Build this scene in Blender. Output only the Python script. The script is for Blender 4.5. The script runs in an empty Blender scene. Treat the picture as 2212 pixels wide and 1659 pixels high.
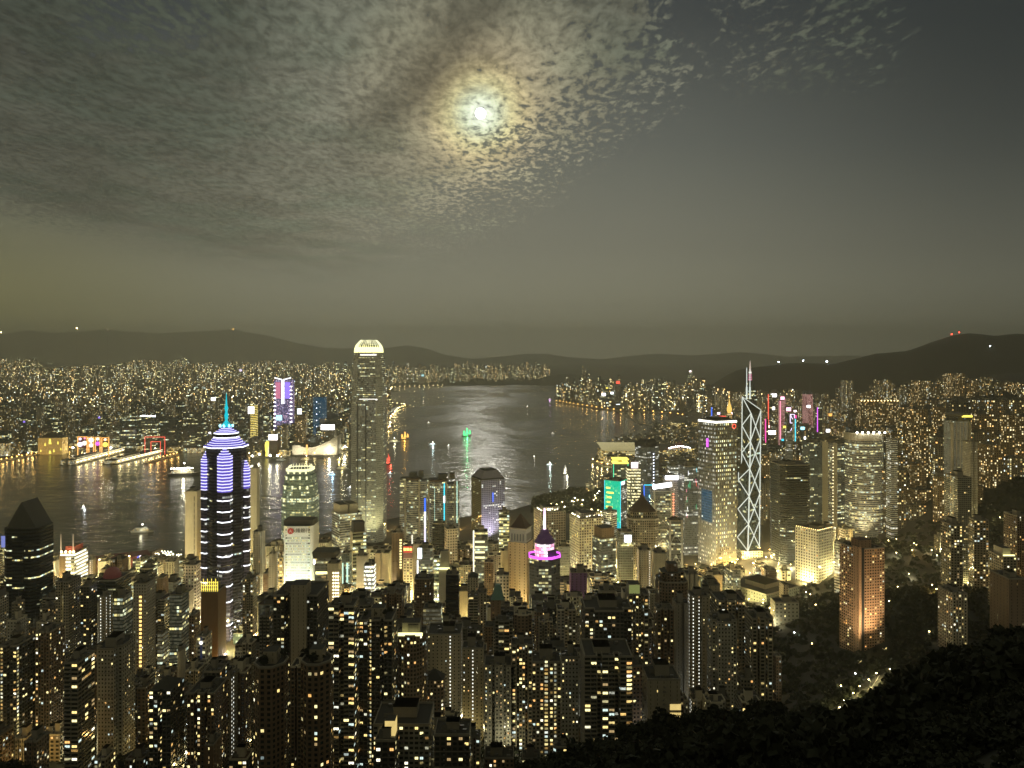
import bpy, math, random
import numpy as np
from mathutils import Vector, Matrix, noise

# ------------------------------------------------------------------ frame
# The view was measured on a 2212 x 1659 copy of the photograph: a level
# camera 390 m above the harbour, horizon at row 765, focal length 1664.
FOC, CX, HZ, CAMZ = 1664.0, 1106.0, 765.0, 390.0
R = math.radians
sc = bpy.context.scene
col = sc.collection
rng = random.Random(11)


def wx(px, Y):
    return (px - CX) / FOC * Y


def wz(py, Y):
    return CAMZ - (py - HZ) * Y / FOC


def gy(py, z=0.0):
    return (CAMZ - z) * FOC / (py - HZ)


def gpt(px, py, z=0.0):
    Y = gy(py, z)
    return (wx(px, Y), Y)


# ------------------------------------------------------------------ camera
cam = bpy.data.cameras.new('camera')
camo = bpy.data.objects.new('camera', cam)
col.objects.link(camo)
camo.location = (0, 0, CAMZ)
camo.rotation_euler = (R(90), 0, 0)
cam.sensor_width = 36.0
cam.lens = FOC / 2212.0 * 36.0
cam.shift_y = -(829.5 - HZ) / 2212.0
cam.clip_start = 1.0
cam.clip_end = 120000.0
sc.camera = camo
sc.view_settings.view_transform = 'Standard'
sc.view_settings.look = 'None'
sc.view_settings.exposure = 0.06
sc.view_settings.gamma = 1.0
cy = sc.cycles
cy.use_denoising = True
cy.max_bounces = 4
cy.diffuse_bounces = 1
cy.glossy_bounces = 2
cy.transmission_bounces = 1
cy.volume_bounces = 0
cy.transparent_max_bounces = 4
cy.caustics_reflective = False
cy.caustics_refractive = False
cy.sample_clamp_indirect = 4.0
cy.use_light_tree = True
cy.use_adaptive_sampling = False


# ------------------------------------------------------------------ nodes
class NG:
    """Small helper to write node trees as expressions."""

    def __init__(s, tree):
        s.t = tree

    def new(s, typ, **kw):
        n = s.t.nodes.new(typ)
        for k, v in kw.items():
            setattr(n, k, v)
        return n

    def put(s, inp, val):
        if val is None:
            return
        if isinstance(val, bpy.types.NodeSocket):
            s.t.links.new(val, inp)
        else:
            if inp.type == 'RGBA' and len(val) == 3:
                val = (*val, 1.0)
            inp.default_value = val

    def m(s, op, a, b=None, c=None, clamp=False):
        n = s.new('ShaderNodeMath', operation=op, use_clamp=clamp)
        s.put(n.inputs[0], a)
        s.put(n.inputs[1], b)
        s.put(n.inputs[2], c)
        return n.outputs[0]

    def vm(s, op, a, b=None):
        n = s.new('ShaderNodeVectorMath', operation=op)
        s.put(n.inputs[0], a)
        if op == 'SCALE':
            s.put(n.inputs[3], b)
        else:
            s.put(n.inputs[1], b)
        return n.outputs['Value'] if op in ('DOT_PRODUCT', 'LENGTH') else n.outputs[0]

    def mix(s, f, a, b, mode='MIX'):
        n = s.new('ShaderNodeMix', data_type='RGBA', blend_type=mode)
        s.put(n.inputs[0], f)
        s.put(n.inputs[6], a)
        s.put(n.inputs[7], b)
        return n.outputs[2]

    def mixf(s, f, a, b):
        n = s.new('ShaderNodeMix', data_type='FLOAT')
        s.put(n.inputs[0], f)
        s.put(n.inputs[2], a)
        s.put(n.inputs[3], b)
        return n.outputs[0]

    def ss(s, x, lo, hi, a=0.0, b=1.0):
        n = s.new('ShaderNodeMapRange', interpolation_type='SMOOTHSTEP')
        s.put(n.inputs[0], x)
        for i, v in enumerate((lo, hi, a, b)):
            s.put(n.inputs[i + 1], v)
        return n.outputs[0]

    def ramp(s, x, stops, interp='LINEAR'):
        n = s.new('ShaderNodeValToRGB')
        cr = n.color_ramp
        cr.interpolation = interp
        while len(cr.elements) < len(stops):
            cr.elements.new(0.5)
        for e, (p, c) in zip(cr.elements, stops):
            e.position = p
            e.color = (*c, 1.0)
        s.put(n.inputs[0], x)
        return n.outputs[0]

    def noise(s, vec, scale, detail=3.0, rough=0.5, dist=0.0, out=0):
        n = s.new('ShaderNodeTexNoise')
        s.put(n.inputs['Vector'], vec)
        n.inputs['Scale'].default_value = scale
        n.inputs['Detail'].default_value = detail
        n.inputs['Roughness'].default_value = rough
        n.inputs['Distortion'].default_value = dist
        return n.outputs[out]

    def white(s, x, y=0.0, z=0.0, color=False):
        c = s.new('ShaderNodeCombineXYZ')
        s.put(c.inputs[0], x)
        s.put(c.inputs[1], y)
        s.put(c.inputs[2], z)
        n = s.new('ShaderNodeTexWhiteNoise', noise_dimensions='3D')
        s.t.links.new(c.outputs[0], n.inputs[0])
        return n.outputs['Color'] if color else n.outputs['Value']

    def sep(s, v):
        n = s.new('ShaderNodeSeparateXYZ')
        s.put(n.inputs[0], v)
        return n.outputs

    def comb(s, x, y, z):
        n = s.new('ShaderNodeCombineXYZ')
        s.put(n.inputs[0], x)
        s.put(n.inputs[1], y)
        s.put(n.inputs[2], z)
        return n.outputs[0]


# ------------------------------------------------------------------ sky
MA, MB_ = (1038 - CX) / FOC, (HZ - 245) / FOC          # slopes of the moon's direction
MOON_DIR = Vector((MA, 1.0, MB_)).normalized()
world = bpy.data.worlds.new('World')
sc.world = world
world.use_nodes = True
wt = world.node_tree
wt.nodes.clear()
g = NG(wt)
dirv = g.new('ShaderNodeTexCoord').outputs['Generated']
dx, dy, dz = g.sep(dirv)
ym = g.m('MAXIMUM', dy, 0.06)
sa = g.m('DIVIDE', dx, ym)
sb = g.m('DIVIDE', dz, ym)
zz = g.m('MAXIMUM', dz, 0.02)
pu = g.m('DIVIDE', dx, zz)
pv = g.m('DIVIDE', dy, zz)
plane = g.comb(pu, pv, 0.0)
# light of the city scattered low in the air, dark blue night above
base = g.ramp(g.m('MULTIPLY_ADD', sb, 0.8, 0.2),
              [(0.0, (.080, .074, .048)), (0.195, (.47, .47, .33)), (0.215, (.44, .435, .31)), (0.25, (.275, .275, .205)), (0.31, (.182, .184, .146)),
               (0.42, (.098, .108, .098)), (0.55, (.036, .044, .048)), (0.75, (.022, .028, .034)),
               (1.0, (.016, .021, .026))])
left = g.m('MULTIPLY', g.ss(sa, -0.22, -0.75), g.ss(sb, 0.34, 0.0))
base = g.mix(left, base, g.mix(1.0, base, (.92, .86, .42), 'MULTIPLY'))
right = g.m('MULTIPLY', g.ss(sa, 0.12, 0.68), g.ss(sb, -0.02, 0.40, 0.35, 1.0))
base = g.mix(g.m('MULTIPLY', right, 0.78), base, (.012, .017, .020))
# how far from the moon (radians)
cosm = g.vm('DOT_PRODUCT', dirv, tuple(MOON_DIR))
ang = g.m('ARCCOSINE', g.m('MINIMUM', cosm, 1.0))
corona = g.ramp(g.m('MULTIPLY', ang, 2.5),
                [(0.0, (1.25, 1.30, 1.12)), (0.022, (.92, 1.0, .80)), (0.055, (.74, .80, .54)),
                 (0.095, (.74, .66, .32)), (0.135, (.56, .45, .22)), (0.18, (.36, .29, .165)),
                 (0.27, (.20, .175, .11)), (0.45, (.072, .070, .050)), (0.75, (.012, .013, .010)), (1.0, (0, 0, 0))])
# altocumulus sheet: where it lies
f1 = g.m('SUBTRACT', sb, g.m('MULTIPLY_ADD', sa, 0.70, 0.170))
warp = g.m('MULTIPLY', g.m('SUBTRACT', g.noise(plane, 1.6, 3), 0.5), 0.16)
f1 = g.m('ADD', f1, g.m('MULTIPLY', warp, sb))
cover = g.ss(f1, -0.05, 0.26)
f2 = g.m('SUBTRACT', g.m('MULTIPLY_ADD', sb, -0.62, 0.475), sa)
cover = g.m('MULTIPLY', cover, g.ss(g.m('ADD', f2, warp), -0.04, 0.05))
patch = g.m('MULTIPLY', g.m('MULTIPLY', g.ss(sa, 0.22, 0.32), g.ss(sa, 0.56, 0.42)), g.ss(sb, 0.30, 0.42))
cover = g.m('MAXIMUM', cover, g.m('MULTIPLY', patch, 0.22))
cover = g.m('MULTIPLY', cover, g.ss(g.m('ADD', sb, g.m('MULTIPLY', g.m('MINIMUM', g.m('ADD', sa, 0.16), 0.0), 0.24)), 0.03, 0.125))
holes = g.m('MULTIPLY', g.m('MULTIPLY', g.ss(sa, -0.62, -0.54), g.ss(sa, -0.34, -0.42)), g.ss(sb, 0.36, 0.42))
cover = g.m('MULTIPLY', cover, g.m('MULTIPLY_ADD', holes, -0.55, 1.0))
# cloudlets
flat = g.vm('MULTIPLY', plane, (1.0, .50, 1.0))
wob = g.vm('ADD', flat, g.vm('SCALE', g.noise(flat, 7.0, 2, out=1), 0.07))
n1 = g.noise(wob, 27.0, 3.5, 0.56)
n2 = g.noise(wob, 66.0, 2.5, 0.55)
n0 = g.noise(flat, 3.2, 3.0, 0.6)
nn = g.m('MULTIPLY_ADD', n2, 0.24, g.m('MULTIPLY_ADD', n1, 0.64, g.m('MULTIPLY', n0, 0.12)))
th = g.m('MULTIPLY_ADD', cover, -0.255, 0.585)
cells = g.ss(nn, g.m('SUBTRACT', th, 0.040), g.m('ADD', th, 0.075))
cells = g.m('MULTIPLY', cells, g.ss(cover, 0.0, 0.12))
thick = g.m('MULTIPLY_ADD', g.ss(nn, 0.36, 0.64), g.m('MULTIPLY_ADD', cover, -0.08, 0.74), g.m('MULTIPLY_ADD', cover, 0.02, 0.54))
thick = g.m('MULTIPLY', thick, g.m('MULTIPLY_ADD', g.ss(g.noise(flat, 2.2, 4, 0.6), 0.36, 0.66), 0.34, 0.80))
# darker, thicker bank running from the zenith down past the moon
lx = g.m('SUBTRACT', sa, g.m('MULTIPLY_ADD', sb, 0.86, -0.425))
band = g.m('MULTIPLY', g.ss(g.m('ABSOLUTE', g.m('ADD', lx, g.m('MULTIPLY', warp, 0.6))), 0.085, 0.0), g.ss(sb, 0.2, 0.32))
big = g.noise(plane, 1.1, 3, 0.6)
cbase = g.mix(g.ss(sb, 0.10, 0.5), (.170, .165, .122), (.082, .088, .068))
cbase = g.mix(g.m('MULTIPLY', g.ss(sa, -0.20, -0.62), 0.62), cbase, (.040, .043, .034))
cbase = g.mix(g.ss(big, 0.42, 0.62), cbase, g.mix(1.0, cbase, (.80, .93, .90), 'MULTIPLY'))
cbase = g.mix(g.m('MULTIPLY', band, 0.60), cbase, (.034, .033, .025))
lit = g.mix(1.0, corona, g.mix(band, (1, 1, 1), (.35, .35, .33)), 'MULTIPLY')
cloud = g.mix(1.0, g.mix(1.0, cbase, lit, 'ADD'), g.comb(thick, thick, thick), 'MULTIPLY')
clear = g.mix(1.0, base, g.mix(1.0, corona, (.07, .085, .095), 'MULTIPLY'), 'ADD')
skyc = g.mix(cells, clear, cloud)
skyc = g.mix(g.ss(dz, 0.0, -0.06), skyc, (.020, .019, .013))
skyc = g.mix(g.m('MULTIPLY', g.ss(dy, 0.55, -0.1), g.ss(dz, -0.02, 0.1)), skyc, (.185, .172, .112))   # unseen warm glow overhead and behind, added to light camera-facing walls
nish = g.new('ShaderNodeTexSky', sky_type='NISHITA', sun_disc=False)
nish.sun_elevation = math.asin(MOON_DIR.z)
nish.sun_rotation = math.atan2(MOON_DIR.x, MOON_DIR.y)
nish.altitude = 390
bgm = g.new('ShaderNodeBackground')
g.put(bgm.inputs[0], nish.outputs[0])
bgm.inputs[1].default_value = 0.0012           # the same sky by moonlight
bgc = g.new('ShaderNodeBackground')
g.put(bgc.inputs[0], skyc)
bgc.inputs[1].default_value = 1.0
adds = g.new('ShaderNodeAddShader')
wt.links.new(bgm.outputs[0], adds.inputs[0])
wt.links.new(bgc.outputs[0], adds.inputs[1])
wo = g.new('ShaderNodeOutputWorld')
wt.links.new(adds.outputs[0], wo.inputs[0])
world.cycles.sampling_method = 'MANUAL'
world.cycles.sample_map_resolution = 1024

# ------------------------------------------------------------------ moonlight
sun = bpy.data.lights.new('moonlight', 'SUN')
sun.energy = 0.12
sun.angle = R(0.6)
sun.color = (1.0, .95, .82)
suno = bpy.data.objects.new('moonlight', sun)
col.objects.link(suno)
suno.rotation_euler = (-MOON_DIR).to_track_quat('-Z', 'Y').to_euler()
suno.location = (0, 0, 900)


# ------------------------------------------------------------------ materials
MATS = {}


def principled(name):
    m = bpy.data.materials.new(name)
    m.use_nodes = True
    nt = m.node_tree
    bs = nt.nodes['Principled BSDF']
    m.cycles.emission_sampling = 'NONE'
    return m, NG(nt), bs


def plain(name, c, rough=0.75, metal=0.0, var=0.25, scale=0.15):
    """Matt surface with weathering blotches of its own."""
    if name in MATS:
        return MATS[name]
    m, g, bs = principled(name)
    tc = g.new('ShaderNodeTexCoord').outputs['Object']
    n = g.noise(tc, scale, 5, 0.65)
    st = g.noise(g.vm('MULTIPLY', tc, (1.2, 1.2, 0.06)), 1.0, 3, 0.6)
    f = g.m('MULTIPLY_ADD', n, var * 1.6, g.m('MULTIPLY_ADD', st, var, 1.0 - 1.3 * var))
    g.put(bs.inputs['Base Color'], g.mix(1.0, (*c,), g.comb(f, f, f), 'MULTIPLY'))
    bs.inputs['Roughness'].default_value = rough
    bs.inputs['Metallic'].default_value = metal
    MATS[name] = m
    return m


def glow(name, c, strength, sample=False, var=0.0):
    """Emissive surface"""
    if name in MATS:
        return MATS[name]
    m, g, bs = principled(name)
    bs.inputs['Base Color'].default_value = (.05, .05, .05, 1)
    bs.inputs['Emission Color'].default_value = (*c, 1)
    if var:
        tc = g.new('ShaderNodeTexCoord').outputs['Object']
        n = g.noise(tc, 0.25, 4, 0.7)
        g.put(bs.inputs['Emission Strength'], g.m('MULTIPLY', g.m('MULTIPLY_ADD', n, 2 * var, 1 - var), strength))
    else:
        bs.inputs['Emission Strength'].default_value = strength
    m.cycles.emission_sampling = 'AUTO' if sample else 'NONE'
    MATS[name] = m
    return m


HOME = [(0.0, (1.0, .50, .14)), (0.16, (1.0, .68, .22)), (0.42, (1.0, .82, .34)), (0.68, (1.0, .92, .50)),
        (0.86, (.95, .98, .84)), (1.0, (.70, .95, .95))]
OFFC = [(0.0, (1.0, .80, .26)), (0.35, (1.0, .93, .42)), (0.7, (.94, 1.0, .62)), (1.0, (.75, 1.0, .92))]
GOLD = [(0.0, (1.0, .45, .10)), (0.5, (1.0, .66, .22)), (1.0, (1.0, .85, .45))]
GOLD2 = [(0.0, (1.0, .55, .16)), (0.4, (1.0, .74, .32)), (1.0, (1.0, .90, .55))]
WHITE = [(0.0, (1.0, .93, .72)), (1.0, (.93, 1.0, .93))]
STYLES, STYLEW = {}, {}


def facade(name, wall, glass=(.02, .025, .025), cw=3.4, fh=3.1, mx=.2, my=(.25, .8), p=.2, prow=0.0, pcol=0.0,
           grp=1, hi=1.7, lo=.3, pal=HOME, wrough=.75, grough=.12, slab=0.0, rnd=False, pier=0.0, glowc=None, dim=.0):
    """A wall of windows, one cell of the UV map per window; some are lit."""
    m, g, bs = principled(name)
    uv = g.new('ShaderNodeUVMap', uv_map='cells').outputs[0]
    u, v, _ = g.sep(uv)
    iu, iv = g.m('FLOOR', u), g.m('FLOOR', v)
    fu, fv = g.m('FRACT', u), g.m('FRACT', v)
    oi = g.new('ShaderNodeObjectInfo').outputs['Random']
    seed = g.m('FLOOR', g.m('MULTIPLY', oi, 977.0))
    if rnd:                                                     # round windows
        du, dv = g.m('SUBTRACT', fu, .5), g.m('SUBTRACT', fv, .5)
        mask = g.m('LESS_THAN', g.m('ADD', g.m('MULTIPLY', du, du), g.m('MULTIPLY', dv, dv)), .085)
    else:
        mu = g.m('LESS_THAN', g.m('ABSOLUTE', g.m('SUBTRACT', fu, .5)), .5 - mx)
        mv = g.m('LESS_THAN', g.m('ABSOLUTE', g.m('SUBTRACT', fv, (my[0] + my[1]) / 2)), (my[1] - my[0]) / 2)
        mask = g.m('MULTIPLY', mu, mv)
    gu = g.m('FLOOR', g.m('DIVIDE', u, float(grp))) if grp > 1 else iu
    r1 = g.white(gu, iv, seed)
    rc = g.new('ShaderNodeSeparateColor')
    g.put(rc.inputs[0], g.white(iu, iv, g.m('ADD', seed, 31.7), color=True))
    # whole districts of a facade are asleep, others awake
    zone = g.white(g.m('FLOOR', g.m('DIVIDE', u, 5.0)), g.m('FLOOR', g.m('DIVIDE', v, 7.0)), g.m('ADD', seed, 7.3))
    pp = g.m('MULTIPLY', g.m('MULTIPLY_ADD', zone, 1.2, .4), p)
    on = g.m('LESS_THAN', r1, pp)
    if prow:
        on = g.m('MAXIMUM', on, g.m('MULTIPLY', g.m('LESS_THAN', g.white(iv, 3.0, seed), prow),
                                    g.m('LESS_THAN', rc.outputs[2], .86)))
    if pcol:
        on = g.m('MAXIMUM', on, g.m('LESS_THAN', g.white(iu, 5.0, g.m('ADD', seed, 2.0)), pcol))
    lit = g.m('MULTIPLY', on, mask)
    br = g.m('MULTIPLY_ADD', g.m('MULTIPLY', rc.outputs[0], rc.outputs[0]), hi - lo, lo)
    inner = g.noise(g.comb(g.m('MULTIPLY', u, 2.3), g.m('MULTIPLY', v, 2.7), seed), 1.7, 2, .6)
    br = g.m('MULTIPLY', br, g.ss(inner, .3, .62, .35, 1.0))
    colr = g.ramp(rc.outputs[1], pal)
    emis = g.mix(1.0, colr, g.comb(*[g.m('MULTIPLY', br, lit)] * 3), 'MULTIPLY')
    if dim:                                                     # night lighting left on behind the glass
        dm = g.m('MULTIPLY', mask, g.m('MULTIPLY_ADD', rc.outputs[2], dim, dim * .4))
        emis = g.mix(1.0, emis, g.mix(1.0, (1.0, .95, .62), g.comb(dm, dm, dm), 'MULTIPLY'), 'ADD')
    if glowc:                                                   # even glow put into the facade
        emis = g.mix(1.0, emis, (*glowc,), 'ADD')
    # wall: weather streaks, ledges
    tc = g.new('ShaderNodeTexCoord').outputs['Object']
    st = g.noise(g.vm('MULTIPLY', tc, (.5, .5, .03)), 1.0, 4, .65)
    bl = g.noise(tc, .05, 4, .6)
    f = g.m('MULTIPLY_ADD', st, .5, g.m('MULTIPLY_ADD', bl, .5, .5))
    wc = g.mix(1.0, (*wall,), g.comb(f, f, f), 'MULTIPLY')
    if slab:
        sl = g.m('GREATER_THAN', g.m('ABSOLUTE', g.m('SUBTRACT', fv, .5)), .5 - .07)
        wc = g.mix(g.m('MULTIPLY', sl, abs(slab)), wc, (.5, .47, .38) if slab > 0 else (.02, .02, .02))
    if pier:
        pr = g.m('GREATER_THAN', g.m('ABSOLUTE', g.m('SUBTRACT', fu, .5)), .5 - .06)
        wc = g.mix(g.m('MULTIPLY', pr, pier), wc, (.5, .48, .40))
        mask = g.m('MULTIPLY', mask, g.m('SUBTRACT', 1.0, pr))
    gv = g.m('MULTIPLY_ADD', rc.outputs[2], 1.2, .4)
    gc = g.mix(1.0, (*glass,), g.comb(gv, gv, gv), 'MULTIPLY')
    g.put(bs.inputs['Base Color'], g.mix(mask, wc, gc))
    g.put(bs.inputs['Roughness'], g.mixf(mask, wrough, grough))
    g.put(bs.inputs['Emission Color'], emis)
    bs.inputs['Emission Strength'].default_value = 1.0
    STYLES[name] = (m, cw, fh)
    STYLEW[name] = (mx, my)
    MATS[name] = m
    return m


BEIGE, GREY, BROWN, CREAM, DARK = (.30, .26, .18), (.24, .24, .20), (.18, .125, .075), (.48, .43, .32), (.07, .065, .05)
# homes
facade('home_beige', BEIGE, p=0.059, mx=.22, pcol=.05, slab=.25)
facade('home_grey', GREY, p=0.052, mx=.16, my=(.3, .82), cw=3.0, pcol=.05)
facade('home_dark', DARK, p=0.052, mx=.18, cw=3.6, pcol=.04)
facade('home_brown', BROWN, p=0.059, mx=.25, cw=3.2)
facade('home_cream', CREAM, p=0.059, mx=.28, cw=3.6, slab=-.4)
facade('home_pale', (.40, .38, .31), p=0.042, mx=.3, cw=2.8, my=(.3, .75))
facade('home_balcony', (.26, .23, .16), p=0.070, mx=.05, my=(.34, .92), cw=4.2, slab=.7)
facade('home_busy', (.26, .23, .16), p=0.147, mx=.2, cw=3.2, hi=2.6)
facade('home_orange', (.42, .27, .165), glass=(.03, .022, .015), p=0.077, mx=.22, my=(.25, .72), cw=3.2, fh=3.1, pal=GOLD, hi=2.4)
facade('home_bare', (.36, .32, .23), p=0.000, mx=.46, cw=5.0)
facade('bare_cream', (.55, .50, .37), p=.0, mx=.47, my=(.45, .55), cw=6.0)
facade('bare_brown', (.20, .135, .08), p=.05, mx=.44, cw=5.0, hi=1.2)
facade('stair_lit', (.36, .32, .23), p=.0, mx=.36, my=(.36, .72), cw=3.6, fh=3.1, pcol=.34, pal=WHITE, hi=2.6, lo=1.6)
# far homes: big cells so that they still read as points of light
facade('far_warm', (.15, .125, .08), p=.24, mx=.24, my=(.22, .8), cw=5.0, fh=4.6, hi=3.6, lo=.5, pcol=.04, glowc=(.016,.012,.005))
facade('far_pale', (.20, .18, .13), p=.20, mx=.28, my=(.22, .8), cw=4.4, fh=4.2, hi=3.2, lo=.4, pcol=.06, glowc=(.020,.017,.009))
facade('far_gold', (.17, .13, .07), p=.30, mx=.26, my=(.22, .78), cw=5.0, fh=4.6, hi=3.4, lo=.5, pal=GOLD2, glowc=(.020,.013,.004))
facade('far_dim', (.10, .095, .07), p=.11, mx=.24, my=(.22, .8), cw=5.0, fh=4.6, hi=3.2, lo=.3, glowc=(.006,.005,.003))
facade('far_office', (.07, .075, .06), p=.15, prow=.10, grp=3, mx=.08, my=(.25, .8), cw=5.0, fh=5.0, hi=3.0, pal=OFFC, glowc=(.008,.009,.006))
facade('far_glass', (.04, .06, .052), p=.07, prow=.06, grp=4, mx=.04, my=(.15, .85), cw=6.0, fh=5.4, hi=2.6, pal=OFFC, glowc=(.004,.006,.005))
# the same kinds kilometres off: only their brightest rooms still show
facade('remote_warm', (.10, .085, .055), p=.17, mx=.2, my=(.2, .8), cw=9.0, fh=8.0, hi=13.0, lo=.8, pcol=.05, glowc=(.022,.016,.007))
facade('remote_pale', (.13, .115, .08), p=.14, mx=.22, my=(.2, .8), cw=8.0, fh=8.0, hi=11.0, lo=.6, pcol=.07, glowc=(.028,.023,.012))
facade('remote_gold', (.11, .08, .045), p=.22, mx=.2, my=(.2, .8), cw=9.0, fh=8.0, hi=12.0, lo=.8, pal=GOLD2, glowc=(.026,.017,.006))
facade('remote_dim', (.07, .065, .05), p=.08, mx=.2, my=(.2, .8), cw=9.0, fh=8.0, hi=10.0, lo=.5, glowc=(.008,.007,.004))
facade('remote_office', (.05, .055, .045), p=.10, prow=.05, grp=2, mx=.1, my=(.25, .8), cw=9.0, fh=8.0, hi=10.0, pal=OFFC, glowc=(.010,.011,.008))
# offices
facade('ribbon_beige', (.42, .38, .28), p=.14, prow=.10, grp=3, mx=.0, my=(.34, .9), cw=3.0, fh=4.2, pal=OFFC, hi=1.8, dim=0.085)
facade('ribbon_white', (.66, .66, .58), p=.10, prow=.08, grp=3, mx=.0, my=(.36, .9), cw=3.0, fh=4.0, pal=WHITE, hi=1.8, dim=0.06)
facade('ribbon_lit', (.40, .40, .34), p=.92, mx=.0, my=(.40, .88), cw=6.0, fh=6.0, pal=WHITE, hi=3.2, lo=1.8)
facade('ribbon_green', (.26, .29, .22), p=.72, mx=.0, my=(.36, .86), cw=4.0, fh=5.4, grp=2, pal=OFFC, hi=2.6, lo=.7)
facade('ribbon_dark', (.10, .10, .085), p=.16, prow=.14, grp=3, mx=.0, my=(.30, .9), cw=3.0, fh=4.2, pal=OFFC, hi=2.0, dim=0.05)
facade('curtain_dark', (.012, .014, .016), glass=(.007, .010, .012), p=.05, prow=.07, grp=4, mx=.03, my=(.30, .72), cw=3.2, fh=4.0, pal=OFFC, hi=2.4, grough=.06)
facade('curtain_green', (.055, .085, .07), glass=(.02, .038, .032), p=.14, prow=.10, grp=3, mx=.06, my=(.22, .85), cw=3.0, fh=4.0, pal=OFFC, hi=2.0, grough=.07, pier=.12, dim=0.055)
facade('curtain_blue', (.09, .11, .14), glass=(.03, .042, .06), p=.12, prow=.08, grp=3, mx=.06, my=(.2, .86), cw=3.0, fh=4.0, pal=WHITE, hi=1.7, grough=.06, pier=.2, dim=0.06)
facade('grid_pale', (.56, .47, .36), p=.10, mx=.24, my=(.24, .76), cw=4.4, fh=4.4, pal=OFFC, hi=2.2, dim=0.02)
facade('grid_white', (.72, .66, .48), p=.22, mx=.24, my=(.24, .76), cw=4.6, fh=4.6, pal=OFFC, hi=2.4)
facade('grid_hotel', (.70, .67, .54), p=.07, mx=.24, my=(.26, .78), cw=4.4, fh=4.6, pal=GOLD, hi=1.4, lo=.3)
facade('grid_lilac', (.50, .48, .56), p=.05, mx=.28, my=(.26, .74), cw=3.2, fh=3.8, pal=WHITE, hi=2.0)
facade('round_olive', (.34, .30, .17), glass=(.03, .026, .014), p=.05, cw=3.9, fh=3.9, rnd=True, pal=OFFC, hi=3.0, lo=1.4)
facade('round_lilac_lit', (.56, .53, .58), glass=(.03, .028, .04), p=.07, prow=.06, cw=3.9, fh=3.9, rnd=True, pal=WHITE, hi=3.2, lo=1.6)  # purple light on this face painted into the wall colour
facade('fins_olive', (.13, .125, .095), glass=(.030, .032, .022), p=.13, prow=.09, grp=4, mx=.02, my=(.26, .8), cw=2.6, fh=4.2, pal=OFFC, hi=1.5, lo=.25, grough=.14, dim=0.13)
facade('fins_pale', (.27, .26, .19), glass=(.05, .05, .036), p=.05, grp=4, mx=.02, my=(.30, .7), cw=2.6, fh=4.2, pal=OFFC, hi=1.0, lo=.2, grough=.2, dim=0.17)
facade('lights_grid', (.11, .105, .085), glass=(.022, .024, .022), p=.62, mx=.30, my=(.12, .62), cw=4.6, fh=7.6, pal=OFFC, hi=3.2, lo=.5, grough=.07, pier=.3, prow=.1, dim=0.09)
facade('lights_grid_side', (.12, .13, .13), glass=(.03, .04, .05), p=.55, mx=.34, my=(.10, .55), cw=4.6, fh=7.6, pal=WHITE, hi=2.2, lo=.4, grough=.05, pier=.35, dim=0.09)
facade('crown_glass', (.05, .045, .05), p=.25, mx=.06, my=(.2, .8), cw=4.0, fh=4.2, grp=2, pal=OFFC, hi=1.6, dim=0.02)
facade('stripe_core', (.03, .03, .045), glass=(.012, .012, .018), p=.05, grp=3, mx=.04, my=(.25, .7), cw=3.4, fh=4.2, pal=OFFC, hi=1.8, grough=.06)
facade('stripe_bay', (.10, .09, .16), glass=(.05, .05, .09), p=.07, grp=3, mx=.04, my=(.2, .8), cw=3.0, fh=4.2, pal=WHITE, hi=1.2, grough=.10)
facade('stripe_bay_lit', (.10, .09, .25), glass=(.05, .05, .2), p=.0, mx=.04, my=(.2, .8), cw=3.0, fh=4.2, glowc=(.11, .08, .52))
facade('led_green', (.02, .1, .06), p=.10, mx=.02, my=(.06, .94), cw=2.4, fh=4.0, pal=[(0, (.5, 1, 0)), (1, (1, .9, .1))], hi=1.0, glowc=(.0, .62, .34), pier=.6)
facade('led_cyan', (.02, .1, .12), p=.0, mx=.04, my=(.06, .94), cw=2.4, fh=4.0, glowc=(.0, .55, .75), pier=.5)
facade('led_lilac', (.10, .10, .2), p=.45, mx=.16, my=(.25, .75), cw=4.0, fh=5.0, pal=[(0, (.6, .5, 1)), (.5, (1, .9, 1)), (1, (1, .45, .6))], hi=2.8, glowc=(.06, .05, .14))
facade('led_yellow', (.12, .10, .03), p=1.4, mx=.0, my=(.40, .80), cw=6.0, fh=7.0, pal=[(0, (1, .72, .12)), (1, (1, .85, .3))], hi=2.4, lo=1.7)
facade('led_pink', (.2, .1, .1), p=.95, mx=.04, my=(.4, .8), cw=4.0, fh=5.0, pal=[(0, (1, .5, .45)), (1, (1, .7, .6))], hi=1.1, lo=.6, glowc=(.10, .035, .035))
facade('led_blue', (.02, .05, .11), p=.03, mx=.1, my=(.2, .8), cw=4.0, fh=5.0, pal=WHITE, hi=1.4, glowc=(.006, .045, .085))
facade('hall_lit', (.50, .38, .18), p=.62, mx=.06, my=(.2, .85), cw=6.0, fh=5.0, pal=[(0, (1, .62, .14)), (.6, (1, .82, .3)), (1, (1, .93, .6))], hi=2.4, lo=.5)
facade('deck_lit', (.55, .52, .42), p=.75, mx=.12, my=(.3, .8), cw=3.0, fh=3.0, pal=HOME, hi=2.6, lo=.9)

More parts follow.
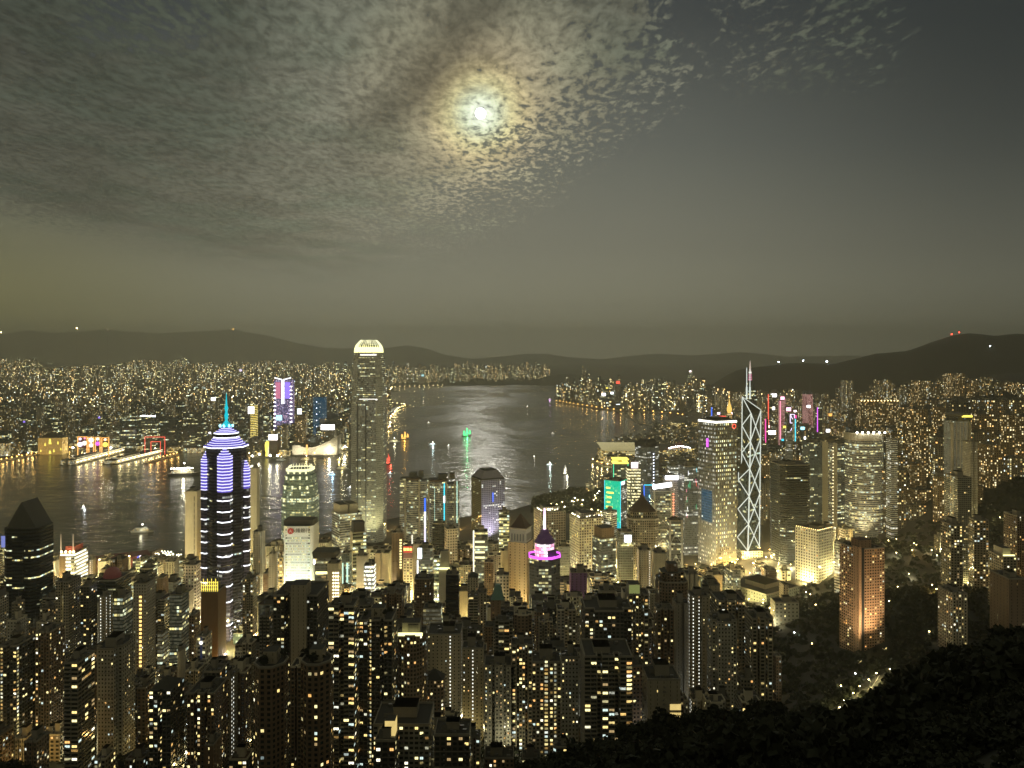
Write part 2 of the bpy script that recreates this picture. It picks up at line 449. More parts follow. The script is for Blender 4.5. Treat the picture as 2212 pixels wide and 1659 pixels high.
plain('roof_dark', (.045, .045, .038), .85)
plain('roof_grey', (.085, .085, .07), .85)
plain('roof_brown', (.09, .06, .04), .85)
plain('concrete', (.26, .24, .19), .8)
plain('cream_wall', (.56, .51, .38), .8, var=.12)
plain('white_wall', (.75, .76, .70), .6, var=.08)
plain('steel', (.22, .22, .21), .4, .6)
plain('dark_steel', (.05, .05, .05), .5, .4)
plain('tank_wall', (.16, .155, .13), .8)
plain('brown_net', (.20, .12, .055), .9, var=.3)
plain('red_paint', (.35, .06, .05), .6)
plain('asphalt', (.055, .053, .048), .85)
plain('bark', (.05, .038, .025), .9)
plain('hull_dark', (.03, .03, .035), .4)
plain('hull_white', (.7, .7, .68), .4)
plain('sail_red', (.45, .05, .03), .8)
plain('stone', (.33, .31, .25), .85)
plain('purple_paint', (.20, .09, .26), .6)
plain('tile_pale', (.60, .55, .44), .7, var=.15)
plain('copper_green', (.14, .26, .22), .6)
glow('window_amber', (1.0, .52, .16), 1.38)
glow('window_warm', (1.0, .74, .26), 1.69)
glow('window_cream', (1.0, .87, .38), 2.00)
glow('window_white', (1.0, .93, .68), 2.28)
glow('window_cool', (.78, .98, .90), 1.1)
glow('window_dim', (.9, .62, .28), .55)
glow('lamp_white', (1.0, .95, .82), 30.0)
glow('lamp_warm', (1.0, .74, .32), 26.0)
glow('lamp_orange', (1.0, .48, .10), 16.0)
glow('lamp_cool', (.80, .93, 1.0), 30.0)
glow('lamp_red', (1.0, .05, .03), 12.0)
glow('screen_white', (1.0, .98, .96), 5.0, True)
glow('screen_cool', (.85, .97, 1.0), 3.5, True)
glow('screen_pink', (1.0, .80, .82), 4.0, True)
glow('screen_dim', (1.0, .96, .85), 1.6, True)
glow('strip_white', (.93, .95, 1.0), 2.6)
glow('strip_lilac', (.70, .68, 1.0), 1.7)
glow('strip_warm', (1.0, .90, .62), 2.6)
glow('strip_cyan', (.05, .75, .95), 1.6)
glow('strip_blue', (.03, .14, 1.0), 1.8)
glow('strip_green', (.05, .9, .40), 1.3)
glow('strip_red', (1.0, .10, .06), 1.9)
glow('strip_orange', (1.0, .46, .10), 2.0)
glow('strip_magenta', (.85, .12, 1.0), 1.5)
glow('strip_yellow', (1.0, .82, .12), 1.9)
glow('strip_pink', (1.0, .28, .42), 1.8)
glow('brace_light', (.88, .95, .84), .85)
glow('crown_gold', (1.0, .96, .42), 2.0, True)
glow('crown_white', (1.0, .97, .56), 1.35)
glow('billboard_green', (.0, .50, .03), .95, False, .35)
glow('billboard_blue', (.1, .16, .9), 1.2)

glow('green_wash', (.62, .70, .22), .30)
glow('lamp_amber_window', (1.0, .60, .18), 2.2)
glow('window_lamp', (1.0, .86, .52), 5.0)
glow('window_blue_dark', (.05, .08, .2), .25)
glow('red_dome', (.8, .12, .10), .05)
glow('mast_lit', (1.0, .72, .42), .9)
glow('screen_blue_dim', (.25, .30, .75), .8)
glow('strip_mint', (.62, 1.0, .80), 1.1)
glow('sign_red', (.9, .05, .03), .75)
glow('strip_yellow_bright', (1.0, .85, .22), 3.2)
glow('red_panel', (.55, .12, .09), .28)
glow('strip_cream', (1.0, .95, .76), 1.3)
glow('lamp_garden', (1.0, .92, .62), 9.0)
glow('lamp_signal', (1.0, .22, .12), 4.0)
glow('strip_cyan_bright', (.35, .85, 1.0), 2.6)
glow('lamp_blue_white', (.75, .82, 1.0), 5.0)
glow('screen_blue_lit', (.62, .72, 1.0), 2.4)
glow('lamp_garland', (1.0, .74, .30), 5.0)
plain('steel_pale', (.34, .34, .31), .5, .2)
facade('home_orange_bare', (.42, .27, .165), p=0.000, mx=.44, cw=5.0)
glow('spire_teal', (.0, .66, .78), .95)
glow('spire_pink', (1.0, .72, 1.0), 2.6)
glow('spire_warm', (1.0, .80, .66), .7)
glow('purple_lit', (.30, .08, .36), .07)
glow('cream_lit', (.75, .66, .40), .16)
glow('rim_white', (1.0, .96, .80), 2.6)
glow('mast_white', (.86, .95, .86), .9)
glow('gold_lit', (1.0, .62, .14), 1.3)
plain('logo_red', (.55, .05, .04), .5)
plain('lilac_metal', (.34, .31, .36), .45, .3)
facade('bare_tan', (.50, .40, .25), p=.0, mx=.42, my=(.3, .7), cw=7.0, fh=4.0)
facade('bank_front', (.70, .72, .64), glass=(.05, .06, .045), p=.30, prow=.45, grp=4, mx=.04, my=(.3, .86), cw=2.0, fh=4.2, pal=OFFC, hi=1.7, lo=.5)
facade('curtain_mint', (.18, .26, .20), glass=(.05, .085, .065), p=.20, prow=.16, grp=3, mx=.06, my=(.25, .85), cw=2.6, fh=4.2, pal=OFFC, hi=1.9, lo=.3, pier=.25, glowc=(.012, .022, .012), dim=0.09)
facade('brace_glass', (.03, .045, .045), glass=(.025, .036, .036), p=.06, prow=.03, grp=2, dim=.022, mx=.02, my=(.1, .8), pal=OFFC, hi=1.2, grough=.05)
facade('brace_glass_pale', (.04, .06, .065), glass=(.04, .06, .07), p=.06, grp=2, dim=.03, mx=.02, my=(.1, .8), pal=OFFC, hi=1.2, grough=.05)
facade('crown_screen', (.3, .1, .2), p=2.5, mx=.02, my=(.05, .95), cw=3.0, fh=4.0, pal=[(0, (1, .10, .25)), (.45, (1, .5, .75)), (.7, (1, .9, .97)), (1, (1, 1, 1))], hi=3.6, lo=1.4)
facade('led_gold', (.3, .2, .05), p=1.0, mx=.02, my=(.2, .8), cw=6.0, fh=8.0, pal=GOLD, hi=1.6, lo=.7)
glow('screen_rose', (.85, .25, .42), .9)
glow('screen_violet', (.32, .20, 1.0), 1.4)
glow('screen_lilac', (.86, .74, 1.0), 2.4)
glow('screen_hotpink', (1.0, .42, .62), 4.0, True)
glow('screen_redwhite', (1.0, .45, .40), 4.0, True)
glow('screen_grey', (.6, .6, .6), .35)
glow('strip_hotpink', (1.0, .06, .38), 1.8)
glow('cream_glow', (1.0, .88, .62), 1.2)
glow('board_dark', (.35, .06, .03), .22)
plain('dome_slate', (.09, .10, .12), .6)
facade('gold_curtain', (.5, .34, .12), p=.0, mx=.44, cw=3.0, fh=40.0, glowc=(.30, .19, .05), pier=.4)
glow('room_glow', (1.0, .74, .26), .75, False, .3)  # lamplight on the room walls painted in as emission
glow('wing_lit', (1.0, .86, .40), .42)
glow('boat_green', (.05, 1.0, .25), 2.6)
glow('boat_orange', (1.0, .50, .10), 2.4)
glow('boat_red', (1.0, .10, .06), 2.2)
glow('boat_white', (.85, 1.0, 1.0), 2.6)
glow('boat_cream', (1.0, .93, .74), 2.6)
glow('boat_blue', (.35, .70, 1.0), 2.6)
glow('boat_yellow', (1.0, .80, .25), 2.6)
glow('boat_violet', (.80, .40, 1.0), 2.6)
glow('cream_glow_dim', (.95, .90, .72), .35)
glow('moon_disc', (1.0, 1.0, .95), 14.0)
plain('roof_red_tile', (.34, .13, .10), .7)
plain('roof_red', (.16, .035, .035), .7)


def mat_slot(m):
    return MATS[m] if isinstance(m, str) else m


# ------------------------------------------------------------------ mesh builder
class MB:
    def __init__(s):
        s.v, s.f, s.mi, s.uv, s.mats, s.ix = [], [], [], [], [], {}

    def slot(s, name):
        if name not in s.ix:
            s.ix[name] = len(s.mats)
            s.mats.append(mat_slot(name))
        return s.ix[name]

    def face(s, pts, mat, uvs=None):
        b = len(s.v)
        s.v.extend(pts)
        s.f.append(tuple(range(b, b + len(pts))))
        s.mi.append(s.slot(mat))
        s.uv.extend(uvs if uvs else [(0.0, 0.0)] * len(pts))

    def prism(s, poly, z0, z1, side, top='roof_dark', bottom=None, sides=None, taper=1.0, seed=0, shift=(0, 0)):
        """poly counter-clockwise; every edge is cut into whole window cells."""
        n = len(poly)
        cx = sum(p[0] for p in poly) / n
        cy_ = sum(p[1] for p in poly) / n
        up = [(cx + (x - cx) * taper + shift[0], cy_ + (y - cy_) * taper + shift[1]) for x, y in poly]
        k = seed
        for i in range(n):
            a, b = poly[i], poly[(i + 1) % n]
            c, d = up[(i + 1) % n], up[i]
            st = (sides or {}).get(i, side)
            L = math.hypot(b[0] - a[0], b[1] - a[1])
            if L < 1e-4:
                continue
            if st in STYLES:
                _, cw, fh = STYLES[st]
                nu, nv = max(1, round(L / cw)), max(1, round((z1 - z0) / fh))
            else:
                nu, nv = 1, 1
            s.face([(a[0], a[1], z0), (b[0], b[1], z0), (c[0], c[1], z1), (d[0], d[1], z1)], st,
                   [(k, 0), (k + nu, 0), (k + nu, nv), (k, nv)])
            k += nu + 3
        if top:
            s.face([(x, y, z1) for x, y in up], top)
        if bottom:
            s.face([(x, y, z0) for x, y in reversed(poly)], bottom)

    def box(s, x0, x1, y0, y1, z0, z1, mat, top=None, bottom=True):
        s.prism([(x0, y0), (x1, y0), (x1, y1), (x0, y1)], z0, z1, mat, top or (mat if mat not in STYLES else 'roof_dark'),
                (mat if mat not in STYLES else None) if bottom else None)

    def ring(s, poly, inset, z0, z1, mat):
        n = len(poly)
        cx = sum(p[0] for p in poly) / n
        cy_ = sum(p[1] for p in poly) / n
        inn = []
        for x, y in poly:
            r = math.hypot(x - cx, y - cy_) or 1
            t = max(.3, 1 - inset * 1.3 / r)
            inn.append((cx + (x - cx) * t, cy_ + (y - cy_) * t))
        for i in range(n):
            j = (i + 1) % n
            a, b, c, d = poly[i], poly[j], inn[j], inn[i]
            s.face([(*a, z0), (*b, z0), (*b, z1), (*a, z1)], mat)
            s.face([(*a, z1), (*b, z1), (*c, z1), (*d, z1)], mat)
            s.face([(*d, z1), (*c, z1), (*c, z0), (*d, z0)], mat)

    def tube(s, a, b, r, mat, n=6, r2=None):
        a, b = Vector(a), Vector(b)
        d = (b - a)
        if d.length < 1e-6:
            return
        d.normalize()
        ref = Vector((0, 0, 1)) if abs(d.z) < .9 else Vector((1, 0, 0))
        u = d.cross(ref).normalized()
        w = d.cross(u)
        r2 = r if r2 is None else r2
        A = [a + (u * math.cos(t) + w * math.sin(t)) * r for t in [2 * math.pi * i / n for i in range(n)]]
        B = [b + (u * math.cos(t) + w * math.sin(t)) * r2 for t in [2 * math.pi * i / n for i in range(n)]]
        for i in range(n):
            j = (i + 1) % n
            s.face([tuple(A[j]), tuple(A[i]), tuple(B[i]), tuple(B[j])], mat)
        s.face([tuple(p) for p in A], mat)
        s.face([tuple(p) for p in reversed(B)], mat)

    def lathe(s, prof, mat, n=16, cx=0., cy=0., a0=0.0):
        for (r0, z0), (r1, z1) in zip(prof, prof[1:]):
            for i in range(n):
                t0, t1 = a0 + 2 * math.pi * i / n, a0 + 2 * math.pi * (i + 1) / n
                p = [(cx + r0 * math.cos(t0), cy + r0 * math.sin(t0), z0), (cx + r0 * math.cos(t1), cy + r0 * math.sin(t1), z0),
                     (cx + r1 * math.cos(t1), cy + r1 * math.sin(t1), z1), (cx + r1 * math.cos(t0), cy + r1 * math.sin(t0), z1)]
                if r1 < 1e-4:
                    p = p[:3]
                elif r0 < 1e-4:
                    p = [p[0], p[2], p[3]]
                s.face(p, mat)

    def ball(s, c, r, mat, n=8, m=5, sz=1.0):
        prof = [(r * math.cos(-math.pi / 2 + math.pi * k / m), c[2] + sz * r * math.sin(-math.pi / 2 + math.pi * k / m)) for k in range(m + 1)]
        prof[0] = (0.0, prof[0][1])
        prof[-1] = (0.0, prof[-1][1])
        s.lathe(prof, mat, n, c[0], c[1])

    def mesh(s, name):
        me = bpy.data.meshes.new(name)
        me.from_pydata(s.v, [], s.f)
        me.polygons.foreach_set('material_index', s.mi)
        lay = me.uv_layers.new(name='cells')
        lay.data.foreach_set('uv', [c for q in s.uv for c in q])
        for m in s.mats:
            me.materials.append(m)
        me.update()
        return me

    def build(s, name, parent=None, loc=None):
        o = bpy.data.objects.new(name, s.mesh(name))
        col.objects.link(o)
        if parent:
            o.parent = parent
        if loc:
            o.location = loc
        return o


def np_object(name, V, Fq, mats, mi=None):
    """Big mesh from arrays (V n x 3, Fq m x k)."""
    me = bpy.data.meshes.new(name)
    k = Fq.shape[1]
    me.vertices.add(len(V))
    me.vertices.foreach_set('co', V.astype(np.float32).ravel())
    me.loops.add(Fq.size)
    me.loops.foreach_set('vertex_index', Fq.astype(np.int32).ravel())
    me.polygons.add(len(Fq))
    me.polygons.foreach_set('loop_start', (np.arange(len(Fq)) * k).astype(np.int32))
    for m in mats:
        me.materials.append(mat_slot(m))
    if mi is not None:
        me.polygons.foreach_set('material_index', mi.astype(np.int32))
    me.update(calc_edges=True)
    o = bpy.data.objects.new(name, me)
    col.objects.link(o)
    return o


def tag(o, label=None, cat=None, group=None, kind=None):
    if label:
        o['label'] = label
    if cat:
        o['category'] = cat
    if group:
        o['group'] = group
    if kind:
        o['kind'] = kind
    return o


def thing(name, label, cat, loc, rz=0.0, group=None):
    o = bpy.data.objects.new(name, None)
    col.objects.link(o)
    o.empty_display_size = 5
    o.location = loc
    o.rotation_euler = (0, 0, rz)
    return tag(o, label, cat, group)


def copy_tree(o, parent=None):
    c = o.copy()
    col.objects.link(c)
    c.parent = parent
    for ch in list(o.children):
        copy_tree(ch, c)
    return c


def lettering(txt, size, mat, parent, loc, rot=(R(90), 0, 0), name='lettering', depth=.15):
    cu = bpy.data.curves.new(name, 'FONT')
    cu.body = txt
    cu.size = size
    cu.extrude = depth
    cu.align_x = 'CENTER'
    cu.align_y = 'CENTER'
    tmp = bpy.data.objects.new('temporary', cu)
    col.objects.link(tmp)
    dg = bpy.context.evaluated_depsgraph_get()
    me = bpy.data.meshes.new_from_object(tmp.evaluated_get(dg))
    bpy.data.objects.remove(tmp)
    bpy.data.curves.remove(cu)
    me.name = name
    me.materials.clear()
    me.materials.append(mat_slot(mat))
    o = bpy.data.objects.new(name, me)
    col.objects.link(o)
    o.parent = parent
    o.location = loc
    o.rotation_euler = rot
    return o


# ------------------------------------------------------------------ terrain
def lerp_pts(pts, x):
    if x <= pts[0][0]:
        return pts[0][1]
    for (a, b), (c, d) in zip(pts, pts[1:]):
        if x <= c:
            return b + (d - b) * (x - a) / (c - a)
    return pts[-1][1]


def sstep(x, a, b):
    t = min(1.0, max(0.0, (x - a) / (b - a)))
    return t * t * (3 - 2 * t)


RIDGE = [(-400, 1560), (-120, 1585), (0, 1604), (50, 1612), (95, 1640), (150, 1730), (300, 1850), (700, 1830), (980, 1720), (1080, 1662), (1200, 1596),
         (1400, 1538), (1640, 1496), (1800, 1490), (1880, 1470), (1960, 1425), (2040, 1375), (2212, 1316), (2500, 1240)]
SLOPE = [(380, 140), (440, 118), (500, 98), (560, 84), (600, 75), (700, 53), (800, 33), (950, 22), (1150, 6), (1300, 3.4), (1500, 2.0)]


def hill_crest(px):
    Yc = 250 + 60 * math.sin(px * .0021 + .5)
    m = (lerp_pts(RIDGE, px) - HZ) / FOC
    return Yc, m


def ground_z(X, Y):
    """Height of the island's ground."""
    Yq = max(Y, 1.0)
    px = CX + X / Yq * FOC
    z = lerp_pts(SLOPE, Y)
    if X > 0:
        z += 70 * sstep(X, 220, 520) * (1 - sstep(Y, 950, 1250)) * (1 - sstep(Y, 560, 640) * 0)
        z += 58 * math.exp(-((X - 640) / 150) ** 2 - ((Y - 1330) / 150) ** 2)
        z += 150 * sstep(X, 720, 1010) * sstep(Y, 800, 1050) * (1 - sstep(Y, 1750, 2300))
        s = X / Yq
        z += 270 * sstep(s, .37, .66) * sstep(Y, 1700, 3000)
        # mountains behind the eastern city
        crest = lerp_pts([(1490, 812), (1560, 806), (1640, 792), (1700, 785), (1760, 783), (1800, 786), (1860, 772), (1890, 763),
                          (1960, 758), (2010, 740), (2060, 727), (2090, 724), (2150, 730), (2200, 722), (2300, 722), (2500, 700)], px)
        zc = wz(crest, 5600) - 2 + 9 * noise.noise((X * .004, Y * .004, 1))
        hgt = sstep(px, 1440, 1600) * zc
        prof = math.exp(-((Y - 5600) / 900) ** 2)
        z = max(z, 3 + hgt * prof * (1 + .12 * noise.noise((X * .0016, Y * .0016, 5))) if px > 1440 and Y > 3600 else z)
        # shoulder of the near hillside on the far right
        if px > 2060 and 2300 < Y < 4200:
            z = max(z, sstep(px, 2060, 2260) * 330 * math.exp(-((Y - 3300) / 500) ** 2))
    if Y < 620:
        Yc, m = hill_crest(px)
        n = 5 * noise.noise((X * .02, Y * .02, 3))
        if Y <= Yc:
            t = Y / Yc
            h = CAMZ - m * Y - 5.0 * t - 4.0 - 10 * math.sin(math.pi * t) * m + n * t * .8
            h = min(h, 387)
        else:
            h = CAMZ - m * Yc - 9.0 - (Y - Yc) * .80 + n
        z = max(z, h) if Y < 560 else z
    return z


def grid_object(name, pxs, Ys, fz, mats, smooth=True):
    V = np.array([(wx(px, Y), Y, fz(wx(px, Y), Y)) for Y in Ys for px in pxs])
    nx, ny = len(pxs), len(Ys)
    i = np.arange((nx - 1) * (ny - 1))
    r, c = i // (nx - 1), i % (nx - 1)
    a = r * nx + c
    Fq = np.stack([a, a + 1, a + nx + 1, a + nx], 1)
    o = np_object(name, V, Fq, mats)
    if smooth:
        o.data.shade_smooth()
    return o


# earth under trees and streets: dark scrub on the slopes, paving on the flat
m, g, bs = principled('ground_mix')
tc = g.new('ShaderNodeTexCoord').outputs['Object']
n1 = g.noise(tc, .03, 6, .7)
n2 = g.noise(tc, .3, 4, .6)
scrub = g.mix(n2, (.006, .008, .004), (.016, .019, .009))
pave = g.mix(n1, (.045, .043, .037), (.095, .088, .072))
g.put(bs.inputs['Base Color'], g.mix(g.ss(g.m('ADD', g.sep(tc)[2], g.m('MULTIPLY', n1, 22.0)), 55.0, 90.0), pave, scrub))
bs.inputs['Roughness'].default_value = .9
MATS['ground_mix'] = m
m, g, bs = principled('hill_scrub')
tc = g.new('ShaderNodeTexCoord').outputs['Object']
n1 = g.noise(tc, .012, 7, .7)
g.put(bs.inputs['Base Color'], g.mix(n1, (.045, .050, .028), (.110, .108, .066)))
bs.inputs['Roughness'].default_value = .95
MATS['hill_scrub'] = m

ys = [2, 8, 16] + [24 + 8 * i for i in range(62)] + [520 * 1.022 ** i for i in range(1, 118)]


def ground_sheet(X, Y):
    z = ground_z(X, Y)
    return z if (Y < 1330 or z > 3.6) else -3.0


tag(grid_object('ground', list(np.linspace(-420, 2600, 240)), ys, ground_sheet, ['ground_mix']), kind='structure')


def slab_land(name, pts, z, mat):
    b = MB()
    b.prism(pts, -4.0, z, 'stone', mat)
    o = b.build(name)
    return tag(o, kind='structure')


COAST_ISLAND = [(-420, 1235), (60, 1225), (200, 1218), (330, 1204), (400, 1200), (430, 1200), (560, 1186), (600, 1166), (690, 1158), (760, 1140),
                (870, 1118), (1000, 1120), (1110, 1103), (1140, 1094), (1240, 1072), (1330, 1040), (1362, 1016), (1296, 1009), (1277, 998), (1290, 983), (1302, 962),
                (1380, 953), (1400, 950), (1412, 938), (1400, 926), (1420, 922), (1480, 930), (1560, 938), (1560, 922), (1500, 904), (1460, 893), (1400, 888), (1335, 887), (1290, 880), (1240, 873),
                (1205, 866), (1196, 860), (1200, 854), (1230, 848), (1262, 838), (1290, 830), (1285, 827)]
pts = [gpt(*p) for p in COAST_ISLAND] + [(3400, 15000), (13800, 15000), (13800, 300), (-1500, 300)]
slab_land('island_land', list(reversed(pts))[::-1], 3.0, 'ground_mix')
COAST_KOWLOON = [(-420, 1004), (-60, 996), (40, 990), (90, 978), (140, 974), (232, 970), (330, 977), (380, 974), (440, 979), (545, 988), (610, 990),
                 (640, 985), (700, 990), (742, 976), (780, 968), (838, 938), (842, 905), (860, 884), (876, 880), (872, 876), (852, 874), (838, 856), (850, 838), (960, 834), (1090, 833), (1096, 829), (1180, 827), (1250, 825)]
pts = [gpt(*p) for p in COAST_KOWLOON] + [(4000, 31500), (-29500, 31500), (-13900, 2600)]
slab_land('mainland', pts, 3.0, 'ground_mix')


def mainland_z(X, Y):
    px = CX + X / Y * FOC
    z = 1.0 + 150 * sstep(Y, 5200 if px < 836 else 9950, 11500 if px < 836 else 13000) * (0.65 + .35 * sstep(px, 900, 200))
    crest = lerp_pts([(-420, 716), (0, 722), (60, 714), (130, 720), (240, 712), (330, 720), (420, 716), (500, 712), (560, 722), (640, 740), (700, 752), (780, 752),
                      (840, 752), (880, 745), (920, 752), (960, 766), (1020, 775), (1080, 770), (1130, 765), (1180, 764), (1230, 772),
                      (1300, 776), (1350, 770), (1420, 764), (1500, 768), (1600, 760), (1700, 770), (2600, 760)], px)
    zc = wz(crest, 27000)
    k = math.exp(-((Y - 27000) / 3400) ** 2)
    z = max(z, zc * k * (1 + .05 * noise.noise((X * .001, Y * .001, 2))) + 6 * noise.noise((X * .006, Y * .006, 0)))
    # small wooded hills among the houses
    for hx, hyp, hh, wd in ((735, 806, 70, 330), (500, 800, 60, 300), (120, 812, 50, 300), (1222, 815, 120, 420), (1030, 790, 60, 400)):
        hY = 8200 if hx < 1000 else 10300
        z += hh * math.exp(-((X - wx(hx, hY)) / wd) ** 2 - ((Y - hY) / 350) ** 2)
    return z


ys2 = [4600 * 1.021 ** i for i in range(92)]
tag(grid_object('hills', list(np.linspace(-420, 1262, 190)), ys2, lambda X, Y: (mainland_z(X, Y) + 1.5) if mainland_z(X, Y) > 4.5 else -3.0, ['hill_scrub']), kind='structure')
tag(grid_object('hills', list(np.linspace(1255, 2600, 120)), [10900 * 1.024 ** i for i in range(43)], lambda X, Y: mainland_z(X, Y) if mainland_z(X, Y) > 4.5 else -3.0, ['hill_scrub']), kind='structure')

# ------------------------------------------------------------------ water
m, g, bs = principled('harbour_water')
tc = g.new('ShaderNodeTexCoord').outputs['Object']
chop = g.noise(tc, .10, 4, .62)
swell = g.noise(g.vm('MULTIPLY', tc, (.012, .022, 1.0)), 1.0, 4, .6, .6)
gust = g.noise(g.vm('MULTIPLY', tc, (.0018, .0011, 1.0)), 1.0, 3, .6, 1.2)
h = g.m('MULTIPLY_ADD', swell, 3.2, g.m('MULTIPLY', chop, .62))
for (qx, qy), lam in (((1150, 985), 17.0),):       # ferry wakes fanning out
    ox, oy = gpt(qx, qy)
    d = g.vm('SUBTRACT', tc, (ox, oy, 0))
    rr = g.vm('LENGTH', d)
    wv = g.m('SINE', g.m('MULTIPLY', g.m('ADD', rr, g.m('MULTIPLY', swell, 20.0)), 2 * math.pi / lam))
    ax, ay, _ = g.sep(d)
    fan = g.m('MULTIPLY', g.ss(rr, 40.0, 160.0), g.ss(rr, 780.0, 420.0))
    fan = g.m('MULTIPLY', fan, g.ss(ay, 0.0, -120.0) if qx == 1150 else g.ss(ax, 0.0, -140.0))
    h = g.m('MULTIPLY_ADD', g.m('MULTIPLY', wv, fan), .14, h)
bp = g.new('ShaderNodeBump')
bp.inputs['Strength'].default_value = 1.0
bp.inputs['Distance'].default_value = 1.0
g.put(bp.inputs['Height'], h)
g.t.links.new(bp.outputs[0], bs.inputs['Normal'])
bs.inputs['Base Color'].default_value = (.006, .010, .010, 1)
g.put(bs.inputs['Roughness'], g.ss(gust, .35, .65, .10, .24))
bs.inputs['IOR'].default_value = 1.33
bs.inputs['Specular IOR Level'].default_value = .40
MATS['harbour_water'] = m
b = MB()
b.face([(-14000, 500, 0), (14000, 500, 0), (29800, 31800, 0), (-29800, 31800, 0)], 'harbour_water')
tag(b.build('water'), kind='structure')


# ------------------------------------------------------------------ towers
facade('bare_slate', (.13, .15, .145), p=.02, mx=.1, my=(.2, .8), cw=3.0, fh=4.0, glass=(.04, .05, .05), pal=WHITE, hi=1.0)
facade('bare_purple', (.20, .10, .24), p=.03, mx=.4, cw=5.0)
facade('grid_stone', (.22, .19, .14), p=.05, mx=.22, my=(.2, .8), cw=3.6, fh=4.0, pal=OFFC, hi=1.6)
facade('hall_green', (.20, .21, .15), p=.04, mx=.34, my=(.3, .7), cw=5.0, fh=5.0, pal=OFFC, hi=1.6)
facade('hall_pale', (.42, .41, .33), p=.05, mx=.34, my=(.3, .7), cw=5.0, fh=5.0, pal=OFFC, hi=1.6)
facade('ribbon_yellow', (.25, .23, .16), p=.86, mx=.0, my=(.34, .82), cw=6.0, fh=6.5, pal=[(0, (1, .86, .4)), (1, (1, .95, .62))], hi=2.4, lo=1.0)

def fpoly(kind, w, d):
    a, b = w / 2, d / 2
    if kind == 'rect':
        return [(-a, -b), (a, -b), (a, b), (-a, b)]
    if kind == 'cham':
        c = min(w, d) * .16
        return [(-a + c, -b), (a - c, -b), (a, -b + c), (a, b - c), (a - c, b), (-a + c, b), (-a, b - c), (-a, -b + c)]
    if kind == 'cross':                       # four wings round a core
        p, q = w * .19, d * .19
        return [(-a + p, -b), (a - p, -b), (a - p, -b + q), (a, -b + q), (a, b - q), (a - p, b - q), (a - p, b), (-a + p, b),
                (-a + p, b - q), (-a, b - q), (-a, -b + q), (-a + p, -b + q)]
    if kind == 'slot':                        # light well in the middle of the front
        s, e = w * .10, d * .28
        return [(-a, -b), (-s, -b), (-s, -b + e), (s, -b + e), (s, -b), (a, -b), (a, b), (s, b), (s, b - e), (-s, b - e), (-s, b), (-a, b)]
    if kind == 'two':                         # two wells, three bays
        s, e, k = w * .055, d * .22, w * .19
        return [(-a, -b), (-k - s, -b), (-k - s, -b + e), (-k + s, -b + e), (-k + s, -b), (k - s, -b), (k - s, -b + e), (k + s, -b + e),
                (k + s, -b), (a, -b), (a, b), (-a, b)]
    if kind == 'oct':
        return [(a * math.cos(t), b * math.sin(t)) for t in [math.pi * (2 * i - 3 - 2) / 8 - math.pi / 8 + math.pi / 8 for i in range(8)]]
    if kind == 'hex':
        return [(a * math.cos(t), b * math.sin(t)) for t in [math.pi * (i / 3 - .5) for i in range(6)]]
    if kind == 'round':
        return [(a * math.cos(t), b * math.sin(t)) for t in [2 * math.pi * i / 28 - math.pi / 2 for i in range(28)]]
    if kind == 'bow':                         # flat back, bowed front
        return [(-a * math.cos(math.pi * i / 14), b * .2 - (b * 1.2) * math.sin(math.pi * i / 14)) for i in range(15)] + [(a, b), (-a, b)]
    if kind == 'wave':
        return [(-a + w * i / 12, -b + d * .10 * math.sin(i * math.pi / 1.5)) for i in range(13)] + [(a, b), (-a, b)]
    raise ValueError(kind)


EXPL = []          # (x0, x1, yvis, Y): rectangles of the picture that nearer fill-in must leave free
FOOT = []          # footprints already taken (X, Y, radius)
WINMESH = {}
WINKINDS = ['window_amber', 'window_warm', 'window_warm', 'window_cream', 'window_cream', 'window_cream', 'window_white', 'window_cool', 'window_dim', 'window_dim', 'window_warm']


def window_mesh(style, matn):
    key = (style, matn)
    if key not in WINMESH:
        _, cw, fh = STYLES[style]
        mx, my = STYLEW[style]
        w, h = max(.7, (1 - 2 * mx) * cw), max(.7, (my[1] - my[0]) * fh)
        w = min(w, cw * .9)
        b = MB()
        b.box(-w / 2, w / 2, -.10, .10, -h / 2, h / 2, matn)
        t = .10
        for x in (-w / 2, 0, w / 2):
            b.box(x - t / 2, x + t / 2, -.16, .08, -h / 2 - t, h / 2 + t, 'dark_steel')
        for z in (-h / 2 - t / 2, h / 2 + t / 2):
            b.box(-w / 2 - t, w / 2 + t, -.20, .08, z - t / 2, z + t / 2, 'dark_steel')
        WINMESH[key] = b.mesh('window')
    return WINMESH[key]


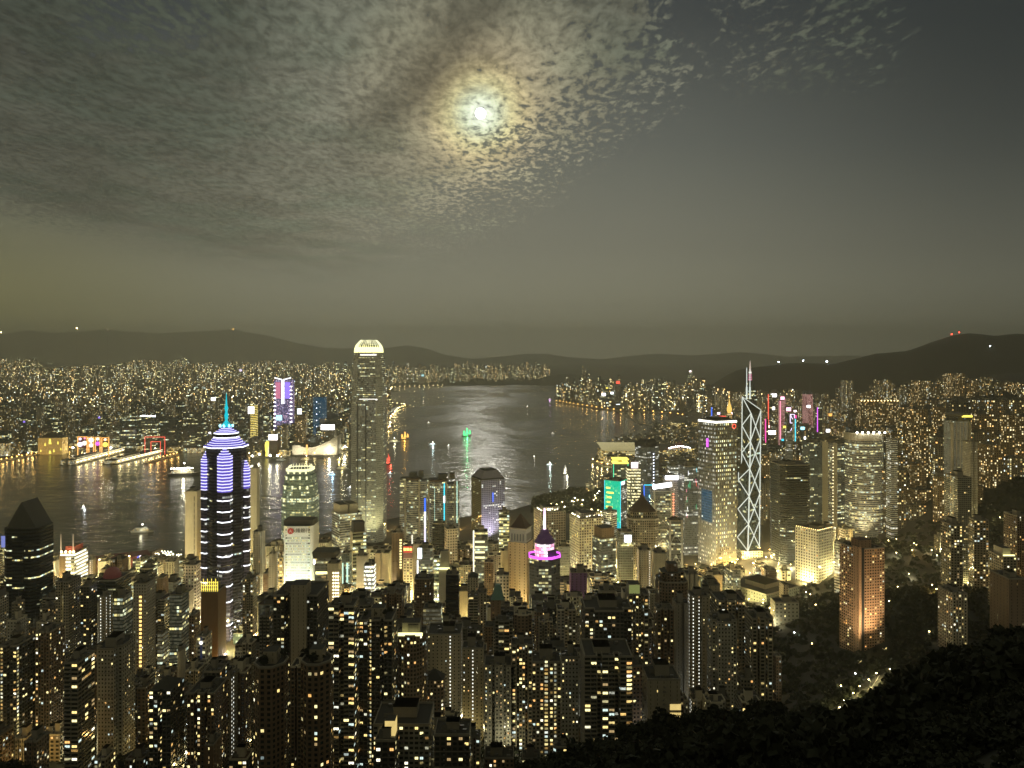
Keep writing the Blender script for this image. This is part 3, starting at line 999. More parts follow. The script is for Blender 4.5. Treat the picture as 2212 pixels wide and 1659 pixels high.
def place_windows(root, poly, style, z0, z1, n, rnd, cols=None):
    """Lit windows the photo shows one by one: real panes set just proud of the wall."""
    _, cw, fh = STYLES[style]
    mx, my = STYLEW[style]
    nv = max(1, round((z1 - z0) / fh))
    rw = root.matrix_basis.to_3x3()
    cands = []
    for i in range(len(poly)):
        a, b = Vector(poly[i]), Vector(poly[(i + 1) % len(poly)])
        L = (b - a).length
        if L < 2.2:
            continue
        nrm = Vector(((b - a).y, -(b - a).x, 0)).normalized()
        wn = rw @ nrm
        mid = root.matrix_basis @ Vector(((a.x + b.x) / 2, (a.y + b.y) / 2, z1))
        if wn.dot((Vector((0, 0, CAMZ)) - mid).normalized()) < .12:
            continue
        nu = max(1, round(L / cw))
        for k in range(nu):
            cands.append((a, b, nrm, k, nu))
    if not cands:
        return
    zlow = max(z0, -root.location.z + 3.0)
    used = set()
    hot = [rnd.randrange(len(cands)) for _ in range(3)]
    for _ in range(n * 3):
        if len(used) >= n:
            break
        ci = rnd.choice(hot) if rnd.random() < .45 else rnd.randrange(len(cands))
        v = int(rnd.random() ** 1.15 * nv)
        v = nv - 1 - v
        if (ci, v) in used:
            continue
        a, b, nrm, k, nu = cands[ci]
        z = z0 + (v + (my[0] + my[1]) / 2) * (z1 - z0) / nv
        if z < -1.0:
            continue
        used.add((ci, v))
        p = a.lerp(b, (k + .5) / nu)
        o = bpy.data.objects.new('window', window_mesh(style, rnd.choice(WINKINDS)))
        col.objects.link(o)
        o.parent = root
        o.location = (p.x + nrm.x * .06, p.y + nrm.y * .06, z)
        o.rotation_euler = (0, 0, math.atan2(b.y - a.y, b.x - a.x))


def root_rz_dot(rz, nx_, ny_, C):
    c, s_ = math.cos(rz), math.sin(rz)
    wx_, wy_ = nx_ * c - ny_ * s_, nx_ * s_ + ny_ * c
    d = math.hypot(*C) or 1
    return -(wx_ * C[0] + wy_ * C[1]) / d


def roof_kit(root, poly, H, w, d, rnd, near, roofm='roof_dark', wallm='concrete', masts=0):
    b = MB()
    b.ring(poly, .5, H, H + 1.3, wallm)
    b.build('parapet', root)
    pw, pd = w * rnd.uniform(.28, .46), d * rnd.uniform(.30, .5)
    px_, py_ = w * rnd.uniform(-.12, .12), d * rnd.uniform(-.1, .14)
    ph = rnd.uniform(4, 8.5)
    b = MB()
    b.box(px_ - pw / 2, px_ + pw / 2, py_ - pd / 2, py_ + pd / 2, H, H + ph, wallm, roofm)
    b.box(px_ - pw / 2 - .25, px_ + pw / 2 + .25, py_ - pd / 2 - .25, py_ + pd / 2 + .25, H + ph - .5, H + ph, wallm, roofm)
    pr = b.build('plant_room', root)
    if near:
        b = MB()
        tx, ty = -px_ * .6 + w * rnd.choice((-.26, .26)), py_ + d * rnd.uniform(-.2, .1)
        b.box(tx - w * .09, tx + w * .09, ty - d * .10, ty + d * .10, H, H + rnd.uniform(2.2, 4.2), 'tank_wall', roofm)
        b.build('water_tank', root)
        b = MB()
        for _ in range(rnd.randint(3, 6)):
            ax, ay, s = w * rnd.uniform(-.38, .38), d * rnd.uniform(-.4, .4), rnd.uniform(.6, 1.4)
            b.box(ax - s, ax + s, ay - s * .7, ay + s * .7, H, H + s * 1.5, 'steel')
        b.build('rooftop_machine', root)['kind'] = 'stuff'
    if masts or (near and rnd.random() < .4):
        b = MB()
        b.tube((px_, py_, H + ph), (px_, py_, H + ph + rnd.uniform(5, 10)), .16, 'steel', 5, .05)
        b.build('antenna', pr)


def tower(name, label, cat, x0, x1, yt, Y, dep=None, style='home_beige', fp='rect', cor=None, side=None, yv=None, nwin=0,
          group=None, zb=None, kit=True, roofm='roof_dark', wallm='concrete', masts=0, seed=None, top=None):
    rnd = random.Random(seed if seed is not None else hash((round(x0), round(yt), round(Y))) & 0xffff)
    az = math.atan(((x0 + x1) / 2 - CX) / FOC)
    if cor is None:
        w0 = (x1 - x0) / FOC * Y
        dep = dep or min(40, max(16, w0 * .9))
        Xl = wx(x0, Y + dep if x0 > CX else Y)
        Xr = wx(x1, Y + dep if x1 < CX else Y)
        if Xr - Xl < .45 * w0:
            dep = .55 * w0 / abs(math.tan(az))
            Xl = wx(x0, Y + dep if x0 > CX else Y)
            Xr = wx(x1, Y + dep if x1 < CX else Y)
        w, d, rz = Xr - Xl, dep, 0.0
        C = ((Xl + Xr) / 2, Y + dep / 2)
    else:
        k = Y / FOC * math.cos(az)
        wl, wr = (cor - x0) * k, (x1 - cor) * k
        th = math.atan2(wl, wr)
        w = d = math.hypot(wl, wr)
        u, r = Vector((math.cos(az), -math.sin(az))), Vector((math.sin(az), math.cos(az)))
        e1, e2 = u * math.cos(th) + r * math.sin(th), -u * math.sin(th) + r * math.cos(th)
        Cv = Vector((wx(cor, Y), Y)) + e1 * w / 2 + e2 * d / 2
        C, rz = (Cv.x, Cv.y), math.atan2(e1.y, e1.x)
    gz = ground_z(*C) if zb is None else zb
    H = wz(yt, Y) - gz
    root = thing(name, label, cat, (C[0], C[1], gz), rz, group)
    root.matrix_basis  # force
    poly = fpoly(fp, w, d)
    fnd = 3.0 if Y > 1300 else 22.0
    b = MB()
    b.prism(poly, -fnd, H, style, roofm, sides=side, seed=rnd.randint(0, 400))
    if Y < 720 and style.startswith('home') and fp != 'oct' and H > 25:      # ledges, corner pilasters, air conditioner shelves
        fh = STYLES[style][2]
        nfl = max(1, round((H + fnd) / fh))
        cxp, cyp = sum(p[0] for p in poly) / len(poly), sum(p[1] for p in poly) / len(poly)
        every = 1 if style == 'home_balcony' else rnd.choice((2, 3, 6))
        out = 1.035 if style == 'home_balcony' else 1.012
        big = [(cxp + (x - cxp) * out, cyp + (y - cyp) * out) for x, y in poly]
        for k in range(0, nfl + 1, every):
            z = -fnd + k * (H + fnd) / nfl
            if z > -4:
                b.ring(big, w * .03, z - .16, z + .18, 'concrete')
        for i in range(len(poly)):
            (ax, ay), (bx, by_) = poly[i], poly[(i + 1) % len(poly)]
            L = math.hypot(bx - ax, by_ - ay)
            if L < 5:
                continue
            nx_, ny_ = (by_ - ay) / L, -(bx - ax) / L
            if (root_rz_dot(rz, nx_, ny_, C)) < .1:
                continue
            cols_ = [rnd.random() for _ in range(2)]
            for t in cols_:
                for k in range(2, nfl):
                    if rnd.random() < .55:
                        z = -fnd + k * (H + fnd) / nfl - fh * .72
                        x, y = ax + (bx - ax) * t, ay + (by_ - ay) * t
                        if z > -3:
                            b.box(x - .5 + nx_ * .35, x + .5 + nx_ * .35, y - .5 + ny_ * .35, y + .5 + ny_ * .35, z, z + .7, 'steel')
    b.build('wall', root)
    if kit:
        roof_kit(root, poly, H, w, d, rnd, Y < 1000, roofm, wallm, masts)
    if nwin:
        place_windows(root, poly, style, -fnd, H, nwin, rnd)
    if yv:
        EXPL.append((x0, x1, yv, Y))
    FOOT.append((C[0], C[1], max(w, d) * .62))
    return root, dict(w=w, d=d, H=H, poly=poly, z=gz, C=C, rz=rz, rnd=rnd)


def panel(name, root, x0, x1, y, z0, z1, mat, t=.6, frame='dark_steel'):
    """A lit board standing just off a wall (local coordinates, facing -y)."""
    b = MB()
    b.box(x0, x1, y - t, y, z0, z1, frame)
    b.face([(x0 + .3, y - t - .02, z0 + .3), (x1 - .3, y - t - .02, z0 + .3), (x1 - .3, y - t - .02, z1 - .3), (x0 + .3, y - t - .02, z1 - .3)], mat)
    return b.build(name, root)


def strip(root, a, b_, r, mat, name='light_strip', n=4):
    b = MB()
    b.tube(a, b_, r, mat, n)
    return b.build(name, root)


# ---- the mid-levels, front to back; columns of the picture measured on the 2212 px copy
A = 'apartment_tower'
O = 'office_tower'
NEAR = [
    # name label cat x0 x1 ytop Y style fp yvis nwin extra
    (A, 'dark block with two green lit roof walls above its open deck', 'apartment tower', 0, 76, 1398, 640, 'home_dark', 'slot', 1595, 34, {}),
    (A, 'dim tower with a tall stack of big yellow windows on its left flank', 'apartment tower', 76, 140, 1368, 660, 'home_brown', 'two', 1590, 36, {}),
    (A, 'near tower with balcony ledges on every floor beside a lit light well', 'apartment tower', 138, 204, 1434, 560, 'home_balcony', 'rect', 1655, 30, {'dep': 22}),
    (A, 'pale cross shaped tower with fin walls and a railed glowing roof terrace', 'apartment tower', 200, 300, 1404, 600, 'home_pale', 'cross', 1640, 34, {}),
    (A, 'narrow brown slab tower tucked behind the cross shaped tower', 'apartment tower', 296, 334, 1488, 640, 'home_brown', 'rect', 1640, 8, {}),
    (A, 'black tower with a peaked roof and wide bright living room windows', 'apartment tower', 322, 398, 1492, 540, 'home_dark', 'slot', 1659, 40, {'peak': 1}),
    (A, 'brown stepped tower with wide lit windows next to the peaked roof tower', 'apartment tower', 404, 492, 1500, 545, 'home_brown', 'two', 1659, 44, {}),
    (A, 'plain tower with two rows of stair lamps running down its edge', 'apartment tower', 486, 514, 1466, 575, 'stair_lit', 'rect', 1640, 0, {}),
    ('low_rise_block', 'small ochre block lit by one lamp at the foot of the brown stepped tower', 'low block', 442, 480, 1612, 520, 'bare_brown', 'rect', 1659, 4, {}),
    (A, 'nearest rounded tower with roof garden and few large hazy windows, left of its twin', 'apartment tower', 536, 634, 1446, 440, 'home_brown', 'oct', 1659, 22, {'garden': 1}),
    (A, 'nearest rounded tower with roof garden and one bright yellow window', 'apartment tower', 640, 728, 1440, 445, 'home_brown', 'oct', 1659, 24, {'garden': 1}),
    (A, 'wide dark tower behind a plain windowless lift shaft, roof cut flat', 'apartment tower', 590, 710, 1288, 640, 'home_dark', 'two', 1420, 22, {'shaft': (628, 661, 1264)}),
    (A, 'tall dark tower with square grid frames and a column of lit kitchens', 'apartment tower', 710, 776, 1312, 560, 'home_balcony', 'slot', 1659, 60, {}),
    (A, 'dark tower with planted roof trees and scattered warm windows', 'apartment tower', 776, 858, 1342, 580, 'home_dark', 'two', 1570, 60, {'garden': 1}),
    (A, 'brown tower with curved balconies below a yellow lit roof terrace', 'apartment tower', 854, 924, 1376, 600, 'home_brown', 'bow', 1560, 34, {'terrace': 1}),
    (A, 'low pointed brick tower with rows of small square windows', 'apartment tower', 914, 962, 1470, 620, 'home_brown', 'cham', 1570, 20, {'peak': 1}),
    (A, 'dark slab with two strings of white stair lights down its face', 'apartment tower', 922, 1000, 1372, 690, 'stair_lit', 'rect', 1560, 6, {}),
    (A, 'nearest grey tiled house with dark flat roof and amber entrance', 'apartment block', 806, 938, 1568, 470, 'home_grey', 'rect', 1659, 26, {'dep': 30}),
    (A, 'block with an open roof room glowing yellow beside the grey tiled house', 'apartment block', 810, 862, 1602, 450, 'home_dark', 'rect', 1659, 12, {'glowroom': 1}),
    (A, 'dark wing with an orange lit ground floor right of the grey tiled house', 'apartment block', 938, 1018, 1590, 465, 'home_dark', 'rect', 1659, 10, {}),
    (A, 'thin slab with one string of white landing lights', 'apartment tower', 998, 1046, 1402, 650, 'stair_lit', 'rect', 1600, 8, {}),
    (A, 'olive tower with roof shed and paired bay windows, lights few', 'apartment tower', 1046, 1110, 1440, 620, 'home_pale', 'two', 1640, 30, {}),
    (A, 'broad brown tower with many small mixed lights, right of the olive tower', 'apartment tower', 1104, 1152, 1396, 620, 'home_busy', 'two', 1640, 26, {}),
    (A, 'pale tower whose blank roof box is lit yellow by a floodlight', 'apartment tower', 1148, 1212, 1432, 600, 'home_beige', 'slot', 1610, 30, {}),
    (A, 'slim tower with grey corner bays beside the floodlit roof box', 'apartment tower', 1210, 1250, 1422, 590, 'home_pale', 'rect', 1590, 16, {}),
    (A, 'big stepped dark tower with green and pink lit terrace windows near its top', 'apartment tower', 1256, 1368, 1322, 620, 'home_dark', 'cross', 1560, 34, {}),
    (A, 'tall blank sided tower with small square roof tower, left of green roof box', 'apartment tower', 1292, 1330, 1278, 700, 'home_bare', 'rect', 1340, 0, {}),
    (A, 'balcony tower with white curved floors in front of the stepped dark tower', 'apartment tower', 1254, 1366, 1420, 560, 'home_balcony', 'two', 1600, 34, {}),
    (A, 'slender tower with green glowing box on its roof', 'apartment tower', 1350, 1402, 1286, 690, 'home_busy', 'two', 1520, 24, {'greenbox': 1}),
    (A, 'orange lit narrow block at the foot of the balcony tower', 'apartment block', 1360, 1390, 1440, 585, 'home_orange', 'rect', 1600, 12, {}),
    (A, 'brown brick tower with stepped dark roof and square windows', 'apartment tower', 1414, 1488, 1260, 760, 'home_brown', 'cham', 1330, 18, {'yt2': 1228}),
    (A, 'brick tower with a bright lamp on its roof and pale corner rooms', 'apartment tower', 1412, 1456, 1318, 670, 'home_brown', 'two', 1500, 26, {}),
    (A, 'glazed low house with a fully lit glass corner by the trees', 'apartment block', 1386, 1470, 1470, 560, 'home_bare', 'rect', 1590, 10, {'litcorner': 1}),
    (A, 'plain grey slab with two dark slots and no lights', 'apartment tower', 1452, 1490, 1306, 690, 'home_bare', 'slot', 1480, 0, {}),
    (A, 'dark tower with a continuous string of square white stair windows', 'apartment tower', 1484, 1532, 1290, 680, 'stair_lit', 'slot', 1500, 10, {}),
    (A, 'pale tower with a blank left wing and busy right wing above the trees', 'apartment tower', 1524, 1596, 1346, 620, 'home_pale', 'cross', 1500, 44, {}),
    (A, 'square tower with lit penthouse terrace behind the pale blank winged tower', 'apartment tower', 1534, 1610, 1300, 700, 'home_busy', 'two', 1400, 24, {}),
    (A, 'brown tower with evenly scattered windows, last before the dark park', 'apartment tower', 1608, 1670, 1338, 660, 'home_beige', 'two', 1460, 34, {}),
    (A, 'tall amber brick tower with dark slot between two window faces', 'apartment tower', 1812, 1911, 1188, 830, 'home_orange', 'rect', 1426, 60, {'cor': 1856, 'orange': 1}),
    (A, 'slim cream tower with dense square windows standing among dark trees', 'apartment tower', 2030, 2083, 1136, 860, 'home_busy', 'cham', 1278, 40, {}),
    (A, 'squat pale block with square windows in front of the slim cream tower', 'apartment block', 2026, 2090, 1284, 760, 'home_cream', 'two', 1366, 26, {}),
    (A, 'block with brightly lit lower floors behind the slim cream tower', 'apartment tower', 2039, 2099, 1032, 1180, 'home_grey', 'rect', 1104, 26, {}),
    (A, 'dark red blank sided block at the edge of the wooded slope', 'apartment block', 2138, 2216, 1252, 760, 'bare_brown', 'rect', 1300, 0, {}),
    (A, 'tower with brilliantly floodlit roof terrace near the wooded slope', 'apartment tower', 2134, 2196, 1204, 880, 'home_beige', 'rect', 1250, 14, {'terrace': 1}),
    (A, 'row block with glass balconies lit green and white on the hillside', 'apartment block', 2092, 2136, 1124, 980, 'home_busy', 'rect', 1190, 18, {'cor': 2104}),
    (A, 'brown hillside tower with even rows of small windows at the picture edge', 'apartment tower', 2168, 2222, 1116, 980, 'home_brown', 'two', 1200, 20, {}),
    # ---- second line: western streets
    (A, 'beige tower with a dark central slot of stacked square stair windows', 'apartment tower', 120, 175, 1258, 820, 'home_beige', 'slot', 1425, 10, {'stair': 1}),
    (A, 'dark block with a cluster of amber rooms right of the slotted beige tower', 'apartment tower', 174, 210, 1268, 830, 'home_dark', 'rect', 1400, 14, {}),
    (A, 'small block with three floors of amber rooms left of the slotted beige tower', 'apartment block', 86, 124, 1316, 830, 'home_busy', 'rect', 1348, 12, {}),
    (A, 'beige slab with a dotted line of stair lamps and mast on its roof', 'apartment tower', 214, 244, 1290, 800, 'stair_lit', 'rect', 1400, 4, {'masts': 1}),
    (O, 'ribbed dark green glass block with tall piers', 'office tower', 240, 286, 1292, 820, 'curtain_green', 'rect', 1400, 0, {}),
    (O, 'dark glass block with a red lit domed roof', 'office tower', 204, 284, 1256, 960, 'curtain_dark', 'rect', 1300, 0, {'dome': 1}),
    (A, 'tall beige tower with a full height string of amber stair windows', 'apartment tower', 288, 336, 1262, 780, 'home_pale', 'rect', 1460, 4, {'amberstair': 1}),
    (O, 'grey slab beside a small brilliant white sign', 'office tower', 338, 364, 1250, 1000, 'bare_brown', 'rect', 1300, 0, {}),
    (O, 'pinkish office slab lit from the street below', 'office tower', 340, 364, 1370, 840, 'ribbon_beige', 'rect', 1455, 0, {}),
    (O, 'slender teal glass tower with a column of dots at its corner', 'office tower', 366, 408, 1286, 860, 'curtain_green', 'rect', 1440, 0, {}),
    (O, 'grey green tower with square framed windows beside the striped skyscraper', 'office tower', 396, 438, 1222, 1060, 'grid_pale', 'cham', 1280, 0, {}),
    (O, 'brown netted tower under construction with yellow scaffold crown', 'building site', 435, 488, 1278, 900, 'bare_brown', 'rect', 1440, 4, {'scaff': 1}),
    (O, 'rosy narrow tower with dark side wall next to the netted tower', 'office tower', 408, 432, 1330, 850, 'home_brown', 'rect', 1440, 4, {}),
    (O, 'small white hotel with a clock at the top of its blue central strip', 'hotel', 424, 458, 1376, 820, 'grid_white', 'rect', 1440, 0, {'clock': 1}),
    (O, 'blank cream round shaft tower rising from low roofs', 'office tower', 380, 404, 1408, 740, 'bare_cream', 'round', 1490, 0, {}),
    (O, 'office tower with a dark red lantern roof and yellow ribbon floors on the waterfront', 'office tower', 130, 190, 1196, 1260, 'ribbon_lit', 'rect', 1258, 0, {'lantern': 1}),
    (O, 'huge black glass tower with a gabled roof at the western edge', 'office tower', 2, 122, 1142, 900, 'curtain_dark', 'cham', 1290, 0, {'gable': 1}),
    (A, 'cream slab tower with one dashed dark slot, left of the striped skyscraper', 'office tower', 400, 440, 1062, 1330, 'bare_cream', 'rect', 1212, 0, {'slot': 1}),
    (A, 'cream slab tower peeping out right behind the striped skyscraper', 'office tower', 541, 561, 1012, 1330, 'bare_cream', 'rect', 1150, 0, {}),
    (A, 'pale apartment block with full lit balcony columns right of the striped skyscraper', 'apartment tower', 524, 556, 1252, 920, 'home_busy', 'two', 1390, 10, {}),
    (O, 'white pinnacled tower with gold lamps between striped skyscraper and bank tower', 'office tower', 545, 574, 1150, 1180, 'home_cream', 'cham', 1240, 0, {'masts': 1}),
    (O, 'dark narrow tower with a dotted left edge beside the white bank tower', 'office tower', 580, 600, 1198, 1080, 'stair_lit', 'rect', 1290, 0, {}),
    (O, 'amber glowing podium block between dark slab and white bank tower', 'office tower', 597, 616, 1206, 1240, 'hall_lit', 'rect', 1290, 0, {}),
    # ---- central, left of the tallest tower
    (O, 'dark angular office with a tilted roof board and four lit floors', 'office tower', 680, 738, 1206, 1080, 'ribbon_dark', 'rect', 1310, 0, {'tilt': 1}),
    (O, 'cream wall tower with three strings of round amber lights', 'office tower', 707, 739, 1218, 1010, 'bare_cream', 'rect', 1312, 0, {'dots': 3}),
    (O, 'beige stepped tower of horizontal ribbon windows under two blank roof blocks', 'office tower', 716, 782, 1112, 1330, 'ribbon_beige', 'rect', 1190, 0, {'cor': 734, 'blank': 1}),
    (O, 'tower with bright green white ribbon floors and a black roof box', 'office tower', 756, 791, 1152, 1210, 'ribbon_green', 'rect', 1270, 0, {'cor': 762, 'blackbox': 1}),
    (O, 'mint glowing slim tower between cream wall and green ribbon tower', 'office tower', 738, 760, 1196, 1170, 'curtain_green', 'rect', 1270, 0, {'mint': 1}),
    (O, 'blank beige gable slab left of the white ribbon block', 'office tower', 770, 797, 1202, 1120, 'bare_cream', 'rect', 1285, 0, {}),
    (O, 'low block of seven brilliant white ribbon floors', 'office tower', 786, 812, 1222, 1100, 'ribbon_lit', 'wave', 1283, 0, {}),
    (O, 'blank beige twin shaft tower behind the white ribbon block', 'office tower', 810, 845, 1196, 1180, 'bare_cream', 'slot', 1268, 0, {}),
    (O, 'brown striped tower edged with a string of lit bay windows', 'office tower', 846, 872, 1152, 1230, 'bare_brown', 'rect', 1270, 0, {'dots': 1}),
    (O, 'brown grid tower below three big yellow characters on a red board', 'office tower', 871, 894, 1182, 1210, 'grid_pale', 'rect', 1260, 0, {'redsign': 1}),
    (O, 'blank olive slab right of the red board tower', 'office tower', 893, 912, 1176, 1150, 'home_bare', 'rect', 1300, 0, {}),
    (O, 'black office tower with a small white and blue screen at its corner', 'office tower', 904, 937, 1186, 1110, 'ribbon_dark', 'cham', 1270, 0, {'cornerscreen': 1}),
    (O, 'brown tower with green glass flanks and an arched stone roof', 'office tower', 894, 938, 1252, 900, 'home_brown', 'cham', 1380, 0, {}),
    (O, 'dark stepped tower in front of the rounded twin towers', 'office tower', 934, 962, 1132, 1290, 'curtain_dark', 'rect', 1230, 0, {}),
    (O, 'olive mesh fronted slab tower with tan side wall', 'office tower', 960, 988, 1144, 1240, 'grid_pale', 'rect', 1230, 0, {'cor': 966}),
    (O, 'green striped narrow office between black tower and floodlit cream crown', 'office tower', 937, 952, 1200, 1080, 'ribbon_green', 'rect', 1290, 0, {}),
    (O, 'slender tower with a brilliantly floodlit cream crown', 'office tower', 948, 974, 1228, 1000, 'bare_cream', 'rect', 1300, 0, {'floodcrown': 1}),
    (O, 'black glass tower below the floodlit cream crown', 'office tower', 963, 993, 1242, 930, 'curtain_dark', 'rect', 1330, 0, {}),
    (O, 'grey gabled office with two dark slots on its pale front', 'office tower', 1010, 1034, 1248, 960, 'home_cream', 'rect', 1300, 0, {'peak': 1}),
    (O, 'tower edged by a bright vertical fin with yellow ribbon floors', 'office tower', 1023, 1054, 1150, 1180, 'ribbon_dark', 'rect', 1270, 0, {'fin': 1}),
    (O, 'rose coloured tower with a lattice crane leaning above it', 'office tower', 1046, 1066, 1216, 1080, 'home_brown', 'rect', 1290, 0, {}),
    (O, 'pale twin shafted tower with red square roof lantern', 'apartment tower', 1030, 1052, 1282, 880, 'home_cream', 'rect', 1330, 0, {}),
    (O, 'dark slate office between the round windowed tower and hip roofed tower', 'office tower', 1078, 1100, 1106, 1400, 'ribbon_green', 'rect', 1190, 0, {}),
    (O, 'grey gridded office with a yellow lit floor left of the hip roofed tower', 'office tower', 1072, 1100, 1244, 1010, 'grid_pale', 'rect', 1310, 0, {}),
    (O, 'small tower with green copper fan roof and tall white pole', 'office tower', 1060, 1082, 1296, 860, 'bare_brown', 'rect', 1340, 0, {'fan': 1}),
    (A, 'brown block of ledged floors between dotted stair tower and white block', 'apartment tower', 1013, 1034, 1290, 850, 'home_balcony', 'rect', 1345, 0, {}),
    (A, 'olive flat roofed office with cream side wall and two lit floors', 'office tower', 914, 956, 1316, 820, 'ribbon_beige', 'rect', 1372, 0, {}),
    # ---- central, right half
    (O, 'grid fronted tower with a lamp lit roof garden, left of its taller neighbour', 'office tower', 1152, 1222, 1108, 1340, 'grid_pale', 'rect', 1200, 0, {'cor': 1170, 'roofgarden': 1}),
    (O, 'white grid fronted tower with a string of roof lamps', 'office tower', 1229, 1304, 1122, 1290, 'grid_white', 'rect', 1240, 0, {'cor': 1251, 'roofgarden': 1}),
    (O, 'white tower of narrow ribbons behind the white grid tower', 'office tower', 1302, 1333, 1106, 1420, 'ribbon_white', 'rect', 1170, 0, {'cor': 1320}),
    (O, 'brown flat roofed office with a big dark roof box', 'office tower', 1279, 1331, 1166, 1210, 'ribbon_dark', 'rect', 1250, 0, {'cor': 1299, 'darkbox': 1}),
    (O, 'slim ribbed office right behind the violet lit spire tower', 'office tower', 1206, 1231, 1182, 1230, 'fins_pale', 'rect', 1250, 0, {}),
    (O, 'slate grey tower with one square white screen near its top', 'office tower', 1332, 1368, 1150, 1240, 'bare_slate', 'rect', 1270, 0, {'screen': (1348, 1364, 1155, 1171)}),
    (O, 'stone tower with a dark pointed dome roof', 'office tower', 1352, 1424, 1124, 1260, 'grid_stone', 'cham', 1260, 0, {'domeroof': 1}),
    (O, 'pale cube tower with a lit stair column and white rooftop sign', 'office tower', 1376, 1406, 1190, 1060, 'stair_lit', 'rect', 1250, 0, {}),
    (O, 'blank white tower with narrow slots right of the lit stair column', 'office tower', 1408, 1440, 1196, 1020, 'bare_cream', 'rect', 1250, 0, {}),
    (O, 'mauve roofed flat block below the violet lit spire tower', 'low block', 1230, 1268, 1238, 960, 'bare_purple', 'rect', 1270, 0, {}),
    (O, 'hotel block of glass and steel trusses with white screen bar on top', 'office tower', 1404, 1452, 1062, 1390, 'ribbon_dark', 'rect', 1230, 0, {'truss': 1}),
    (O, 'white gridded tower with a glowing white cornice', 'office tower', 1432, 1465, 1030, 1520, 'grid_lilac', 'rect', 1130, 0, {'cornice': 1}),
    (O, 'dark blue glass box with a cornice of light behind the white gridded tower', 'office tower', 1442, 1468, 1006, 1700, 'curtain_blue', 'rect', 1040, 0, {}),
    (O, 'blue glass tower with red and green reflections left of the bright rimmed tower', 'office tower', 1465, 1510, 1008, 1480, 'curtain_blue', 'rect', 1190, 0, {'cor': 1478, 'reflect': 1}),
    (O, 'glass tower with crossed steel bracing left of the tree filled square', 'office tower', 1440, 1474, 1126, 1200, 'ribbon_dark', 'rect', 1240, 0, {'truss': 1}),
    (O, 'office tower with an emerald glowing front and blue side', 'office tower', 1306, 1354, 1040, 1530, 'led_green', 'rect', 1150, 0, {'cor': 1340, 'green': 1}),
    (O, 'set back tower outlined in green neon behind the emerald front', 'office tower', 1322, 1356, 1003, 1720, 'curtain_green', 'rect', 1042, 0, {'neon': 'strip_green'}),
    (O, 'yellow wavy ribbon tower under a pink white screen', 'office tower', 1352, 1384, 1012, 1640, 'ribbon_yellow', 'wave', 1140, 0, {'screen': (1363, 1378, 998, 1011)}),
    (O, 'blue violet gridded tower with black stepped roof by the harbour', 'office tower', 1371, 1424, 966, 1900, 'curtain_blue', 'rect', 1050, 0, {'cor': 1397, 'blacktop': 1}),
    (O, 'narrow tower outlined in blue neon steps', 'office tower', 1388, 1412, 1052, 1500, 'led_blue', 'rect', 1115, 0, {'neon': 'strip_blue'}),
    (O, 'black glass tower with broken rows of white lit floors', 'office tower', 1657, 1755, 1006, 1347, 'curtain_dark', 'cham', 1232, 0, {'cor': 1690}),
    (O, 'ribbed tower with pale blank corner and dotted edge lights', 'office tower', 1776, 1845, 960, 1640, 'ribbon_dark', 'rect', 1140, 0, {'cor': 1809, 'ribcorner': 1}),
    (O, 'curved tower banded with cream balconies under a plain cream rim', 'hotel', 1825, 1918, 952, 1600, 'ribbon_beige', 'bow', 1136, 0, {'rim': 1}),
    (O, 'white finned slab standing against the curved cream rimmed tower', 'office tower', 1914, 1939, 948, 1560, 'ribbon_white', 'rect', 1110, 0, {}),
    (O, 'white hotel of small square windows with arched top floor', 'hotel', 1717, 1800, 1148, 1240, 'grid_hotel', 'rect', 1264, 0, {'cor': 1768, 'garland': 1}),
    (O, 'white ribbed office half hidden behind the amber brick tower', 'office tower', 1802, 1838, 1174, 1130, 'ribbon_white', 'rect', 1290, 0, {'cor': 1824}),
    ('civic_building', 'long low pale hall with planted roof in front of the braced tower', 'hall', 1562, 1730, 1286, 1160, 'hall_green', 'rect', 1285, 0, {'cor': 1656}),
    (O, 'dark green glass office behind the black glass tower', 'office tower', 1733, 1778, 956, 1780, 'curtain_green', 'rect', 1010, 0, {}),
    (A, 'tall dark twin tower with beige fins and a saucer roof', 'apartment tower', 2034, 2098, 910, 1560, 'fins_pale', 'cross', 1000, 0, {'saucer': 1}),
    (A, 'pale blank ended slab right of the saucer roofed tower', 'apartment tower', 2079, 2112, 956, 1420, 'home_pale', 'slot', 1016, 8, {}),
    (A, 'brown block with every window glowing gold above the dark wood', 'apartment tower', 2112, 2162, 962, 1500, 'far_gold', 'two', 1028, 0, {}),
    ('villa', 'white colonnaded villa lit from below among the trees', 'villa', 1664, 1726, 1302, 985, 'hall_pale', 'rect', 1335, 8, {'dep': 18}),
    ('bell_tower', 'small square white tower with dark hip roof by the villa', 'tower', 1683, 1703, 1263, 1010, 'home_cream', 'rect', 1300, 2, {'peak': 1}),
]
EXTRA_KEYS = {'cor', 'dep', 'masts'}
BUILT = {}
for row in NEAR:
    nm, lb, ct, x0, x1, yt, Y, stl, fp, yv, nw, ex = row
    kw = {k: v for k, v in ex.items() if k in EXTRA_KEYS}
    kw.setdefault('kit', not (set(ex) & {'peak', 'gable', 'domeroof', 'garden'}))
    if 'ribbon_green' == stl and 'cor' in ex:
        kw['side'] = {3: 'bare_cream', 1: 'bare_cream'}
    root, I = tower(nm, lb, ct, x0, x1, yt, Y, style=stl, fp=fp, yv=yv, nwin=nw, **kw)
    BUILT[lb] = (root, I, row)
def lx(I, px, Y):
    """Column of the photo -> local x on an unrotated front."""
    return wx(px, Y) - I['C'][0]


def lz(I, py, Y):
    return wz(py, Y) - I['z']


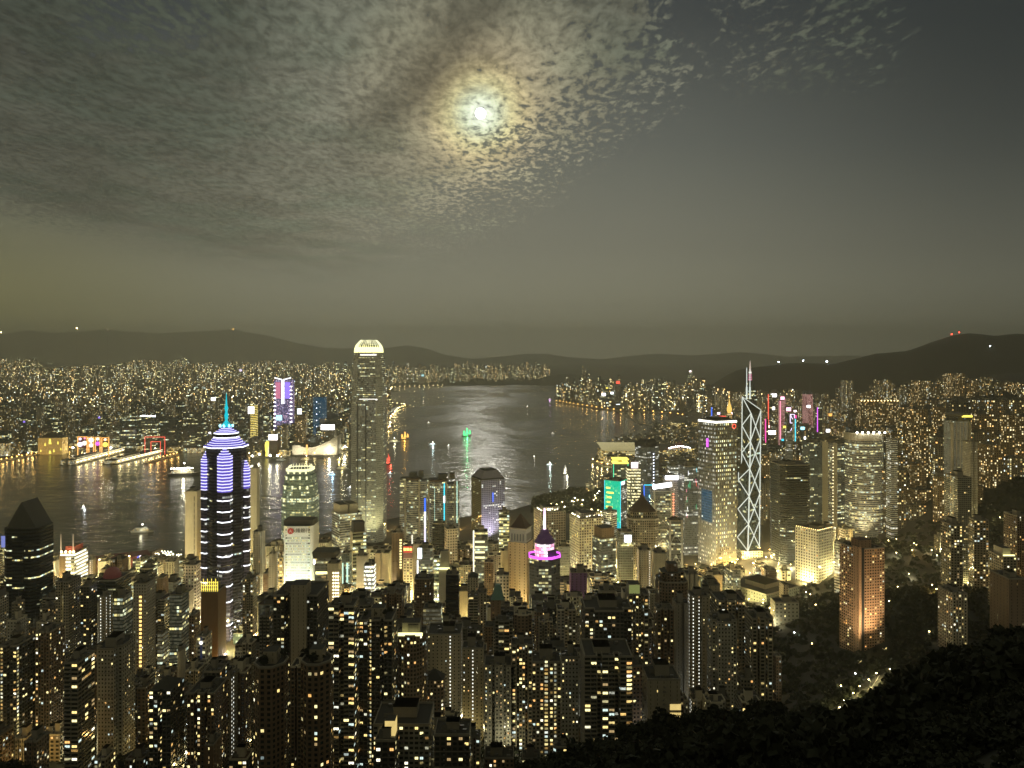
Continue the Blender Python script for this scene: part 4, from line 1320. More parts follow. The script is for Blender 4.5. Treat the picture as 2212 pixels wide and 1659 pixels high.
# ---- what sets single towers apart
for lb, (root, I, row) in BUILT.items():
    ex, Y = row[11], row[6]
    w, d, H, rnd, poly = I['w'], I['d'], I['H'], I['rnd'], I['poly']
    fy = -d / 2
    if 'peak' in ex:
        b = MB()
        rh = min(w, d) * .38
        b.prism(poly if len(poly) == 4 else fpoly('rect', w * .8, d * .8), H, H + rh, 'roof_dark', 'roof_dark', taper=.12)
        b.build('roof', root)
    if 'garden' in ex:
        b = MB()
        b.ring(poly, .6, H, H + 1.2, 'concrete')
        b.build('parapet', root)
        b = MB()
        b.box(-w * .2, w * .2, -d * .15, d * .25, H, H + 7, 'home_bare', 'roof_dark')
        b.build('penthouse', root)
    if 'shaft' in ex:
        a0, a1, ay = ex['shaft']
        b = MB()
        b.box(lx(I, a0, Y - 4), lx(I, a1, Y - 4), fy - 4, fy + 12, -22, lz(I, ay, Y - 4), 'home_bare')
        b.build('lift_shaft', root)
    if 'terrace' in ex:
        b = MB()
        b.box(-w * .42, w * .42, fy + 1.0, fy + 2.2, H + .4, H + 2.6, 'crown_gold')
        b.build('terrace_lamp', root)
        b = MB()
        b.box(-w * .30, w * .30, fy + 6, d * .3, H, H + 9, 'cream_wall', 'roof_dark')
        b.build('penthouse', root)
    if 'glowroom' in ex:
        b = MB()
        b.box(-w * .1, w * .42, -d * .1, d * .4, H, H + 9, 'room_glow', 'roof_dark')
        b.build('roof_room', root)
    if 'greenbox' in ex:
        b = MB()
        b.box(-w * .45, w * .10, fy + 3, d * .3, H, H + 9, 'cream_wall', 'roof_dark')
        b.face([(-w * .43, fy + 2.95, H + .6), (w * .08, fy + 2.95, H + .6), (w * .08, fy + 2.95, H + 8.4), (-w * .43, fy + 2.95, H + 8.4)], 'green_wash')
        b.build('roof_box', root)
    if 'yt2' in ex:
        b = MB()
        H2 = lz(I, ex['yt2'], Y)
        b.prism(fpoly('cross', w * .8, d * .8), H, H + (H2 - H) * .6, 'home_brown', 'roof_dark')
        b.prism(fpoly('rect', w * .36, d * .36), H + (H2 - H) * .6, H2 + 2, 'bare_brown', 'roof_dark')
        b.build('upper_storeys', root)
    if 'litcorner' in ex:
        b = MB()
        for k in range(4):
            b.box(w * .18, w * .5 + .3, fy - .3, fy + 8, H - 40 + k * 6.2, H - 35.8 + k * 6.2, 'room_glow')
        b.build('glass_corner', root)
    if 'stair' in ex or 'amberstair' in ex:
        mt = 'window_cream' if 'stair' in ex else 'lamp_amber_window'
        x = 0.0 if 'stair' in ex else w * .05
        yy = fy + d * .28 if 'stair' in ex else fy
        for k in range(17 if 'stair' in ex else 26):
            b = MB()
            z = H - 14 - k * 4.1
            b.box(x - 1.2, x + 1.2, yy - .3, yy, z, z + 2.1, mt)
            b.build('stair_window', root)
    if 'slot' in ex:
        for k in range(12):
            b = MB()
            z = H - 8 - k * 10.5
            b.box(w * .24, w * .30, fy - .15, fy + .2, z - 8.5, z, 'dark_steel')
            b.build('slot_window', root)
        for x in (-w * .5, w * .12, w * .36):
            b = MB()
            b.box(x, x + w * .06, fy - .8, fy, -3, H, 'cream_wall')
            b.build('pier', root)
    if 'dots' in ex:
        for c in range(ex['dots']):
            for k in range(11):
                b = MB()
                x = w * (.02 + .2 * c) if ex['dots'] > 1 else w * .36
                z = H - 12 - k * 4.4
                if ex['dots'] > 1:
                    b.ball((x, fy - .4, z), 1.05, 'window_lamp', 8, 5)
                else:
                    b.box(x - 1.6, x + 1.6, fy - .6, fy, z, z + 2.4, 'window_cream')
                b.build('stair_lamp' if ex['dots'] > 1 else 'bay_window', root)
    if 'scaff' in ex:
        b = MB()
        for i in range(9):
            x = -w / 2 + w * i / 8
            b.tube((x, fy, H), (x, fy, H + 12 + 3 * (i % 2)), .3, 'strip_yellow', 4)
        for zz_ in (3, 7, 11):
            b.tube((-w / 2, fy, H + zz_), (w / 2, fy, H + zz_), .25, 'strip_yellow', 4)
        b.build('scaffold', root)
        b = MB()
        for k in range(5):
            b.box(-w / 2 - .5, w / 2 + .5, fy - .6, fy - .1, H - 12 - k * 19, H - 11.2 - k * 19, 'brown_net')
        b.box(-w / 2 - .3, w / 2 + .3, fy - .4, d / 2, H - 110, H - 2, 'brown_net')
        b.build('safety_net', root)
        b = MB()
        b.tube((w * .3, 0, H), (w * .3, 0, H + 24), .7, 'steel', 4)
        b.tube((w * .3 - 8, 0, H + 22), (w * .3 + 22, 0, H + 30), .5, 'steel', 4)
        b.build('crane', root)
    if 'clock' in ex:
        b = MB()
        b.box(-w * .1, w * .1, fy - .5, fy, 0, H, 'window_blue_dark')
        b.build('central_strip', root)
        b = MB()
        b.tube((0, fy - .9, H - 6), (0, fy - .5, H - 6), 2.0, 'screen_dim', 16)
        b.build('clock_face', root)
    if 'dome' in ex:
        b = MB()
        b.lathe([(w * .40, H), (w * .38, H + 5), (w * .30, H + 9), (w * .16, H + 12), (0, H + 13)], 'red_dome', 20, -w * .05, 0)
        b.build('dome', root)
    if 'lantern' in ex:
        b = MB()
        b.box(-w * .34, w * .34, -d * .3, d * .3, H, H + 10, 'red_paint', 'roof_brown')
        b.build('lantern_storey', root)
        for x in (-w * .45, w * .4):
            b = MB()
            b.tube((x, fy, H), (x, fy, H + 32), .9, 'mast_lit', 5, .2)
            b.build('mast', root)
        for x in (-w * .4, -w * .1, w * .2, w * .45):
            b = MB()
            b.ball((x, fy - .5, H + 3), 1.6, 'lamp_warm', 6, 4)
            b.build('roof_lamp', root)
        b = MB()
        b.box(-w * .55, -w * .12, fy - .6, fy + d + .6, -3, H - 4, 'bare_brown')
        b.build('side_wing', root)
    if 'gable' in ex:
        b = MB()
        ry = 30
        b.face([(-w * .42, -d * .38, H), (w * .42, -d * .38, H), (0, -d * .38, H + ry)], 'roof_grey')
        b.face([(w * .42, d * .4, H), (-w * .42, d * .4, H), (0, d * .4, H + ry)], 'roof_grey')
        b.face([(w * .42, -d * .38, H), (w * .42, d * .4, H), (0, d * .4, H + ry), (0, -d * .38, H + ry)], 'roof_grey')
        b.face([(-w * .42, d * .4, H), (-w * .42, -d * .38, H), (0, -d * .38, H + ry), (0, d * .4, H + ry)], 'roof_grey')
        b.build('roof', root)
        b = MB()
        b.box(-w * .14, w * .16, fy - 3.0, fy, -22, H - 14, 'curtain_dark')
        b.build('front_bay', root)
        panel('side_screen', root, -w * .49, -w * .36, fy - .2, H - 22, H - 8, 'screen_blue_dim')
    if 'tilt' in ex:
        b = MB()
        b.prism([(-w * .55, fy - 2), (w * .5, fy - 2), (w * .5, d * .3), (-w * .55, d * .3)], H, H + 9, 'roof_dark', 'roof_grey', shift=(-2, 0))
        b.build('tilted_roof', root)
        for k in range(4):
            b = MB()
            b.box(-w * .46, w * .28, fy - .25, fy, H - 22 - k * 15, H - 18.5 - k * 15, 'crown_gold')
            b.build('lit_floor', root)
        panel('side_sign', root, -w * .56, -w * .46, fy - 1.5, H - 8, H - 1, 'screen_white')
    if 'blank' in ex:
        b = MB()
        for x in (-.30, .16):
            b.box(w * (x - .16), w * (x + .20), -d * .4, d * .4, H, H + 16, 'cream_wall', 'roof_grey')
        b.build('roof_block', root)
    if 'blackbox' in ex or 'darkbox' in ex:
        b = MB()
        b.box(-w * .42, w * .42, -d * .42, d * .42, H + .02, H + (16 if 'blackbox' in ex else 17), 'dark_steel' if 'blackbox' in ex else 'bare_brown', 'roof_dark')
        b.build('roof_box', root)
    if 'mint' in ex:
        for x in (-w * .5, w * .1):
            b = MB()
            b.box(x, x + w * .22, fy - .8, fy, -3, H - 14, 'strip_mint')
            b.build('light_fin', root)
    if 'redsign' in ex:
        panel('sign_board', root, -w / 2, w / 2, fy - .3, H - 9, H + 2, 'sign_red')
        lettering('國寶金', w * .31, 'strip_yellow_bright', root, (0, fy - 1.1, H - 3.4))
        panel('red_band', root, -w / 2, w / 2, fy - .1, H - 17, H - 10, 'red_panel')
    if 'cornerscreen' in ex:
        panel('corner_screen', root, -w * .56, -w * .24, fy - .6, H - 14, H + 2, 'screen_cool')
        b = MB()
        b.box(-w * .60, -w * .52, fy - 1.2, fy - .2, H - 66, H - 16, 'strip_white')
        b.build('light_fin', root)
    if 'floodcrown' in ex:
        b = MB()
        b.prism(fpoly('rect', w * .86, d * .8), H, H + 22, 'cream_wall', 'roof_grey', taper=.82)
        b.build('crown', root)
        b = MB()
        b.box(-w * .48, w * .48, fy - 2.2, fy - .8, H - 1.0, H + 1.6, 'crown_gold')
        b.build('floodlight_row', root)
    if 'fin' in ex:
        b = MB()
        b.box(-w * .55, -w * .44, fy - 1.5, fy, -10, H + 3, 'strip_cream')
        b.build('light_fin', root)
        for k in range(4):
            b = MB()
            b.box(-w * .4, w * .3, fy - .2, fy, H - 16 - k * 8, H - 13 - k * 8, 'crown_white')
            b.build('lit_floor', root)
    if 'fan' in ex:
        b = MB()
        b.prism([(-w * .5, fy - 1), (w * .9, fy - 1), (w * .7, d * .3), (-w * .3, d * .3)], H, H + 16, 'copper_green', 'copper_green', taper=.4)
        b.build('fan_roof', root)
        b = MB()
        b.tube((-w * .9, fy - 2, -10), (-w * .9, fy - 2, H - 6), .8, 'white_wall', 6)
        b.build('pole', root)
    if 'roofgarden' in ex:
        b = MB()
        b.box(-w * .3, w * .35, -d * .2, d * .35, H, H + 7, 'grid_pale', 'roof_grey')
        b.build('roof_pavilion', root)
        for k in range(16):
            b = MB()
            t = rnd.random()
            x, y = (w * (t - .5) * .94, fy * rnd.uniform(.3, .95)) if rnd.random() < .6 else (-w * .47, d * (t - .5) * .9)
            b.tube((x, y, H), (x, y, H + 3), .12, 'steel', 4)
            b.ball((x, y, H + 3.4), .85, 'lamp_garden', 6, 4)
            b.build('roof_lamp', root)
    if 'screen' in ex:
        s0, s1, t0, t1 = ex['screen']
        panel('screen', root, lx(I, s0, Y), lx(I, s1, Y), fy - .5, lz(I, t1, Y), lz(I, t0, Y), 'screen_pink' if Y > 1500 else 'screen_white', 1.2)
    if 'domeroof' in ex:
        b = MB()
        b.prism(fpoly('cham', w * 1.04, d * 1.04), H, H + 3, 'stone', 'roof_brown')
        b.prism(fpoly('cham', w * .88, d * .88), H + 3, H + 13, 'grid_stone', 'roof_brown')
        b.build('cornice', root)
        b = MB()
        b.lathe([(w * .44, H + 13), (w * .36, H + 19), (w * .24, H + 25), (w * .13, H + 31), (w * .07, H + 36), (0, H + 46)], 'roof_brown', 8, a0=math.pi / 8)
        b.build('roof', root)
    if 'truss' in ex:
        for k in range(4):
            z0_ = H - 34 - k * 34
            b = MB()
            b.tube((-w * .42, fy - 1.0, z0_), (0, fy - 1.0, z0_ + 16), .7, 'steel_pale', 5)
            b.tube((w * .42, fy - 1.0, z0_), (0, fy - 1.0, z0_ + 16), .7, 'steel_pale', 5)
            b.tube((-w * .42, fy - 1.0, z0_), (w * .42, fy - 1.0, z0_), .6, 'steel_pale', 5)
            b.build('truss', root)
        for x in (-w * .46, w * .46):
            b = MB()
            b.box(x - 1.5, x + 1.5, fy - 2.0, fy, -5, H + 2, 'steel_pale')
            b.build('column', root)
        if Y > 1300:
            b = MB()
            b.tube((-w * .55, fy - 2, lz(I, 1052, Y)), (w * .45, fy - 2, lz(I, 1046, Y)), 4.2, 'screen_white', 8)
            b.build('screen', root)
            for k in range(11):
                b = MB()
                b.ball((w * .56, fy - 1.5, H - 4 - k * 5.2), 1.3, 'lamp_signal', 6, 4)
                b.build('red_lamp', root)
    if 'cornice' in ex:
        b = MB()
        b.box(-w * .54, w * .54, fy - 2.5, fy - .2, H - 4.5, H + 2.2, 'screen_white')
        b.build('light_cornice', root)
    if 'reflect' in ex:
        for k in range(14):
            b = MB()
            x, z = w * rnd.uniform(-.45, .45), H * rnd.uniform(.35, .96)
            m_ = rnd.choice(['strip_red', 'strip_cyan', 'strip_white', 'strip_pink', 'strip_green'])
            b.box(x, x + .5, fy - .25, fy, z, z + rnd.uniform(5, 14), m_)
            b.build('painted_reflection', root)  # glowing strips painted as coloured reflections on the glass
    if 'green' in ex:
        b = MB()
        b.prism([(-w / 2 - .6, -d / 2 - .6), (w / 2, -d / 2 - .6), (w / 2, -d / 2), (-w / 2, -d / 2)], 0, H - 2, 'curtain_blue', 'roof_dark')
        b.build('side_glazing', root)
        b = MB()
        b.box(-w / 2 - 1.0, -w / 2 - .3, -d * .46, d * .46, H * .40, H - 1, 'led_green')
        b.box(-w / 2 - 1.0, -w / 2 - .3, -d * .46, -d * .28, 10, H * .40, 'led_cyan')
        b.build('light_wall', root)
        b = MB()
        for k in range(5):
            b.box(-w / 2 - 1.2, -w / 2 - .9, d * rnd.uniform(-.1, .3), d * rnd.uniform(.32, .42), H * (.60 + .07 * k), H * (.625 + .07 * k), 'strip_yellow')
        b.build('light_picture', root)
        panel('screen', root, -w * .46, w * .1, -d / 2 - .8, H - 8, H - 1, 'screen_cool')
        b = MB()
        b.tube((-w / 2 - .6, -d / 2 - .6, 4), (-w / 2 - .6, -d / 2 - .6, H), .5, 'strip_cyan', 4)
        b.tube((-w / 2 - .6, d / 2, H * .4), (-w / 2 - .6, d / 2, H), .5, 'strip_cyan', 4)
        b.build('light_edge', root)
    if 'neon' in ex:
        mt = ex['neon']
        for x in (-w * .52, w * .52):
            strip(root, (x, fy - .5, H * .45), (x, fy - .5, H + 4), .8, mt)
        if mt == 'strip_blue':
            strip(root, (-w * .52, fy - .5, H * .62), (w * .2, fy - .5, H * .62), .8, mt)
            strip(root, (w * .2, fy - .5, H * .62), (w * .2, fy - .5, H * .3), .8, mt)
            strip(root, (-w * .52, fy - .5, H + 4), (w * .52, fy - .5, H + 4), .8, 'strip_cyan')
            b = MB()
            for k in range(3):
                b.ball((w * .2 + k * 3, fy - 1, H * .86 - k * 9), 4.0 - k * .5, 'strip_cyan_bright', 8, 5)
            b.build('figure_sign', root)
        else:
            for zz_ in (H + 1, H + 9):
                b = MB()
                b.box(-w * .56, w * .56, fy - 1, d * .4, zz_, zz_ + 3.4, 'strip_yellow')
                b.build('roof_light', root)
    if 'blacktop' in ex:
        b = MB()
        b.prism(fpoly('rect', w * 1.03, d * 1.03), H, H + 10, 'dark_steel', 'roof_dark')
        b.prism(fpoly('rect', w * .8, d * .8), H + 10, H + 17, 'dark_steel', 'roof_dark', taper=.8)
        b.build('roof', root)
        for k in range(12):
            b = MB()
            b.ball((w * .04, -d / 2 - 1, H - 18 - k * 7.5), 1.4, 'lamp_blue_white', 6, 4)
            b.build('facade_lamp', root)
        b = MB()
        b.box(-w * .4, w * .48, -d / 2 - 1.4, -d / 2 - .2, H - 108, H - 100, 'screen_blue_lit')
        b.build('rooftop_sign', root)
    if 'ribcorner' in ex:
        b = MB()
        b.box(-w / 2 - .6, -w / 2, -d * .5, d * .5, -3, H, 'ribbon_beige')
        b.box(-w / 2 - .9, -w / 2 - .55, -d * .5, -d * .22, -3, H + 2, 'cream_wall')
        b.box(-w / 2 - .9, -w / 2 - .55, d * .1, d * .5, -3, H + 2, 'cream_wall')
        b.build('corner_wall', root)
        for k in range(24):
            b = MB()
            b.ball((-w / 2 - 1.2, -d * .24, H - 8 - k * 7), .8, 'window_lamp', 6, 4)
            b.build('edge_lamp', root)
    if 'rim' in ex:
        b = MB()
        b.prism(fpoly('bow', w * 1.02, d * 1.02), H - 1, H + 15, 'cream_wall', 'roof_grey')
        b.build('rim', root)
        for k in range(6):
            b = MB()
            b.ball((w * (k - 2.5) * .16, -d * .55, H + 17), 1.9, 'lamp_white', 6, 4)
            b.build('roof_lamp', root)
    if 'garland' in ex:
        for k in range(22):
            b = MB()
            if k < 11:
                b.ball((-w / 2 + w * (k + .5) / 11, -d / 2 + .6, H + 1.6), .75, 'lamp_garland', 6, 4)
            else:
                b.ball((-w / 2 + .6, -d / 2 + d * (k - 10.5) / 11, H + 1.6), .75, 'lamp_garland', 6, 4)
            b.build('roof_lamp', root)
    if 'orange' in ex:
        b = MB()
        zt = lz(I, 1171, Y)
        e = .26
        b.box(-w * .32, w * .12, -d * .32, d * .12, H, zt, 'home_orange_bare', 'roof_brown')
        b.build('lift_tower', root)
        b = MB()
        b.box(-w / 2 - .4, -w / 2 + w * .07, -d / 2 - .4, -d / 2 + d * .30, -20, H + 3, 'home_orange_bare', 'roof_brown')
        b.build('corner_wing', root)
        b = MB()
        b.box(-w / 2 + w * .09, -w / 2 + w * .20, -d / 2 - .25, -d / 2 + .1, -20, H + 2, 'dark_steel')
        b.build('dark_slot', root)
    if 'saucer' in ex:
        b = MB()
        b.lathe([(w * .30, H), (w * .34, H + 8), (w * .56, H + 11), (w * .56, H + 15), (w * .2, H + 17), (0, H + 18)], 'tank_wall', 20)
        b.build('saucer_roof', root)
        b = MB()
        b.box(w * .02, w * .56, -d * .52, -d * .46, H + 8, H + 12, 'strip_yellow')
        b.build('roof_light', root)
        for k in range(6):
            b = MB()
            x = w * (-.48 + .19 * k)
            b.box(x - .7, x + .7, fy - 1.2, fy + d * .2, -5, H - 2, 'cream_wall')
            b.build('fin', root)


# ------------------------------------------------------------------ landmark towers
SK = 'skyscraper'


def root_at(name, label, cat, px, Y, rz=0.0, zb=None, yv=None, x0=None, x1=None, rad=40):
    X = wx(px, Y)
    gz = ground_z(X, Y) if zb is None else zb
    r = thing(name, label, cat, (X, Y, gz), rz)
    if yv:
        EXPL.append((x0, x1, yv, Y))
    FOOT.append((X, Y, rad))
    return r, gz


# -- tallest tower, glowing claw crown
Y = 1580 + 34
r, gz = root_at(SK, 'tallest skyscraper with a glowing crown of claws, alone at the waterfront', 'skyscraper', 797, Y, yv=1182, x0=760, x1=834)
px2m = 1580 / FOC
W = 71 * px2m


def zof(py, Yf=1580):
    return wz(py, Yf) - gz


def notched(w):
    a, c, n = w / 2, w * .20, w * .10
    return [(-a + c, -a), (a - c, -a), (a, -a + c), (a, a - c), (a - c, a), (-a + c, a), (-a, a - c), (-a, -a + c)]


sides = {7: 'fins_pale', 1: 'fins_pale'}
stages = [(-3, 868, 1.0, 'lower_shaft'), (868, 815, .955, 'middle_shaft'), (815, 775, .90, 'upper_shaft'), (775, 763, .84, 'top_storeys')]
zl = -3.0
for k, (a, bq, sc_, nm) in enumerate(stages):
    zt = zof(bq)
    b = MB()
    b.prism(notched(W * sc_), zl, zt, 'fins_olive', 'roof_dark', sides=sides, taper=.985, seed=k * 31)
    b.build(nm, r)
    b = MB()
    e = W * sc_ * .985
    b.ring(notched(e), 1.2, zt - 1.5, zt + 1.6, 'concrete')
    b.build('ledge', r)
    zl = zt
# two dark vertical recesses on the harbour-side corners of the front
b = MB()
for x in (-.27, -.02):
    b.box(W * x, W * (x + .035), -W / 2 - .35, -W / 2 + .1, 0, zof(872), 'dark_steel')
b.build('recess', r)
cz0, cz1 = zof(763), zof(735)
b = MB()
b.prism(notched(W * .80), cz0, cz0 + 13, 'crown_gold', 'roof_dark', taper=.92)
b.prism(notched(W * .56), cz0 + 13, cz0 + 20, 'crown_glass', 'roof_dark', taper=.8)
cr = b.build('crown', r)
for i in range(40):
    t = 2 * math.pi * i / 40
    q = 1 / max(abs(math.cos(t)), abs(math.sin(t)))
    q = min(q, 1.2)
    ux, uy = math.cos(t) * q, math.sin(t) * q
    b = MB()
    rad = W * .41
    pts_ = [(rad, cz0 + 1), (rad * .97, cz0 + 10), (rad * .88, cz0 + 17), (rad * .74, cz0 + 22), (rad * .56, cz1 + 1)]
    for (ra, za), (rb, zb_) in zip(pts_, pts_[1:]):
        b.tube((ux * ra, uy * ra, za), (ux * rb, uy * rb, zb_), .55, 'crown_gold' if za < cz0 + 12 else 'crown_white', 4)
    b.build('claw', cr)
for zc, wq in ((zof(868) + 3, .955), (zof(768), .86)):
    b = MB()
    b.box(-W * wq * .22, W * wq * .36, -W * wq * .49 - .6, -W * wq * .49, zc, zc + 3.0, 'screen_dim')
    b.build('lit_band', r)

# -- its little sister with a lit comb crown
Y = 1450 + 24
r, gz = root_at(SK, 'green glass tower with a lit comb crown behind the white bank tower', 'skyscraper', 649, Y, yv=1128, x0=613, x1=686, rad=45)
W = 72 * 1450 / FOC


def zof(py, Yf=1450):
    return wz(py, Yf) - gz


zs = [(-3, 1075, 1.0), (1075, 1048, .93), (1048, 1028, .84), (1028, 1016, .74)]
zl = -3.0
for k, (a, bq, s_) in enumerate(zs):
    zt = zof(bq)
    b = MB()
    b.prism(notched(W * s_), zl, zt, 'curtain_mint', 'roof_dark', taper=.985, seed=17 * k)
    b.build('shaft', r)
    for sx in (-.36, -.12, .12, .36):
        b = MB()
        b.box(W * s_ * sx - 1.4, W * s_ * sx + 1.4, -W * s_ * .5 - .5, -W * s_ * .5 + .5, zt - 7, zt - 1, 'crown_white')
        b.build('lit_notch', r)
    zl = zt
for i in range(26):
    t = 2 * math.pi * i / 26
    q = min(1 / max(abs(math.cos(t)), abs(math.sin(t))), 1.2)
    ux, uy = math.cos(t) * q, math.sin(t) * q
    b = MB()
    b.tube((ux * W * .37, uy * W * .37, zl - 4), (ux * W * .30, uy * W * .30, zof(1008)), .5, 'crown_white', 4)
    b.build('comb_tooth', r)
b = MB()
b.ring(notched(W * .76), 1.0, zl - 3, zl + 2, 'crown_white')
b.build('crown_ring', r)

# -- striped star tower with teal spire
Y = 1000 + 26
r, gz = root_at(SK, 'dark skyscraper striped with violet white light bands under a teal spire', 'skyscraper', 489, Y, yv=1368, x0=437, x1=541, rad=42)


def zof(py, Yf=1003):
    return wz(py, Yf) - gz


U = 1000 / FOC          # metres per picture column at its face
octo = [(U * 42 * math.cos(t), U * 42 * math.sin(t)) for t in [math.pi / 8 + math.pi * i / 4 - math.pi * .5 for i in range(8)]]
b = MB()
b.prism(octo, -20, zof(968), 'stripe_core', 'roof_dark')
b.build('core', r)
bays = [(-39, -10, 12, 978, 'left'), (11, -38, 15, 968, 'mid'), (41, 6, 9, 1000, 'right'), (0, 38, 14, 968, 'back')]
for bx, by, hw, ytop, _ in bays:
    cx_, cy2 = bx * U, by * U
    hexp = [(cx_ + hw * U * 1.05 * math.cos(t), cy2 + hw * U * 1.05 * math.sin(t)) for t in [math.pi / 6 + math.pi * i / 3 for i in range(6)]]
    zt, zd = zof(ytop + 22), zof(1062)
    b = MB()
    b.prism(hexp, -20, zd, 'stripe_bay', None)
    b.prism(hexp, zd, zt, 'stripe_bay_lit', None)
    for k in range(4):                       # stepped cap
        s0 = 1 - k * .23
        hp = [(cx_ + (x - cx_) * s0, cy2 + (y - cy2) * s0) for x, y in hexp]
        b.prism(hp, zt + k * 3.2, zt + (k + 1) * 3.2, 'stripe_bay_lit', 'roof_dark')
    bay = b.build('corner_bay', r)
    zs_ = []
    z = zt
    while z > zd:
        zs_.append(z)
        z -= 4.1
    for py in (1080, 1104, 1126, 1152, 1176, 1200, 1232, 1264, 1298, 1348):
        zs_.append(zof(py))
    for z in zs_:
        b = MB()
        big = [(cx_ + (x - cx_) * 1.035, cy2 + (y - cy2) * 1.035) for x, y in hexp]
        b.ring(big, .8, z - .62, z + .62, 'strip_lilac' if z > zd else 'strip_white')
        b.build('light_band', bay)
    for k in range(4):
        s0 = 1.03 - k * .23
        hp = [(cx_ + (x - cx_) * s0, cy2 + (y - cy2) * s0) for x, y in hexp]
        b = MB()
        b.ring(hp, .8, zt + k * 3.2 + 2.4, zt + k * 3.2 + 3.3, 'strip_lilac')
        b.build('light_band', bay)
# stepped pyramid roof
eave = zof(968)
lv = [(1.10, 0, 2.6), (.93, 2.6, 5.2), (.82, 5.2, 8.0), (.71, 8.0, 10.4), (.62, 12.0, 17.4), (.66, 10.4, 12.0), (.60, 17.4, 19.4), (.48, 19.4, 21.4), (.36, 21.4, 23.4), (.25, 23.4, 25.4)]
b = MB()
for s_, a, c in lv:
    b.prism([(x * s_, y * s_) for x, y in octo], eave + a, eave + c, 'stripe_core' if a == 12.0 else 'stripe_bay_lit', 'roof_dark')
pyr = b.build('pyramid_roof', r)
for s_, a, c in lv:
    b = MB()
    b.ring([(x * (s_ + .025), y * (s_ + .025)) for x, y in octo], .9, eave + a - .5, eave + a + .8, 'strip_white' if a in (0, 12.0, 17.4) else 'strip_lilac')
    b.build('light_band', pyr)
zp = eave + 25.4
sp = zof(850) - zp
b = MB()
b.lathe([(U * 4.0, zp), (U * 2.4, zp + sp * .16), (U * 3.6, zp + sp * .27), (U * 4.4, zp + sp * .34), (U * 2.4, zp + sp * .44), (U * 4.2, zp + sp * .56),
         (U * 2.6, zp + sp * .62), (U * 1.7, zp + sp * .72), (U * .5, zp + sp)], 'spire_teal', 10)
spo = b.build('spire', r)
for i in range(8):
    t = math.pi * i / 4
    b = MB()
    b.tube((U * 13 * math.cos(t), U * 13 * math.sin(t), zp), (U * 2.6 * math.cos(t), U * 2.6 * math.sin(t), zp + sp * .17), .5, 'spire_teal', 5)
    b.ball((U * 14 * math.cos(t), U * 14 * math.sin(t), zp + 1.6), 1.7, 'strip_cyan_bright', 6, 4)
    b.build('spire_stay', spo)

# -- white floodlit bank tower
Y = 1180 + 20
r, gz = root_at(O, 'white floodlit tower with red round logo and black characters on its ribbed front', 'office tower', 650, Y, yv=1286, x0=616, x1=684, rad=32)
W, D = 66 * 1180 / FOC, 36


def zof(py, Yf=1180):
    return wz(py, Yf) - gz


H = zof(1137)
pl = [(-W * .5, -D * .30), (-W * .47, -D * .42), (-W * .40, -D * .5), (W * .40, -D * .5), (W * .47, -D * .42), (W * .5, -D * .30), (W * .5, D * .5), (-W * .5, D * .5)]
b = MB()
b.prism(pl, -4, H, 'white_wall', 'roof_dark', sides={2: 'bank_front'})
b.build('wall', r)
b = MB()
b.box(-W * .48, W * .48, -D * .42, D * .4, H, H + 8, 'roof_dark')
b.build('roof_box', r)
for k in range(20):
    x = -W * .32 + W * .64 * k / 19
    b = MB()
    b.box(x - .28, x + .28, -D * .5 - 1.1, -D * .5, -2, H - .5, 'white_wall')
    b.build('rib', r)
b = MB()
b.box(-W * .36, W * .36, -D * .5 - 1.2, -D * .5 - .95, H - 15.5, H - .4, 'white_wall')
sgp = b.build('sign_panel', r)
b = MB()
b.tube((-W * .225, -D * .5 - 1.9, H - 7.5), (-W * .225, -D * .5 - 1.2, H - 7.5), 4.6, 'logo_red', 24)
ld = b.build('logo_disc', sgp)
lettering('A', 6.4, 'white_wall', sgp, (-W * .225, -D * .5 - 2.1, H - 7.6), name='logo_mark')
lettering('永隆銀行', 7.2, 'roof_dark', sgp, (W * .10, -D * .5 - 1.4, H - 7.2))
for sx in (-.44, 0, .44):
    li = bpy.data.lights.new('floodlight', 'SPOT')
    li.energy = 260000
    li.spot_size = R(70)
    li.spot_blend = .8
    li.color = (.86, 1.0, .86)
    li.shadow_soft_size = 1.5
    lo_ = bpy.data.objects.new('floodlight', li)
    col.objects.link(lo_)
    lo_.parent = r
    lo_.location = (W * sx, -D * .5 - 22, 6)
    lo_.rotation_euler = Vector((0, 22, H * .55)).to_track_quat('-Z', 'Y').to_euler()

# -- round windowed tower with hipped metal roof
r, I = tower(SK, 'lilac lit tower of round windows under a hipped metal roof', 'skyscraper', 1017, 1091, 1038, 1560, style='round_lilac_lit', cor=1040,
             side={3: 'round_olive'}, yv=1172, kit=False, fp='rect')
w, d, H = I['w'], I['d'], I['H']
b = MB()
b.prism(fpoly('rect', w * .97, d * .97), H, H + 3, 'dark_steel', 'roof_dark')
b.prism(fpoly('rect', w * .93, d * .93), H + 3, H + 17, 'lilac_metal', 'lilac_metal', taper=.62)
b.prism(fpoly('rect', w * .50, d * .50), H + 17, H + 20, 'dark_steel', 'roof_dark')
b.build('hipped_roof', r)
b = MB()
b.box(-w * .03, w * .01, -d / 2 - .4, -d / 2, H * .66, H * .80, 'strip_blue')
b.build('blue_emblem', r)

